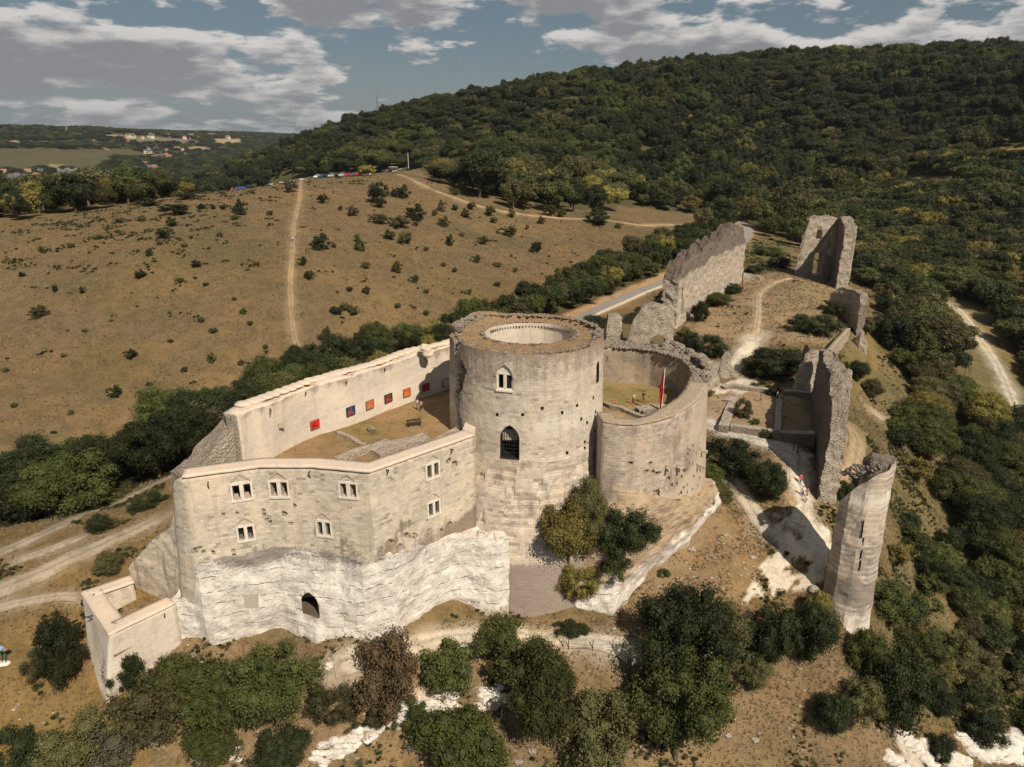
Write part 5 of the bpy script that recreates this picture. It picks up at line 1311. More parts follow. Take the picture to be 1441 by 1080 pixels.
# ================================================================== people
SKIN = plain('skin', (.45, .27, .19), .6); HAIR = plain('hair', (.05, .03, .02), .7)
def skin_mesh(name, verts, edges, rad, sub=1, root=0):
    me = bpy.data.meshes.new(name); me.from_pydata(verts, edges, []); o = bpy.data.objects.new(name, me); COL.objects.link(o)
    md = o.modifiers.new('s', 'SKIN'); md.use_smooth_shade = True
    sv = me.skin_vertices[0].data
    for i, r_ in enumerate(rad): sv[i].radius = (r_, r_) if not isinstance(r_, tuple) else r_; sv[i].use_root = (i == root)
    s2 = o.modifiers.new('u', 'SUBSURF'); s2.levels = sub; s2.render_levels = sub
    dg = bpy.context.evaluated_depsgraph_get(); nm = bpy.data.meshes.new_from_object(o.evaluated_get(dg)); bpy.data.objects.remove(o); smooth(nm); return nm
POSES = {'stand': dict(l=((-.10,0,.48),(-.11,.0,.06)), r=((.10,0,.48),(.11,.0,.06)), al=((-.24,0,1.12),(-.25,-.06,.88)), ar=((.24,0,1.12),(.25,-.06,.88))),
         'walk': dict(l=((-.10,-.14,.50),(-.10,-.30,.07)), r=((.10,.05,.48),(.10,.30,.09)), al=((-.24,.12,1.13),(-.24,.10,.88)), ar=((.24,-.12,1.13),(.24,-.26,.93))),
         'hold': dict(l=((-.10,0,.48),(-.12,.0,.06)), r=((.10,-.04,.48),(.14,.02,.06)), al=((-.25,-.04,1.14),(-.12,-.30,1.18)), ar=((.25,-.04,1.14),(.12,-.30,1.2)))}
PCACHE = {}
def person_parts(pose):
    if pose in PCACHE: return PCACHE[pose]
    q = POSES[pose]
    V = [(0,0,.95),(0,0,1.15),(0,-.01,1.36),(0,-.01,1.47),(0,-.02,1.56),(0,-.02,1.68)]; E = [(0,1),(1,2),(2,3),(3,4),(4,5)]; Rr = [(.155,.11),(.14,.10),(.15,.10),.055,.085,.075]
    for s_, leg, arm in ((-1, q['l'], q['al']), (1, q['r'], q['ar'])):
        b = len(V); f_ = leg[1]; V += [(s_*.10,0,.86), leg[0], f_, (f_[0], f_[1] - .16, .035)]; E += [(0,b),(b,b+1),(b+1,b+2),(b+2,b+3)]; Rr += [.088,.06,.042,(.04,.03)]
        b = len(V); h_ = arm[1]; V += [(s_*.19,0,1.38), arm[0], h_]; E += [(2,b),(b,b+1),(b+1,b+2)]; Rr += [.055,.042,.03]
        hand = b + 2; V.append((h_[0], h_[1] - .03, h_[2] - .07)); E.append((hand, len(V)-1)); Rr.append((.035,.018)); pl = len(V) - 1
        for k in range(4):
            c = len(V); y_ = h_[1] - .055 + k * .018; V += [(h_[0], y_, h_[2] - .12), (h_[0] - s_*.02, y_ - .01, h_[2] - .15 + .006 * abs(k - 1.5))]; E += [(pl, c), (c, c+1)]; Rr += [.009,.008]
        c = len(V); V += [(h_[0] - s_*.02, h_[1] - .07, h_[2] - .06), (h_[0] - s_*.03, h_[1] - .09, h_[2] - .10)]; E += [(hand, c), (c, c+1)]; Rr += [.011,.009]
    body = skin_mesh('body', V, E, Rr, 1); body.materials.append(SKIN)
    bm = bmesh.new(); bm.from_mesh(body)
    for (x_, y_, z_, r_) in ((0,-.105,1.62,.017),):
        bmesh.ops.create_icosphere(bm, subdivisions=1, radius=r_, matrix=Matrix.Translation((x_, y_, z_)))
    bm.to_mesh(body); bm.free(); smooth(body)
    V = [(0,0,.93),(0,0,1.15),(0,-.01,1.38),(0,-.01,1.42)]; E = [(0,1),(1,2),(2,3)]; Rr = [(.168,.125),(.155,.118),(.165,.118),.075]
    for s_, arm in ((-1, q['al']), (1, q['ar'])):
        b = len(V); a0 = Vector((s_*.19,0,1.38)); a1 = Vector(arm[0]); V += [tuple(a0), tuple(a0.lerp(a1, .75))]; E += [(2,b),(b,b+1)]; Rr += [.072,.058]
    shirt = skin_mesh('shirt', V, E, Rr, 1)
    V = [(0,0,.94),(0,0,.88)]; E = [(0,1)]; Rr = [(.16,.12),(.165,.125)]
    for s_, leg in ((-1, q['l']), (1, q['r'])):
        b = len(V); k_ = Vector(leg[0]); f_ = Vector(leg[1]); V += [(s_*.10,0,.80), tuple(k_), tuple(k_.lerp(f_, .8))]; E += [(1,b),(b,b+1),(b+1,b+2)]; Rr += [.10,.072,.06]
    tr = skin_mesh('trousers', V, E, Rr, 1)
    mb = MB(); mb.rock((0, .015, 1.665), (.098, .105, .095), 2, n=2); mb.rock((0, .05, 1.60), (.09, .07, .09), 3, n=2); hair = mb.mesh('hair'); smooth(hair)
    PCACHE[pose] = (body, shirt, tr, hair); return PCACHE[pose]
CLOTH = {}
def cloth(c):
    if c not in CLOTH: CLOTH[c] = plain('cloth', c, .85)
    return CLOTH[c]
def person(loc, rz, pose, shirt, trousers, label, h=1.0, group='visitors walking round the ruins', hair=None, bag=None):
    e = empty('person', loc, rz, (h, h, h)); tag(e, label, 'person', group)
    for me, nm, m_ in zip(person_parts(pose), ('body', 'shirt', 'trousers', 'hair'), (None, cloth(shirt), cloth(trousers), hair or HAIR)):
        o = bpy.data.objects.new(nm, me); COL.objects.link(o); o.parent = e
        if m_:
            if not me.materials: me.materials.append(None)
            o.material_slots[0].link = 'OBJECT'; o.material_slots[0].material = m_
    if bag:
        mb = MB(); mb.rock((0, .19, 1.18), (.15, .10, .22), 3, n=2); tag(obj('backpack', mb.mesh('backpack', cloth(bag)), e), None)
    return e
WT, BK, RD, BL, GY_, OL = (.72,.70,.68), (.02,.02,.025), (.48,.03,.04), (.06,.10,.22), (.2,.2,.2), (.12,.11,.06)
def atz(u, v, z): p = Pz(u, v, z); return (p.x, p.y, z)
def atg(u, v): p = G(u, v); return (p.x, p.y, gz(p.x, p.y) + .02)
person(atz(587.5, 577, .02), 2.2, 'stand', WT, (.25,.2,.17), 'left one of the couple looking at the pictures in the left courtyard, white top')
person(atz(592.5, 579, .02), 2.6, 'hold', (.35,.25,.28), BK, 'right one of the couple in the left courtyard, dusky top and dark trousers', .97)
person(atz(905.5, 567, .02), 2.4, 'stand', BK, (.18,.14,.11), 'person in black top standing alone in the right courtyard', 1.02, bag=BK)
person(atz(891, 569, .02), -.8, 'stand', WT, (.3,.06,.06), 'person in white top and reddish trousers in the right courtyard', .98, hair=cloth((.25,.14,.06)))
person(atz(866, 571, .3), .4, 'stand', (.60,.07,.03), (.55,.07,.04), 'small child all in orange-red by the stone kerb of the right courtyard', .62)
person(atg(1070, 566), 1.2, 'walk', BK, (.05,.05,.07), 'person in black walking alone inside the low stone foundation')
person(atg(1093.5, 563), .5, 'stand', GY_, BK, 'tallest of the group at the corner of the low foundation, dark clothes', 1.05, bag=BK)
person(atg(1098, 565), .9, 'hold', (.55,.40,.33), (.35,.25,.2), 'person in pale clothes in the middle of the group at the foundation corner', .98)
person(atg(1101.5, 563), .2, 'stand', RD, GY_, 'person in dark red top at the right of the group at the foundation corner', .97)
person(atg(1116, 634), .1, 'walk', BK, BL, 'leftmost dark-clothed walker in the shadow on the white path')
person(atg(1122, 641), -.2, 'walk', (.06,.05,.06), BK, 'dark-clothed walker in shadow just ahead of the one in dusky pink', 1.03)
person(atg(1123, 655), .2, 'walk', (.40,.22,.20), GY_, 'walker in dusky pink top on the shadowed part of the white path')
person(atg(1125.5, 682), .1, 'walk', (.62,.05,.07), BL, 'walker in bright red shirt where the white path comes out of the shadow', 1.04)
person(atg(1129, 699), -.1, 'walk', (.60,.62,.66), BL, 'walker in pale top next below the one in bright red shirt', 1.0)
person(atg(1135, 701), .3, 'walk', (.20,.10,.09), (.15,.1,.08), 'walker in brown on the right of the one in pale top', .98)
person(atg(1134, 708), .0, 'walk', WT, GY_, 'small white-topped walker nearest the camera on the white path', .75)
person(atg(1080, 430), .6, 'stand', (.55,.10,.08), BL, 'person in reddish top standing on the bare upper terrace', 1.05)
person(atg(1074, 433), -1.0, 'walk', (.1,.08,.09), BK, 'dark-clothed person beside the reddish one on the upper terrace', 1.0)
person(atg(1090, 391), 1.0, 'stand', BL, BK, 'dark blue-clothed person by the end of the path near the gate tower', 1.0)
person(atg(410.5, 352), 3.0, 'walk', (.6,.3,.28), GY_, 'hiker in pinkish top climbing the straight path on the dry hill', 1.1)
person(atg(412, 341), 3.0, 'walk', WT, BL, 'hiker in white top a few steps higher on the straight hill path', 1.1)
person(atg(1426, 577), 2.0, 'walk', (.55,.60,.72), BL, 'walker in pale blue on the valley path at the right edge', 1.15)
person(atg(1421, 586), 2.2, 'walk', WT, GY_, 'walker in white on the valley path at the right edge', 1.1)
for k, (u_, v_, c_, lab) in enumerate(((521,248,WT,'person in white beside the car park on the crest'),(533,249,BK,'person in black to the right of the cars on the crest'),(512,249,(.1,.12,.2),'person in navy among the people by the crest car park'),
        (553,244,(.65,.55,.2),'person in yellow near the viewpoint shelter'),(327,269,(.5,.1,.1),'person in red on the western crest'),(333,269,BK,'person in black on the western crest'))):
    person(atg(u_, v_ + 2), k, 'stand', c_, BK, lab, 1.15)

# ================================================================== cars along the crest
paint_cols = [((.70,.70,.70),'white'), ((.10,.11,.13),'dark grey'), ((.45,.46,.48),'silver'), ((.06,.10,.25),'blue'), ((.70,.70,.70),'white'), ((.35,.04,.04),'red'), ((.02,.02,.025),'black')]
PM = [(plain('car_paint_' + n.replace(' ', '_'), c, .25), n) for c, n in paint_cols]
def car_body():
    mb = MB(); prof = [(-2.1,.35),(-2.15,.75),(-1.9,.92),(-1.1,.98),(-.45,1.42),(1.0,1.45),(1.75,1.0),(2.1,.95),(2.15,.4)]
    hw = [.80,.84,.82,.80,.62,.62,.78,.80,.82]
    for s_ in (-1, 1):
        mb.v += [(p[0], s_ * w_, p[1]) for p, w_ in zip(prof, hw)]
    n = len(prof)
    for i in range(n): j = (i + 1) % n; mb.f.append((i, j, j + n, i + n)); mb.m.append(0)
    mb.f.append(tuple(range(n))); mb.m.append(0); mb.f.append(tuple(reversed(range(n, 2*n)))); mb.m.append(0)
    return mb
cb = car_body().mesh('car_body'); mbw = MB()
mbw.add([(-1.04,-.70,1.03),(-1.04,.70,1.03),(-.50,.58,1.40),(-.50,-.58,1.40)], [(0,1,2,3)]); mbw.add([(1.06,-.58,1.42),(1.06,.58,1.42),(1.72,.70,1.05),(1.72,-.70,1.05)], [(0,1,2,3)])
for s_ in (-1, 1): mbw.add([(-.95,s_*.815,1.0),(1.45,s_*.815,1.02),(1.0,s_*.65,1.38),(-.42,s_*.65,1.36)], [(0,1,2,3)])
cg = mbw.mesh('car_glass', M['glass']); mt = MB(); mt.tube([(0,-.11,0),(0,.11,0)], .33, 12); cwheel = mt.mesh('wheel', M['tyre'])
cars = [(u_, v_) for u_, v_ in ((446,250),(452,249.5),(459,249),(466,248.8),(474,248.2),(481,248),(489,247.6),(496,247.4),(503,247),(436,251.5),(424,253),(410,255),(396,257.5),(382,260),(366,262.5),(350,265),(337,267),(548,241.5),(556,241.5))]
for k, (u_, v_) in enumerate(cars):
    p = G(u_, v_ + 1.0); q = G(u_ + 6, v_ + .8); m_, cn = PM[(k * 3 + k // 4) % len(PM)]
    e = empty('parked_car', (p.x, p.y + 1, gz(p.x, p.y + 1)), RG.uniform(-.2, .2) + (0 if k > 8 else 1.4)); lab = '%s car parked on the grassy crest, %s in the row counted from the right' % (cn, ['ninth','eighth','seventh','sixth','fifth','fourth','third','second','first','tenth','eleventh','twelfth','thirteenth','fourteenth','fifteenth','sixteenth','seventeenth','',''][k]) if k < 17 else ('%s car parked %s the viewpoint shelter' % (cn, 'left of' if k == 17 else 'beside'))
    tag(e, lab, 'car', 'cars parked along the crest')
    b_ = obj('body', cb, e)
    if not cb.materials: cb.materials.append(None)
    b_.material_slots[0].link = 'OBJECT'; b_.material_slots[0].material = m_
    g2_ = obj('windows', cg, e)
    for x_ in (-1.35, 1.35):
        for y_ in (-.78, .78): obj('wheel', cwheel, e, (x_, y_, .33))
# viewpoint shelter, flag pole, masts, notice boards
p = G(553, 240); sh = thing('shelter', p, 'small flat-roofed viewpoint shelter at the edge of the wooded hill', 'shelter')
mb = MB(); mb.box(-4, 4, -1.6, 1.6, 2.6, 2.9); mb.build('roof', M['frame'], sh)
for x_ in (-3.6, 0, 3.6):
    for y_ in (-1.2, 1.2): mb = MB(); mb.box(x_ - .12, x_ + .12, y_ - .12, y_ + .12, -.5, 2.6); mb.build('post', M['wood'], sh)
mb = MB(); mb.box(-9, -4.2, -.3, .3, -.5, .8); mb.box(5, 12, .5, 1.0, -.5, 1.2); mb.build('low_wall', M['frame'], sh)
p = G(575, 238); fp_ = thing('flag_pole', p, 'tall bare white pole standing before the dark wooded hill', 'pole'); mb = MB(); mb.tube([(0, 0, 0), (0, 0, 13)], [.22, .14], 8); mb.build('shaft', M['white'], fp_)
for (u_, v_, Y_, h_, lab) in ((531,153,840,22,'lattice mast rising from the wooded skyline'),(93,178,2450,50,'far thin mast on the distant left skyline')):
    q = PY(u_, v_, Y_); e = thing('mast', (q.x, q.y, q.z - 12), lab, 'mast'); mb = MB(); w_ = h_ * .04
    for sx, sy in ((-1,-1),(1,-1),(0,1)): mb.tube([(sx*w_, sy*w_, 0), (sx*w_*.2, sy*w_*.2, h_ + 12)], .25 if Y_ < 1000 else .8, 4)
    mb.build('lattice', M['steel'], e)
    mb = MB(); mb.tube([(0,0,h_+12),(0,0,h_+17)], .2 if Y_ < 1000 else .7, 5); mb.build('antenna', M['steel'], e)

# ================================================================== village and church across the valley
RF = [plain('slate_roof', (.10,.10,.115), .7), plain('tile_roof', (.26,.13,.09), .8)]; WL = [plain('house_wall', (.62,.57,.48), .9), plain('cream_house_wall', (.55,.46,.34), .9)]
hm = []
for (a_, b_, h_) in ((11, 8, 5.5), (16, 9, 6.5), (9, 8, 7)):
    mb = MB(); mb.box(-a_/2, a_/2, -b_/2, b_/2, -4, h_); w_ = mb.mesh('house_wall'); mb = MB()
    mb.add([(-a_/2-.4,-b_/2-.5,h_-.1),(a_/2+.4,-b_/2-.5,h_-.1),(a_/2+.4,b_/2+.5,h_-.1),(-a_/2-.4,b_/2+.5,h_-.1),(-a_/2-.4,0,h_+b_*.5),(a_/2+.4,0,h_+b_*.5)], [(0,1,5,4),(2,3,4,5),(1,2,5),(3,0,4),(0,3,2,1)]); r_ = mb.mesh('house_roof')
    mb = MB(); mb.box(-.65, .65, -.06, .06, -.8, .8); wn = mb.mesh('house_window', M['glass']); hm.append((w_, r_, wn, a_, b_, h_))
places = [(RG.uniform(205, 262), RG.uniform(212, 226)) for _ in range(26)] + [(RG.uniform(160, 290), RG.uniform(193, 197)) for _ in range(16)] + [(RG.uniform(2, 60), RG.uniform(240, 258)) for _ in range(12)] + [(RG.uniform(62, 104), RG.uniform(258, 270)) for _ in range(7)] + [(RG.uniform(128, 160), RG.uniform(248, 256)) for _ in range(8)] + [(RG.uniform(185, 230), RG.uniform(232, 244)) for _ in range(6)] + [(RG.uniform(290, 345), RG.uniform(192, 196)) for _ in range(5)]
for k, (u_, v_) in enumerate(places):
    p = G(u_, v_)
    if p.y < 700: continue
    w_, r_, wn, a_, b_, h_ = hm[k % 3]; sc_ = 1.0 + .35 * RG.random()
    e = empty('house', (p.x, p.y, gz(p.x, p.y) + 1), RG.uniform(-.6, .6), (sc_,) * 3)
    zone = 'in the valley village beyond the wooded spur' if k < 26 else ('along the distant plateau edge' if k < 42 else ('in the dark valley at the far left' if k < 54 else ('at the foot of the church' if k < 61 else ('right of the church' if k < 69 else ('scattered below the far village' if k < 75 else 'on the horizon farms')))))
    tag(e, '%s %s house with %s roof %s' % (('low', 'long', 'tall')[k % 3], ('pale', 'cream')[k % 2], ('grey slate', 'red tiled')[(k // 2) % 2], zone), 'house', 'houses ' + zone)
    for me, m_, nm in ((w_, WL[k % 2], 'wall'), (r_, RF[(k // 2) % 2], 'roof')):
        o = obj(nm, me, e)
        if not me.materials: me.materials.append(None)
        o.material_slots[0].link = 'OBJECT'; o.material_slots[0].material = m_
    for x_ in (-a_ * .3, 0, a_ * .3): obj('window', wn, e, (x_, -b_/2 - .05, 2.2))
p = G(104, 268); cz = -52; cp_ = Pz(100, 266, cz); GREYST = plain('church_stone', (.22, .22, .215), .9)
ch_ = empty('church', (cp_.x, cp_.y, cz), -.35); tag(ch_, 'grey stone church with square tower in the valley at far left', 'church')
mb = MB(); mb.box(-9, 9, -9, 9, -10, 32)
for sx in (-1, 1):
    for sy in (-1, 1): mb.box(sx*9 - 1.8, sx*9 + 1.8, sy*9 - 1.8, sy*9 + 1.8, -10, 34.5)
mb.build('tower', GREYST, ch_)
mb = MB(); mb.box(10.9, 62, -7, 7, -10, 16); mb.box(10.9, 58, -12, 12, -10, 8); mb.build('nave', GREYST, ch_)
mb = MB(); mb.add([(10.9,-7.6,16.1),(62.5,-7.6,16.1),(62.5,7.6,16.1),(10.9,7.6,16.1),(10.9,0,25),(62.5,0,25)], [(0,1,5,4),(2,3,4,5),(1,2,5),(3,0,4),(0,3,2,1)]); mb.build('roof', RF[0], ch_)
for x_ in range(16, 60, 6): mb = MB(); prism(mb, (x_, -12.1, 0), (0, -1), arch_pts(2.2, 1, 6.5), .1, .3); mb.build('window', M['glass'], ch_)
for x_ in (-3.5, 3.5): mb = MB(); prism(mb, (x_, -9.05, 0), (0, -1), arch_pts(2.6, 18, 28), .1, .3); mb.build('window', M['dark'], ch_)
mb = MB(); prism(mb, (0, -9.05, 0), (0, -1), arch_pts(5, 2, 12), .1, .3); mb.build('window', M['dark'], ch_)

# ---- chalk ledges breaking through the scarps
for k, (u_, v_, n_, r_, ax) in enumerate(((455,1062,7,.9,.5),(487,1045,8,1.0,.5),(515,1030,6,.8,.5),(585,1000,8,.9,.35),(615,988,7,1.0,.3),(560,1012,5,.7,.4),(700,978,7,1.0,.2),(680,990,5,.8,.2),(640,1005,4,.7,.2),(330,1062,4,.8,.2),
        (1262,1072,6,1.2,.2),(1290,1058,7,1.3,.1),(1330,1066,7,1.4,.1),(1372,1050,6,1.5,-.1),(1400,1062,8,1.8,.3),(1425,1045,6,1.6,.9),(1350,1078,5,1.2,0),(862,850,5,.7,.9),(650,915,4,.6,.1),(470,935,4,.5,.1),(215,1035,4,.7,.3),(285,1070,4,.7,.2))):
    p = G(u_, v_); mb = MB()
    for i in range(n_ * 2):
        t_ = rg.uniform(-1, 1) * n_ * .32 * r_; dx, dy = t_ * math.cos(ax), t_ * math.sin(ax) * .7 + rg.uniform(-.5, .5); x_, y_ = p.x + dx, p.y + dy
        mb.rock((x_, y_, gz(x_, y_) + .0), (r_ * rg.uniform(.5, 1.0), r_ * rg.uniform(.35, .7), r_ * rg.uniform(.25, .55)), rg.randint(0, 999), n=2)
    me = mb.mesh('chalk_ledge', M['chalk']); set_col(me, 'mask', np.tile([.25, .1, 0, 1], (len(me.vertices), 1))); tag(obj('chalk_ledge', me), kind='structure')

# ================================================================== vegetation
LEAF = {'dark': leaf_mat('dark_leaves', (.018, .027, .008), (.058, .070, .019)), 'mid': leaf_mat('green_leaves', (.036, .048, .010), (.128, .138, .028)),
        'olive': leaf_mat('olive_leaves', (.058, .058, .018), (.165, .150, .050)), 'gold': leaf_mat('yellowing_leaves', (.120, .105, .020), (.330, .270, .050)),
        'rust': leaf_mat('russet_leaves', (.085, .062, .024), (.215, .150, .065)), 'grey': leaf_mat('grey_green_leaves', (.062, .062, .034), (.155, .145, .085)),
        'dry': leaf_mat('dry_stalks', (.26, .19, .10), (.40, .30, .16))}
def crown_mesh(name, seed, puffs, leaves, size, kind='round', hull=True):
    g = np.random.default_rng(seed); C_ = []; Rr = []
    k = 0
    while len(C_) < puffs and k < 4000:
        k += 1; p = g.uniform(-1, 1, 3)
        if np.linalg.norm(p) > 1: continue
        if kind == 'round': c = np.array([p[0] * .40, p[1] * .40, .56 + p[2] * .33]); r = g.uniform(.08, .18) * (1.1 - .35 * abs(p[2]))
        elif kind == 'spread': c = np.array([p[0] * .40, p[1] * .40, .60 + p[2] * .22]); r = g.uniform(.10, .18)
        elif kind == 'tall': c = np.array([p[0] * .36, p[1] * .36, .54 + p[2] * .38]); c[:2] *= 1.15 - .8 * max(0, (c[2] - .45)); r = g.uniform(.07, .15)
        else: c = np.array([p[0] * .46, p[1] * .46, .34 + p[2] * .30]); r = g.uniform(.09, .20) * (1.15 - .5 * abs(p[0]))       # bush
        C_.append(c); Rr.append(r)
    C_ = np.array(C_); Rr = np.array(Rr)
    q_ = 1 + .55 * fbm(C_ * 2.6 + seed * 3.7, seed, 2); C_[:, :2] *= q_[:, None]; C_[:, 2] = .12 * (kind != 'bush') + C_[:, 2] * (.86 + .2 * q_ * (kind != 'bush')); Rr *= g.uniform(.62, 1.18, len(Rr))
    lift = (C_[:, 2] + Rr).max(); C_[:, 2] *= 1 / lift; Rr *= 1.0
    pi = g.choice(len(C_), leaves * 2, p=Rr ** 2 / (Rr ** 2).sum()); d = g.normal(size=(leaves * 2, 3)); d /= np.linalg.norm(d, axis=1)[:, None]
    rr = Rr[pi] * np.where(g.uniform(0, 1, leaves * 2) < .12, g.uniform(1.1, 1.5, leaves * 2), g.uniform(.70, 1.12, leaves * 2)); P = C_[pi] + d * rr[:, None] * np.array([1, 1, .85])
    dd = np.linalg.norm((P[:, None] - C_[None]) / np.array([1, 1, .85]), axis=2) / Rr[None]; ok = (dd < .68).sum(1) == 0
    if kind == 'bush': ok &= P[:, 2] > 0.0
    P = P[ok][:leaves]; d = d[ok][:leaves]; pi = pi[ok][:leaves]; n = len(P)
    nr = d + g.normal(size=(n, 3)) * .75 + np.array([0, 0, .25]); nr /= np.linalg.norm(nr, axis=1)[:, None]
    t1 = np.cross(nr, g.normal(size=(n, 3))); t1 /= np.linalg.norm(t1, axis=1)[:, None]; t2 = np.cross(nr, t1)
    s = size * g.uniform(.6, 1.35, n)[:, None]
    V = np.stack([P - t1 * s, P - t2 * s * .62 + nr * s * .12, P + t1 * s, P + t2 * s * .62 - nr * s * .1], 1).reshape(-1, 3)
    Q = np.arange(n * 4).reshape(n, 4)
    lv = np.repeat(np.clip(g.uniform(0, 1, n) * .55 + (g.uniform(0, 1, len(C_))[pi]) * .45, 0, 1), 4)
    if hull:
        bm = bmesh.new()
        for c, r in zip(C_, Rr): bmesh.ops.create_icosphere(bm, subdivisions=1, radius=r * .62, matrix=Matrix.Translation(Vector(c)))
        HV = np.array([v.co[:] for v in bm.verts]); HF = np.array([[v.index for v in f.verts] for f in bm.faces]); bm.free()
        HV = HV + g.normal(size=HV.shape) * .012; b = len(V)
        V = np.concatenate([V, HV]); HQ = np.concatenate([HF + b, HF[:, :1] * 0 - 1], 1)
        me = bpy.data.meshes.new(name)
        me.vertices.add(len(V)); me.vertices.foreach_set('co', V.astype(np.float32).ravel())
        loops = np.concatenate([Q.ravel(), (HF + b).ravel()]).astype(np.int32); me.loops.add(len(loops)); me.loops.foreach_set('vertex_index', loops)
        nt_ = np.concatenate([np.full(len(Q), 4), np.full(len(HF), 3)]).astype(np.int32); stt = np.concatenate([[0], np.cumsum(nt_)[:-1]]).astype(np.int32)
        me.polygons.add(len(nt_)); me.polygons.foreach_set('loop_start', stt); me.polygons.foreach_set('loop_total', nt_); me.update(calc_edges=True)
        lv = np.concatenate([lv, np.full(len(HV), .1)])
    else: me = fast_mesh(name, V, Q)
    a = me.attributes.new('lv', 'FLOAT', 'POINT'); a.data.foreach_set('value', lv.astype(np.float32))
    return me
def trunk_mesh(name, seed, bush=False):
    g = random.Random(seed); mb = MB()
    if not bush:
        mb.tube([(0, 0, -.06), (g.uniform(-.01, .01), 0, .18), (g.uniform(-.02, .02), g.uniform(-.02, .02), .5), (0, 0, .78)], [.032, .024, .016, .006], 7)
    for k in range(7 if not bush else 9):
        a = g.uniform(0, 6.28); z0 = g.uniform(.2, .5) if not bush else 0; r = g.uniform(.2, .36)
        mb.tube([(0, 0, z0), (math.cos(a) * r * .45, math.sin(a) * r * .45, z0 + .12), (math.cos(a) * r, math.sin(a) * r, z0 + g.uniform(.2, .42))], [.013, .009, .003], 5)
    return mb.mesh(name, M['bark'])
HI = {'round': [crown_mesh('crown', 1, 60, 17000, .0125), crown_mesh('crown', 2, 76, 18000, .012), crown_mesh('crown', 3, 48, 15000, .013)],
      'tall': [crown_mesh('crown', 4, 64, 16000, .012, 'tall')], 'spread': [crown_mesh('crown', 5, 70, 15000, .0115, 'spread')],
      'bush': [crown_mesh('crown', 6, 40, 9500, .016, 'bush'), crown_mesh('crown', 7, 54, 10500, .015, 'bush'), crown_mesh('crown', 8, 30, 8000, .017, 'bush')]}
LO = {'round': [crown_mesh('crown', 11, 34, 3000, .027), crown_mesh('crown', 12, 44, 3400, .026), crown_mesh('crown', 13, 26, 2600, .028), crown_mesh('crown', 15, 38, 3000, .027, 'spread')],
      'bush': [crown_mesh('crown', 16, 20, 1800, .034, 'bush'), crown_mesh('crown', 17, 26, 2000, .032, 'bush')]}
for grp in (HI, LO):
    for l_ in grp.values():
        for me in l_: me.materials.append(None)
TRK = [trunk_mesh('trunk', 3), trunk_mesh('trunk', 9)]; STM = trunk_mesh('stems', 5, True)
def plant(x_, y_, w_, h_, kind, mat, label, group, hi=True, z=None, name=None, cat=None, rz=None, trunk=True, sink=.0):
    z = gz(x_, y_) if z is None else z
    bushy = kind == 'bush'; name = name or ('bush' if bushy else 'broadleaf_tree')
    src = (HI if hi else LO); l_ = src.get(kind) or src['round']; me = l_[RG.randrange(len(l_))]
    e = empty(name, (x_, y_, z - sink), RG.uniform(0, 6.28) if rz is None else rz, (w_, w_ * RG.uniform(.9, 1.1), h_)); tag(e, label, cat or ('bush' if bushy else 'tree'), group)
    o = bpy.data.objects.new('crown' if not bushy else 'foliage', me); COL.objects.link(o); o.parent = e; o.material_slots[0].link = 'OBJECT'; o.material_slots[0].material = LEAF[mat]
    if trunk:
        t = bpy.data.objects.new('trunk' if not bushy else 'stems', STM if bushy else TRK[RG.randrange(2)]); COL.objects.link(t); t.parent = e
    return e
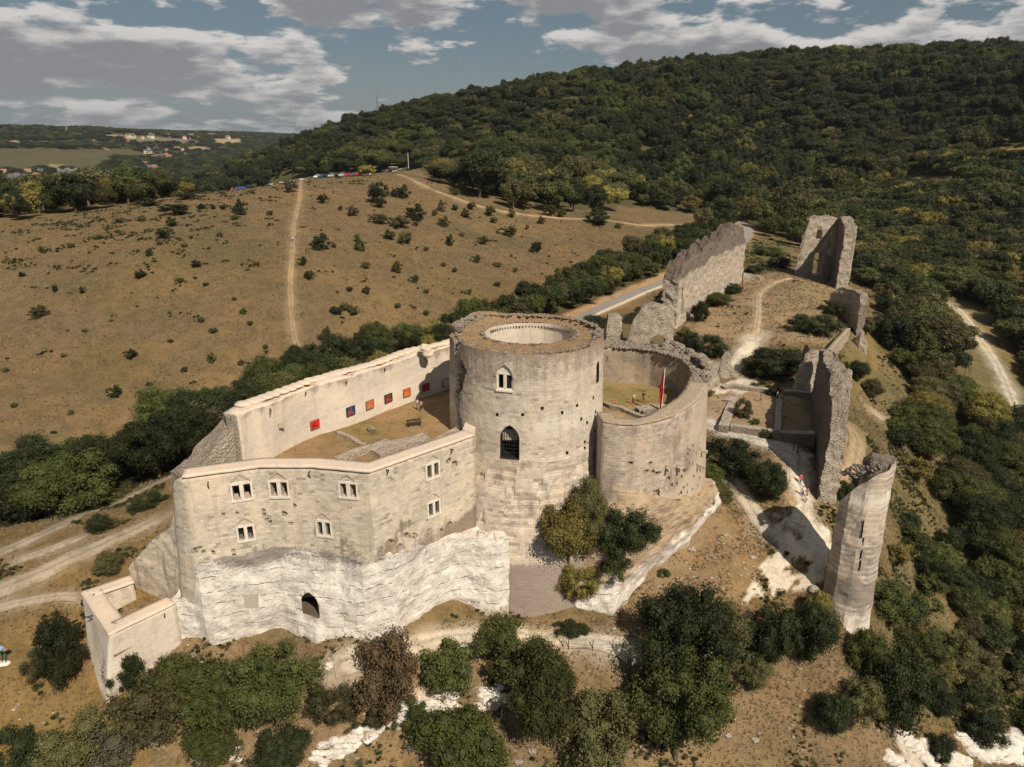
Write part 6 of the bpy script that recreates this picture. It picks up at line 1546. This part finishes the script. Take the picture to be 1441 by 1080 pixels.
# ---- singled-out plants near the camera: picture centre, width, height (pixels) and kind
def near_plant(u, v, wpx, hpx, kind, mat, label, dy=0.0, zoff=0.0, **kw):
    g = G(u, v + hpx * .42); x_, y_ = g.x, g.y + dy; z_ = gz(x_, y_)
    dep = y_ * cp - (z_ - 36) * sp; w_ = wpx / 1000 * dep; 
    top = PY(u, v - hpx * .5, y_).z; h_ = max(1.2, min((hpx / 1000 * dep) * 1.15, top - z_ if top - z_ > 1.5 else 99))
    return plant(x_, y_, w_ * 1.06, h_ * 1.0, kind, mat, label, None, z=z_ + zoff, sink=.25, **kw)
NP = [
 (218,990,95,105,'bush','olive','straggly olive bush against the foot of the low square tower'),
 (255,955,70,85,'bush','mid','green bush just right of the low square tower'),
 (310,975,90,90,'bush','mid','green bush below the white chalk, third from the low tower'),
 (392,975,115,120,'round','mid','big dark round tree below the middle of the white chalk wall'),
 (462,985,60,60,'bush','olive','olive bush between the dark round tree and the russet bush'),
 (545,940,95,115,'bush','rust','russet-brown tree below the right part of the white chalk wall'),
 (632,932,80,76,'bush','mid','green bush right of the russet tree'),
 (712,905,96,84,'bush','mid','wide green bush hiding the foot of the keep base'),
 (768,980,112,155,'tall','mid','tall fresh green tree below the keep, left of the fence'),
 (650,1055,130,100,'round','mid','large deep green tree at the bottom edge, centre left'),
 (845,1020,95,120,'bush','olive','grey-green tree below the metal gates'),
 (955,905,140,140,'round','dark','large dark tree whose shadow falls on the bare slope, right of the gates'),
 (950,1000,130,160,'round','mid','bright green tree directly in front of the large dark tree'),
 (1020,890,70,90,'bush','olive','olive bush on the right shoulder of the large dark tree'),
 (1078,890,66,100,'bush','dark','dark upright bush below the white path fork'),
 (1140,885,70,84,'bush','dark','dark bush by the foot of the slender tower fragment, left side'),
 (1170,1000,52,60,'bush','dark','single small bush on the bare brown scarp, lower right'),
 (1150,850,34,50,'bush','gold','small yellow-green sapling clinging beside the slender tower fragment'),
 (1320,1050,40,44,'bush','dark','small dark bush on the chalk at the lower right'),
 (110,1045,100,80,'bush','olive','wide olive bush at the lower left corner below the square tower'),
 (25,1055,80,60,'bush','dark','dark bush in the bottom left corner'),
 (95,905,60,110,'bush','dark','dark bush along the left face of the low square tower'),
 (60,930,40,50,'bush','olive','small olive bush in the dry grass left of the square tower'),
 (150,1055,80,70,'bush','grey','grey twiggy bush at the bottom edge right of the lower left corner'),
 (300,1045,70,50,'bush','mid','green bush at the bottom edge left of centre'),
 (400,1050,80,50,'bush','dark','dark bush at the bottom edge under the big dark round tree'),
 (522,1000,50,36,'bush','olive','olive bush on the chalk scarp under the russet tree'),
 (580,1005,50,50,'bush','mid','small green bush on the chalk scarp right of the olive one'),
 (185,940,50,70,'bush','dark','dark shrub growing at the front face of the low square tower'),
 (800,882,40,14,'bush','dark','flat dark shrub on the bank above the fence'),
 (822,884,18,14,'bush','mid','tiny shrub right of the flat dark one above the fence'),
 (1215,915,60,70,'bush','mid','green bush right below the slender tower fragment'),
 (1250,960,90,130,'bush','dark','dark bush column lower right of the slender tower fragment'),
 (1210,980,60,60,'bush','olive','olive bush on the right side of the bare scarp'),
 (1060,940,50,50,'bush','olive','small olive bush at the top of the bare scarp'),
 (995,950,70,80,'bush','dark','dark bush behind the bright green tree, right side'),
 (900,960,40,60,'bush','olive','dark bush between the gates and the large dark tree'),
 (1030,640,70,46,'bush','dark','low dark bush on the bank right of the curved bailey wall'),
 (1075,672,60,66,'bush','dark','dark bush in the hollow beside the people on the white path'),
 (1010,690,44,30,'bush','olive','olive scrub at the foot of the curved bailey wall, right end'),
 (990,705,30,40,'bush','mid','green scrub hanging off the rock under the curved bailey wall'),
 (1093,507,80,44,'bush','dark','dark mound of scrub under the edge of the upper terrace'),
 (1065,512,50,36,'bush','mid','green scrub left of the dark mound under the upper terrace'),
 (985,482,52,40,'bush','dark','dark round bush behind the curved bailey wall, left of the chalk path'),
 (965,470,30,26,'bush','mid','small green bush left of the dark round one behind the bailey wall'),
 (1010,490,30,24,'bush','olive','olive bush between the dark round one and the small stone stump'),
 (1140,453,60,34,'bush','dark','low dark thicket on the right part of the upper terrace'),
 (1170,432,34,24,'bush','dark','dark shrub behind the low thicket on the upper terrace'),
 (1195,418,28,34,'bush','mid','green shrub in front of the right brink fragment'),
 (985,437,26,36,'bush','dark','dark shrub at the foot of the great jagged wall, near end'),
 (1008,420,40,24,'bush','mid','green strip of scrub along the foot of the great jagged wall'),
 (1030,405,30,20,'bush','dark','dark scrub along the foot of the great jagged wall, far end'),
 (1086,548,26,14,'bush','dark','dark shrub under the stone stump by the foundation'),
 (1046,573,22,36,'bush','olive','olive shrub on the left wall of the low foundation'),
 (1077,609,18,16,'bush','mid','tiny green shrub before the foundation wall'),
 (1062,592,14,10,'bush','mid','tiny weed inside the foundation'),
 (1185,690,30,40,'bush','dark','dark shrub right of the near end of the tall narrow wall'),
 (1215,680,40,50,'bush','dark','dark shrub behind the top of the slender tower fragment'),
 (862,468,20,60,'bush','dark','dark scrub between the waisted stump and the arched wall fragment'),
 (838,452,44,22,'bush','dark','dark scrub showing just past the right rim of the keep'),
 (930,445,24,18,'bush','mid','green scrub at the shoulder of the arched wall fragment'),
 (935,805,16,12,'bush','mid','tiny bush on the white chalk below the curved bailey wall'),
 (1000,665,40,34,'bush','mid','green bush on the crest of the rock below the bailey wall right end'),
 (140,735,34,30,'bush','dark','dark shrub between the two gravel tracks'),
 (205,705,44,20,'bush','dark','low green shrub strip between the gravel tracks near the castle'),
 (1078,352,34,18,'bush','mid','green shrub on the grassy slope left of the gate tower, farther one'),
 (1098,368,30,20,'bush','dark','dark shrub on the grassy slope directly left of the gate tower'),
 (1062,378,26,14,'bush','dark','dark shrub at the bottom of the grassy slope behind the upper terrace'),
 (1215,455,26,30,'bush','olive','olive bush on the steep bank below the right brink fragment'),
 (1205,520,34,34,'bush','dark','dark bush under the smooth grey retaining wall'),
 (1225,545,34,30,'bush','olive','olive bush down the bank from the grey retaining wall'),
 (155,790,40,34,'bush','olive','olive scrub on the bank left of the stepped broken wall'),
]
for a_ in NP: near_plant(*a_)
# the two bushes on the rock against the keep
pb1 = PY(806, 790, 73.0); plant(pb1.x - .4, 75.0, 8.6, 11.5, 'round', 'gold', 'big yellow-green tree growing on the rock against the keep', None, z=-16.0, trunk=True)
plant(pb1.x + 1.8, 75.4, 5.2, 10.5, 'tall', 'olive', 'upright yellow-green top behind the big yellowish tree against the keep', None, z=-12.6)
plant(pb1.x + .6, 74.0, 4.4, 5.0, 'bush', 'gold', 'drooping olive skirt under the yellow-green tree at the keep', None, z=-17.6)
pb2 = PY(885, 745, 75.0); plant(pb2.x - .6, 75.6, 7.2, 7.6, 'bush', 'dark', 'dark green bush right of the yellow-green tree at the keep', None, z=-12.6)
plant(pb2.x + 1.4, 76.0, 5.0, 5.4, 'bush', 'dark', 'smaller dark bush at the right shoulder of the dark one by the keep', None, z=-11.2)
plant(pb2.x - 1.6, 74.6, 4.6, 6.0, 'bush', 'mid', 'green scrub trailing below the dark bush by the keep', None, z=-15.2)

# ---- scattered woodland
def scatter(poly, spacing, jitter=.42, dens=None, seed=0):
    g = np.random.default_rng(seed); xs = [p[0] for p in poly]; ys = [p[1] for p in poly]
    X, Y = np.meshgrid(np.arange(min(xs), max(xs), spacing), np.arange(min(ys), max(ys), spacing), indexing='ij')
    X = X.ravel() + g.uniform(-jitter, jitter, X.size) * spacing; Y = Y.ravel() + g.uniform(-jitter, jitter, Y.size) * spacing
    k = in_poly(X, Y, poly)
    if dens is not None: k &= g.uniform(0, 1, X.size) < dens(X, Y)
    return X[k], Y[k]
MWP = GL([(1010,540),(1150,545),(1150,618),(1015,606)])
VP0 = G(1293, 402)
def clear_of(X, Y, extra=2.0):
    k = np.ones(X.shape, bool)
    for n_, line, wd, c in PATHS: k &= seg_dist(X, Y, line) > wd * .5 + extra
    for c in CLEAR[:3] + CLEAR[4:]: k &= ~in_poly(X, Y, c)
    k &= seg_dist(X, Y, [p for n_, l_, w_, c_ in PATHS if abs(l_[0].x - VP0.x) < .1 for p in l_]) > 7.5 + extra
    k &= ~in_poly(X, Y, MWP)
    return k
MWP = GL([(1010,540),(1150,545),(1150,618),(1015,606)])
TREES = []   # x, y, w, h, kind, mat, zone
def pick(g, table):
    r = g.random(); s = 0
    for k_, p_ in table:
        s += p_
        if r < s: return k_
    return table[-1][0]
g = random.Random(42)
X, Y = scatter(BELT, 4.9, dens=lambda x_, y_: .93 + 0 * x_, seed=1); k = clear_of(X, Y, 1.6)
for x_, y_ in zip(X[k], Y[k]):
    h_ = g.uniform(5.0, 9.0) * (1.0 if x_ > -40 else 1.25); TREES.append((x_, y_, h_ * g.uniform(.85, 1.1), h_, 'round' if g.random() < .75 else 'bush', pick(g, [('dark', .45), ('mid', .33), ('olive', .13), ('gold', .09)]), 'belt'))
def dr_(x_, y_): nn = n2(x_, y_, .05, 77, 3); return np.clip(1.0 + nn * .8 + (y_ > 230) * .5, .35, 1)
X, Y = scatter(RIGHT, 4.8, dens=dr_, seed=2); k = clear_of(X, Y, 1.2)
castle_keepout = [(44,90),(60,90),(62,130),(60,135),(92,150),(92,180),(104,200),(108,230),(86,226),(60,160),(44,120)]
k &= ~in_poly(X, Y, castle_keepout)
k &= ~in_poly(X, Y, [(36,70),(52,70),(52,86),(36,86)])
for x_, y_ in zip(X[k], Y[k]):
    big = y_ > 190 or x_ > 85; h_ = g.uniform(3.0, 5.5) if not big else g.uniform(5.5, 10)
    if y_ > 330: h_ = g.uniform(8, 13)
    TREES.append((x_, y_, h_ * g.uniform(1.05, 1.5), h_, 'bush' if h_ < 5.5 else 'round', pick(g, [('dark', .42), ('mid', .27), ('olive', .21), ('gold', .10)] if y_ < 330 else [('dark', .5), ('mid', .25), ('olive', .15), ('gold', .10)]), 'right'))
# wooded hill and the slope beyond the crest
SP = 8.0
Xc, Yc = np.meshgrid(np.arange(-520, 900, SP), np.arange(225, 1500, SP), indexing='ij'); r_ = np.random.default_rng(3)
Xc = Xc.ravel() + r_.uniform(-.45, .45, Xc.size) * SP; Yc = Yc.ravel() + r_.uniform(-.45, .45, Yc.size) * SP
k = (np.abs(Xc) < Yc * .78 + 40) & ~in_poly(Xc, Yc, HILL) & ~in_poly(Xc, Yc, RIGHT) & ~in_poly(Xc, Yc, BELT) & ~in_poly(Xc, Yc, WARD) & clear_of(Xc, Yc, 3) & ~in_poly(Xc, Yc, CLEAR[3])
k &= ~((Yc < 300) & (Xc > -60)) & (in_poly(Xc, Yc, HILL) == 0) & (r_.uniform(0, 1, Xc.size) < .93)
k &= ~((seg_dist(Xc, Yc, GL([(395,256),(450,249.5),(500,247),(560,243),(600,243)])) < 13))
k &= ~((Yc > 900) & (r_.uniform(0, 1, Xc.size) < .35))
Hc = n2(Xc, Yc, .02, 51, 3); k &= n2(Xc, Yc, .03, 57, 3) < .42; Hd = n2(Xc, Yc, .007, 58, 3); HdD = dict(zip(map(float, Xc), Hd))
for x_, y_, q_ in zip(Xc[k], Yc[k], Hc[k]):
    h_ = g.uniform(7.5, 15) * (1 + .35 * (g.random() < .15)); ndist = y_ < 420
    up = min(1, max(0, (y_ - 430) / 120)); tab = [('dark', .40 + .42 * up), ('mid', .30 - .18 * up), ('olive', .18 - .12 * up), ('gold', .12 - .11 * up)]  # cloud shadow put into the leaf colours: more dark crowns uphill
    if x_ < -20 and y_ < 520: h_ *= .8
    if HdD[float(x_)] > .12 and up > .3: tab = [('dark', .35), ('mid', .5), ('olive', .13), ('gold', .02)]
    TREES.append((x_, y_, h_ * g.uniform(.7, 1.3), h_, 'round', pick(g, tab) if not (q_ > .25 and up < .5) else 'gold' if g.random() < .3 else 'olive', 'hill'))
# far valley
Xf, Yf = np.meshgrid(np.arange(-3600, 700, 26), np.arange(1000, 4200, 26), indexing='ij'); Xf = Xf.ravel() + r_.uniform(-12, 12, Xf.size); Yf = Yf.ravel() + r_.uniform(-12, 12, Yf.size)
fn = n2(Xf, Yf, .0016, 61, 4); k = (Xf > -Yf * .80 - 60) & (Xf < -Yf * .16) & (fn > -.42 + .00010 * (Yf - 1000)) | ((Xf > -Yf * .80 - 60) & (Xf < -Yf * .16) & (Yf < 1500) & (fn > -.55))
for f_ in FXY: k &= ~in_poly(Xf, Yf, f_)
k &= ~(np.hypot(Xf + 920, Yf - 1450) < 80) | (r_.uniform(0, 1, Xf.size) < .1)
for x_, y_ in zip(Xf[k], Yf[k]): TREES.append((x_, y_, g.uniform(22, 40), g.uniform(10, 17), 'round', pick(g, [('dark', .6), ('mid', .25), ('olive', .15)]), 'far'))
# size in the picture decides who is built one by one
TA_ = np.array([(t[0], t[1], t[2], t[3]) for t in TREES]); TZ = ground_z(TA_[:, 0], TA_[:, 1])
dep = TA_[:, 1] * cp - (TZ - 36) * sp; uu = TA_[:, 0] / dep; vv = 540 - 1000 * ((TZ - 36) * cp + TA_[:, 1] * sp) / dep
inview = (np.abs(uu) < .76) & (vv < 1130) & (vv - TA_[:, 3] / dep * 1000 < 1080)
# hidden behind the castle
hid = (TA_[:, 1] > 88) & (TA_[:, 1] < 175) & (np.abs(uu) < .22) & (TA_[:, 0] < 24) & (TA_[:, 0] > -14)
app = np.where(inview, TA_[:, 3] / dep, 0); app[hid] *= .2
NBIG = 225
order = np.argsort(-app); big = set(order[:NBIG].tolist())
zones = {'belt': ('trees in the belt between the dry hill and the gravel track', 'in the belt between the dry hill and the castle'),
         'right': ('trees and scrub on the wooded slope right of the ruins', 'on the steep wooded slope right of the ruins'),
         'hill': ('trees of the wood beyond the dry hill', 'at the edge of the wood beyond the dry hill'), 'far': ('far trees', 'far across the valley')}
MN = {'dark': 'dark green', 'mid': 'green', 'olive': 'olive-green', 'gold': 'yellowing'}
for i in order[:NBIG]:
    t = TREES[i]
    if app[i] <= 0: continue
    zn = zones[t[6]]; bushy = t[4] == 'bush'
    hi_ = dep[i] < 170
    U_ = uu[i] * 1000 + 720; V_ = vv[i]
    if t[6] == 'belt': pl = 'at the far left end of the belt' if U_ < 110 else ('in the belt above the gravel tracks' if U_ < 260 else ('in the belt behind the left courtyard wall' if U_ < 470 else ('in the belt just left of the keep top' if U_ < 640 else ('in the belt along the road right of the keep' if U_ < 860 else 'in the belt behind the great jagged wall'))))
    elif t[6] == 'right': pl = 'on the bottom right slope below the slender tower fragment' if V_ > 860 else ('on the slope level with the slender tower fragment' if V_ > 680 else ('on the slope under the valley path, right side' if V_ > 560 else ('near the valley path at the right edge' if V_ > 430 else 'above the valley path, right of the gate tower')))
    else: pl = 'at the edge of the wood beyond the dry hill' if U_ > 300 else 'just over the western crest of the dry hill'
    sz = ('small' if app[i] < .035 else ('mid-sized' if app[i] < .06 else ('large' if app[i] < .085 else 'very large')))
    plant(t[0], t[1], t[2], t[3], t[4] if not (hi_ and t[4] == 'round' and g.random() < .3) else 'tall', t[5], '%s %s %s %s' % (sz, MN[t[5]], 'bush' if bushy else 'tree', pl), zn[0], hi=hi_, z=float(TZ[i]), sink=.3)
# all the rest: woodland as one mass
def mass(name, ids, protos, label, cat):
    """points that carry position, size and kind; geometry nodes set a crown on each"""
    me = bpy.data.meshes.new(name); n = len(ids); P = np.array([(TREES[i][0], TREES[i][1], TZ[i] - .4) for i in ids], np.float32)
    me.vertices.add(n); me.vertices.foreach_set('co', P.ravel())
    S = np.array([(TREES[i][2], TREES[i][2], TREES[i][3]) for i in ids], np.float32); a = me.attributes.new('sz', 'FLOAT_VECTOR', 'POINT'); a.data.foreach_set('vector', S.ravel())
    a = me.attributes.new('rot', 'FLOAT', 'POINT'); a.data.foreach_set('value', np.random.default_rng(5).uniform(0, 6.28, n).astype(np.float32))
    kk = np.array([protos['idx'][TREES[i][5]] * protos['n'] + (j * 7 + i) % protos['n'] for j, i in enumerate(ids)], np.int32); a = me.attributes.new('kind_index', 'INT', 'POINT'); a.data.foreach_set('value', kk)
    o = obj(name, me); gn_instances(o, protos['objs']); tag(o, label, cat, kind='stuff'); return o
def gn_instances(o, protos):
    nt = bpy.data.node_groups.new('crowns_on_points', 'GeometryNodeTree'); nt.interface.new_socket('Geometry', in_out='INPUT', socket_type='NodeSocketGeometry'); nt.interface.new_socket('Geometry', in_out='OUTPUT', socket_type='NodeSocketGeometry')
    N_ = nt.nodes; L_ = nt.links; gi = N_.new('NodeGroupInput'); go = N_.new('NodeGroupOutput')
    jn = N_.new('GeometryNodeJoinGeometry')
    for p in reversed(protos):
        oi = N_.new('GeometryNodeObjectInfo'); oi.inputs['Object'].default_value = p; oi.inputs['As Instance'].default_value = True; L_.new(oi.outputs['Geometry'], jn.inputs[0])
    ip = N_.new('GeometryNodeInstanceOnPoints'); L_.new(gi.outputs[0], ip.inputs['Points']); L_.new(jn.outputs[0], ip.inputs['Instance']); ip.inputs['Pick Instance'].default_value = True
    def na(nm, t): q = N_.new('GeometryNodeInputNamedAttribute'); q.data_type = t; q.inputs['Name'].default_value = nm; return q.outputs['Attribute']
    L_.new(na('kind_index', 'INT'), ip.inputs['Instance Index']); cx = N_.new('ShaderNodeCombineXYZ'); L_.new(na('rot', 'FLOAT'), cx.inputs[2]); L_.new(cx.outputs[0], ip.inputs['Rotation']); L_.new(na('sz', 'FLOAT_VECTOR'), ip.inputs['Scale'])
    L_.new(ip.outputs[0], go.inputs[0]); md = o.modifiers.new('crowns', 'NODES'); md.node_group = nt
def proto_set(meshes, mats):
    objs = []
    for m_ in mats:
        for me in meshes:
            c = me.copy(); c.materials.clear(); c.materials.append(LEAF[m_]); objs.append(bpy.data.objects.new('crown_source', c))
    return {'objs': objs, 'n': len(meshes), 'idx': {m_: i for i, m_ in enumerate(mats)}}
PT = proto_set(LO['round'], ['dark', 'mid', 'olive', 'gold'])
rest = [i for i in range(len(TREES)) if i not in big]
mass('woodland', [i for i in rest if TREES[i][6] == 'hill'], PT, 'dense green wood on the hill behind the castle, cloud shade coloured into its upper trees', 'woodland')
mass('scrub_wood', [i for i in rest if TREES[i][6] in ('belt', 'right')], PT, 'scrubby wood filling the slopes beside and behind the ruins', 'woodland')
mass('distant_woodland', [i for i in rest if TREES[i][6] == 'far'], PT, 'distant dark woods across the valley at the left', 'woodland')
print('trees', len(TREES))

# ---- shrubs on the dry hill
SH = [(451,340,30,24,'dark'),(533,272,26,34,'dark'),(533,285,20,16,'dark'),(556,272,14,12,'dark'),(567,270,24,20,'dark'),(586,299,30,24,'dark'),(533,308,22,16,'mid'),(560,312,34,18,'olive'),(548,330,18,16,'mid'),(571,335,20,20,'olive'),
 (496,297,18,16,'rust'),(479,293,8,8,'dark'),(455,280,14,14,'dark'),(508,345,18,18,'mid'),(503,335,8,14,'mid'),(426,367,14,14,'dark'),(436,387,14,14,'dark'),(515,373,12,12,'olive'),(559,376,14,18,'mid'),(583,392,16,12,'olive'),(516,408,12,12,'olive'),
 (492,407,8,8,'dark'),(473,436,20,10,'dark'),(498,436,18,14,'olive'),(486,431,14,12,'olive'),(460,470,14,26,'mid'),(479,490,8,20,'mid'),(625,312,18,16,'olive'),(622,290,12,18,'rust'),(656,300,14,14,'olive'),(664,290,12,12,'dark'),(633,338,12,18,'dark'),
 (690,297,16,16,'mid'),(695,310,10,10,'mid'),(680,338,16,14,'mid'),(715,325,30,14,'olive'),(670,364,16,12,'mid'),(624,372,8,8,'rust'),(762,310,10,12,'mid'),(755,348,16,18,'dark'),(742,320,6,8,'olive'),(773,296,16,18,'mid'),(842,304,34,26,'dark'),(870,318,10,8,'mid'),
 (340,292,18,24,'dark'),(246,295,34,18,'dark'),(243,312,18,14,'dark'),(233,328,20,18,'dark'),(285,291,16,8,'dark'),(300,291,10,8,'dark'),(315,292,10,8,'dark'),(329,295,10,10,'dark'),(210,284,34,12,'dark'),(264,276,30,10,'dark'),(330,306,12,8,'mid'),
 (276,371,14,12,'dark'),(210,355,12,12,'dark'),(198,386,16,10,'dark'),(225,341,10,8,'olive'),(253,394,10,8,'mid'),(55,438,28,18,'olive'),(78,406,8,12,'dark'),(31,386,10,8,'dark'),(117,408,10,10,'dark'),(185,498,16,16,'dark'),(163,550,20,20,'dark'),(260,520,10,10,'mid'),
 (298,503,12,16,'mid'),(343,438,10,10,'mid'),(170,310,14,8,'olive'),(200,308,12,8,'olive'),(112,290,14,8,'mid'),(140,333,12,8,'olive'),(8,520,10,8,'olive'),(300,465,12,8,'olive'),(374,488,8,8,'olive'),(352,455,8,8,'mid'),(283,450,10,8,'olive'),
 (585,315,8,8,'olive'),(600,410,8,8,'olive'),(640,380,8,8,'olive'),(700,372,12,8,'olive'),(720,300,12,14,'mid'),(725,380,8,8,'olive'),(790,300,14,14,'mid'),(100,345,12,8,'olive'),(60,350,12,8,'olive'),(640,270,12,10,'mid'),(410,262,20,20,'grey'),(517,240,24,16,'gold'),
 (640,292,10,10,'dark'),(612,300,8,10,'olive'),(20,570,10,6,'olive'),(90,500,8,6,'olive'),(120,465,8,6,'olive'),(240,480,8,6,'olive'),(330,420,8,6,'olive'),(260,345,9,7,'olive'),(310,330,10,8,'olive'),(360,370,9,7,'olive'),(290,400,8,6,'dark'),(380,300,10,8,'olive'),
 (470,345,8,8,'olive'),(600,350,8,8,'olive'),(650,330,8,7,'olive'),(530,455,9,8,'olive'),(560,430,9,8,'olive'),(600,440,10,9,'mid'),(660,410,10,9,'olive'),(700,400,9,8,'olive'),(455,500,10,10,'olive'),(340,510,10,9,'olive'),(210,540,10,8,'olive'),(100,580,10,8,'olive')]
seen = {}
for (u_, v_, w_, h_, m_) in SH:
    q = G(u_, v_ + h_ * .45); dd = q.y * cp - (q.z - 36) * sp; ww = w_ / 1000 * dd * 1.1; hh = max(.6, h_ / 1000 * dd * 1.0)
    sz = 'large' if w_ >= 22 else ('mid-sized' if w_ >= 13 else 'small'); sd_ = 'left of the straight hill path' if u_ < 412 else ('between the straight hill path and the crest path' if u_ < 640 else 'on the right part of the dry hill')
    plant(q.x, q.y, ww, hh, 'bush', m_, '%s %s shrub %s' % (sz, {'dark': 'dark green', 'mid': 'green', 'olive': 'olive', 'rust': 'russet', 'grey': 'bare grey', 'gold': 'yellow'}[m_], sd_), 'shrubs dotted over the dry hill', hi=False, z=gz(q.x, q.y), name='shrub', cat='shrub', trunk=False)

# ---- grass tufts and weeds near the castle: uncountable ground cover
def tuft(name, seed, n, mat, h_=1.0, w_=.5):
    gg = random.Random(seed); mb = MB()
    for i in range(n):
        a = gg.uniform(0, 6.28); r0 = gg.uniform(0, .3) * w_ * 2; x0, y0 = math.cos(a) * r0, math.sin(a) * r0; b = gg.uniform(0, 6.28); l_ = gg.uniform(.4, 1) * h_; wd = .045
        mb.add([(x0 - wd * math.sin(b), y0 + wd * math.cos(b), 0), (x0 + wd * math.sin(b), y0 - wd * math.cos(b), 0), (x0 + math.cos(b) * .35 * l_ * w_ * 2, y0 + math.sin(b) * .35 * l_ * w_ * 2, l_)], [(0, 1, 2)])
    me = mb.mesh(name, LEAF[mat]); return bpy.data.objects.new('tuft_source', me)
wd_ = [tuft('t', 1, 26, 'dry'), tuft('t', 2, 22, 'dry'), tuft('t', 3, 22, 'olive', .8, .7), tuft('t', 4, 24, 'mid', .7, .9)]
cov = [LO['bush'][0].copy(), LO['bush'][1].copy()]
for c in cov: c.materials.clear()
cov[0].materials.append(LEAF['olive']); cov[1].materials.append(LEAF['dark']); cov = [bpy.data.objects.new('cover_source', c) for c in cov]
r_ = np.random.default_rng(8)
def cover(name, poly, n, probs, size, label, cond=None, kinds=None):
    xs = [p[0] for p in poly]; ys = [p[1] for p in poly]; X = r_.uniform(min(xs), max(xs), n); Y = r_.uniform(min(ys), max(ys), n)
    k = in_poly(X, Y, poly); X, Y = X[k], Y[k]; col = on_sheet(X, Y, GC); vg = col[:, 3] + n2(X, Y, .3, 5, 3) * .9
    k = clear_of(X, Y, .2) & (col[:, 0] < .5) & (vg > -.05)
    k &= ~in_poly(X, Y, [(8, 79), (28, 84), (29, 96), (-10, 100), (-36, 76), (-38, 66), (-10, 68), (-4, 74)])
    if cond is not None: k &= cond(X, Y)
    X, Y, vg = X[k], Y[k], vg[k]; Z = ground_z(X, Y); n = len(X)
    idx = np.where(vg > (.55 if 'hill' in name else .42), r_.choice([2, 3, 4, 5], n, p=[.3, .3, .25, .15]), r_.choice([0, 1, 2, 4], n, p=[.56, .40, .04, .0])).astype(np.int32)
    s = r_.uniform(*size, n); big_ = idx >= 4; S = np.stack([s * np.where(big_, 1.7, 1.0), s * np.where(big_, 1.6, 1.0), s * np.where(big_, 1.0, .8)], 1)
    me = bpy.data.meshes.new(name); me.vertices.add(n); me.vertices.foreach_set('co', np.stack([X, Y, Z - .02], 1).astype(np.float32).ravel())
    a = me.attributes.new('sz', 'FLOAT_VECTOR', 'POINT'); a.data.foreach_set('vector', S.astype(np.float32).ravel()); a = me.attributes.new('rot', 'FLOAT', 'POINT'); a.data.foreach_set('value', r_.uniform(0, 6.28, n).astype(np.float32))
    a = me.attributes.new('kind_index', 'INT', 'POINT'); a.data.foreach_set('value', idx)
    o = obj(name, me); gn_instances(o, wd_ + cov); tag(o, label, 'grass', kind='stuff')
cover('dry_grass', [(-75, 50), (90, 50), (90, 130), (-75, 130)], 150000, None, (.18, .45), 'dry grass and weeds on the slopes round the castle')
cover('hill_grass', [(-170, 118), (120, 118), (150, 330), (-240, 330)], 150000, None, (.3, .65), 'sparse tussocks over the dry hill', cond=lambda x_, y_: in_poly(x_, y_, HILL) | in_poly(x_, y_, WARD) | (x_ > 40))
# ---- loose stones on the slopes
pts = []
for poly, n_ in ((FRONT, 520), (GL([(960,740),(1075,740),(1070,850),(880,868)]), 160), (GL([(1000,545),(1145,545),(1145,612),(1000,600)]), 60)):
    xs = [p[0] for p in poly]; ys = [p[1] for p in poly]
    X = r_.uniform(min(xs), max(xs), n_ * 3); Y = r_.uniform(min(ys), max(ys), n_ * 3); k = in_poly(X, Y, poly); X, Y = X[k][:n_], Y[k][:n_]
    pts += [(x_, y_, z_ + .03) for x_, y_, z_ in zip(X, Y, ground_z(X, Y))]
mb = MB(); gg = random.Random(4)
for p in pts: q = gg.uniform(.07, .24) * (1 + 1.2 * (gg.random() < .06)); mb.rock(p, (q * 1.2, q, q * .6), gg.randint(0, 999), n=1)
tag(mb.build('loose_stones', M['rubblepale']), 'loose pale stones strewn over the slopes below the walls', 'stones', kind='stuff')

# ------------------------------------------------------------------ air
mb = MB(); mb.box(-4200, 3600, -60, 5200, -90, 260)
m_ = bpy.data.materials.new('thin_haze'); m_.use_nodes = True; t = NT(m_.node_tree); t.n.clear(); out_ = t.node('ShaderNodeOutputMaterial'); pv = t.node('ShaderNodeVolumePrincipled')
pv.inputs['Color'].default_value = (.72, .80, .90, 1); pv.inputs['Density'].default_value = .000035; pv.inputs['Anisotropy'].default_value = .2; t.l.new(pv.outputs[0], out_.inputs['Volume'])
if USE_HAZE:
    hz = mb.build('haze', m_); tag(hz, kind='stuff')
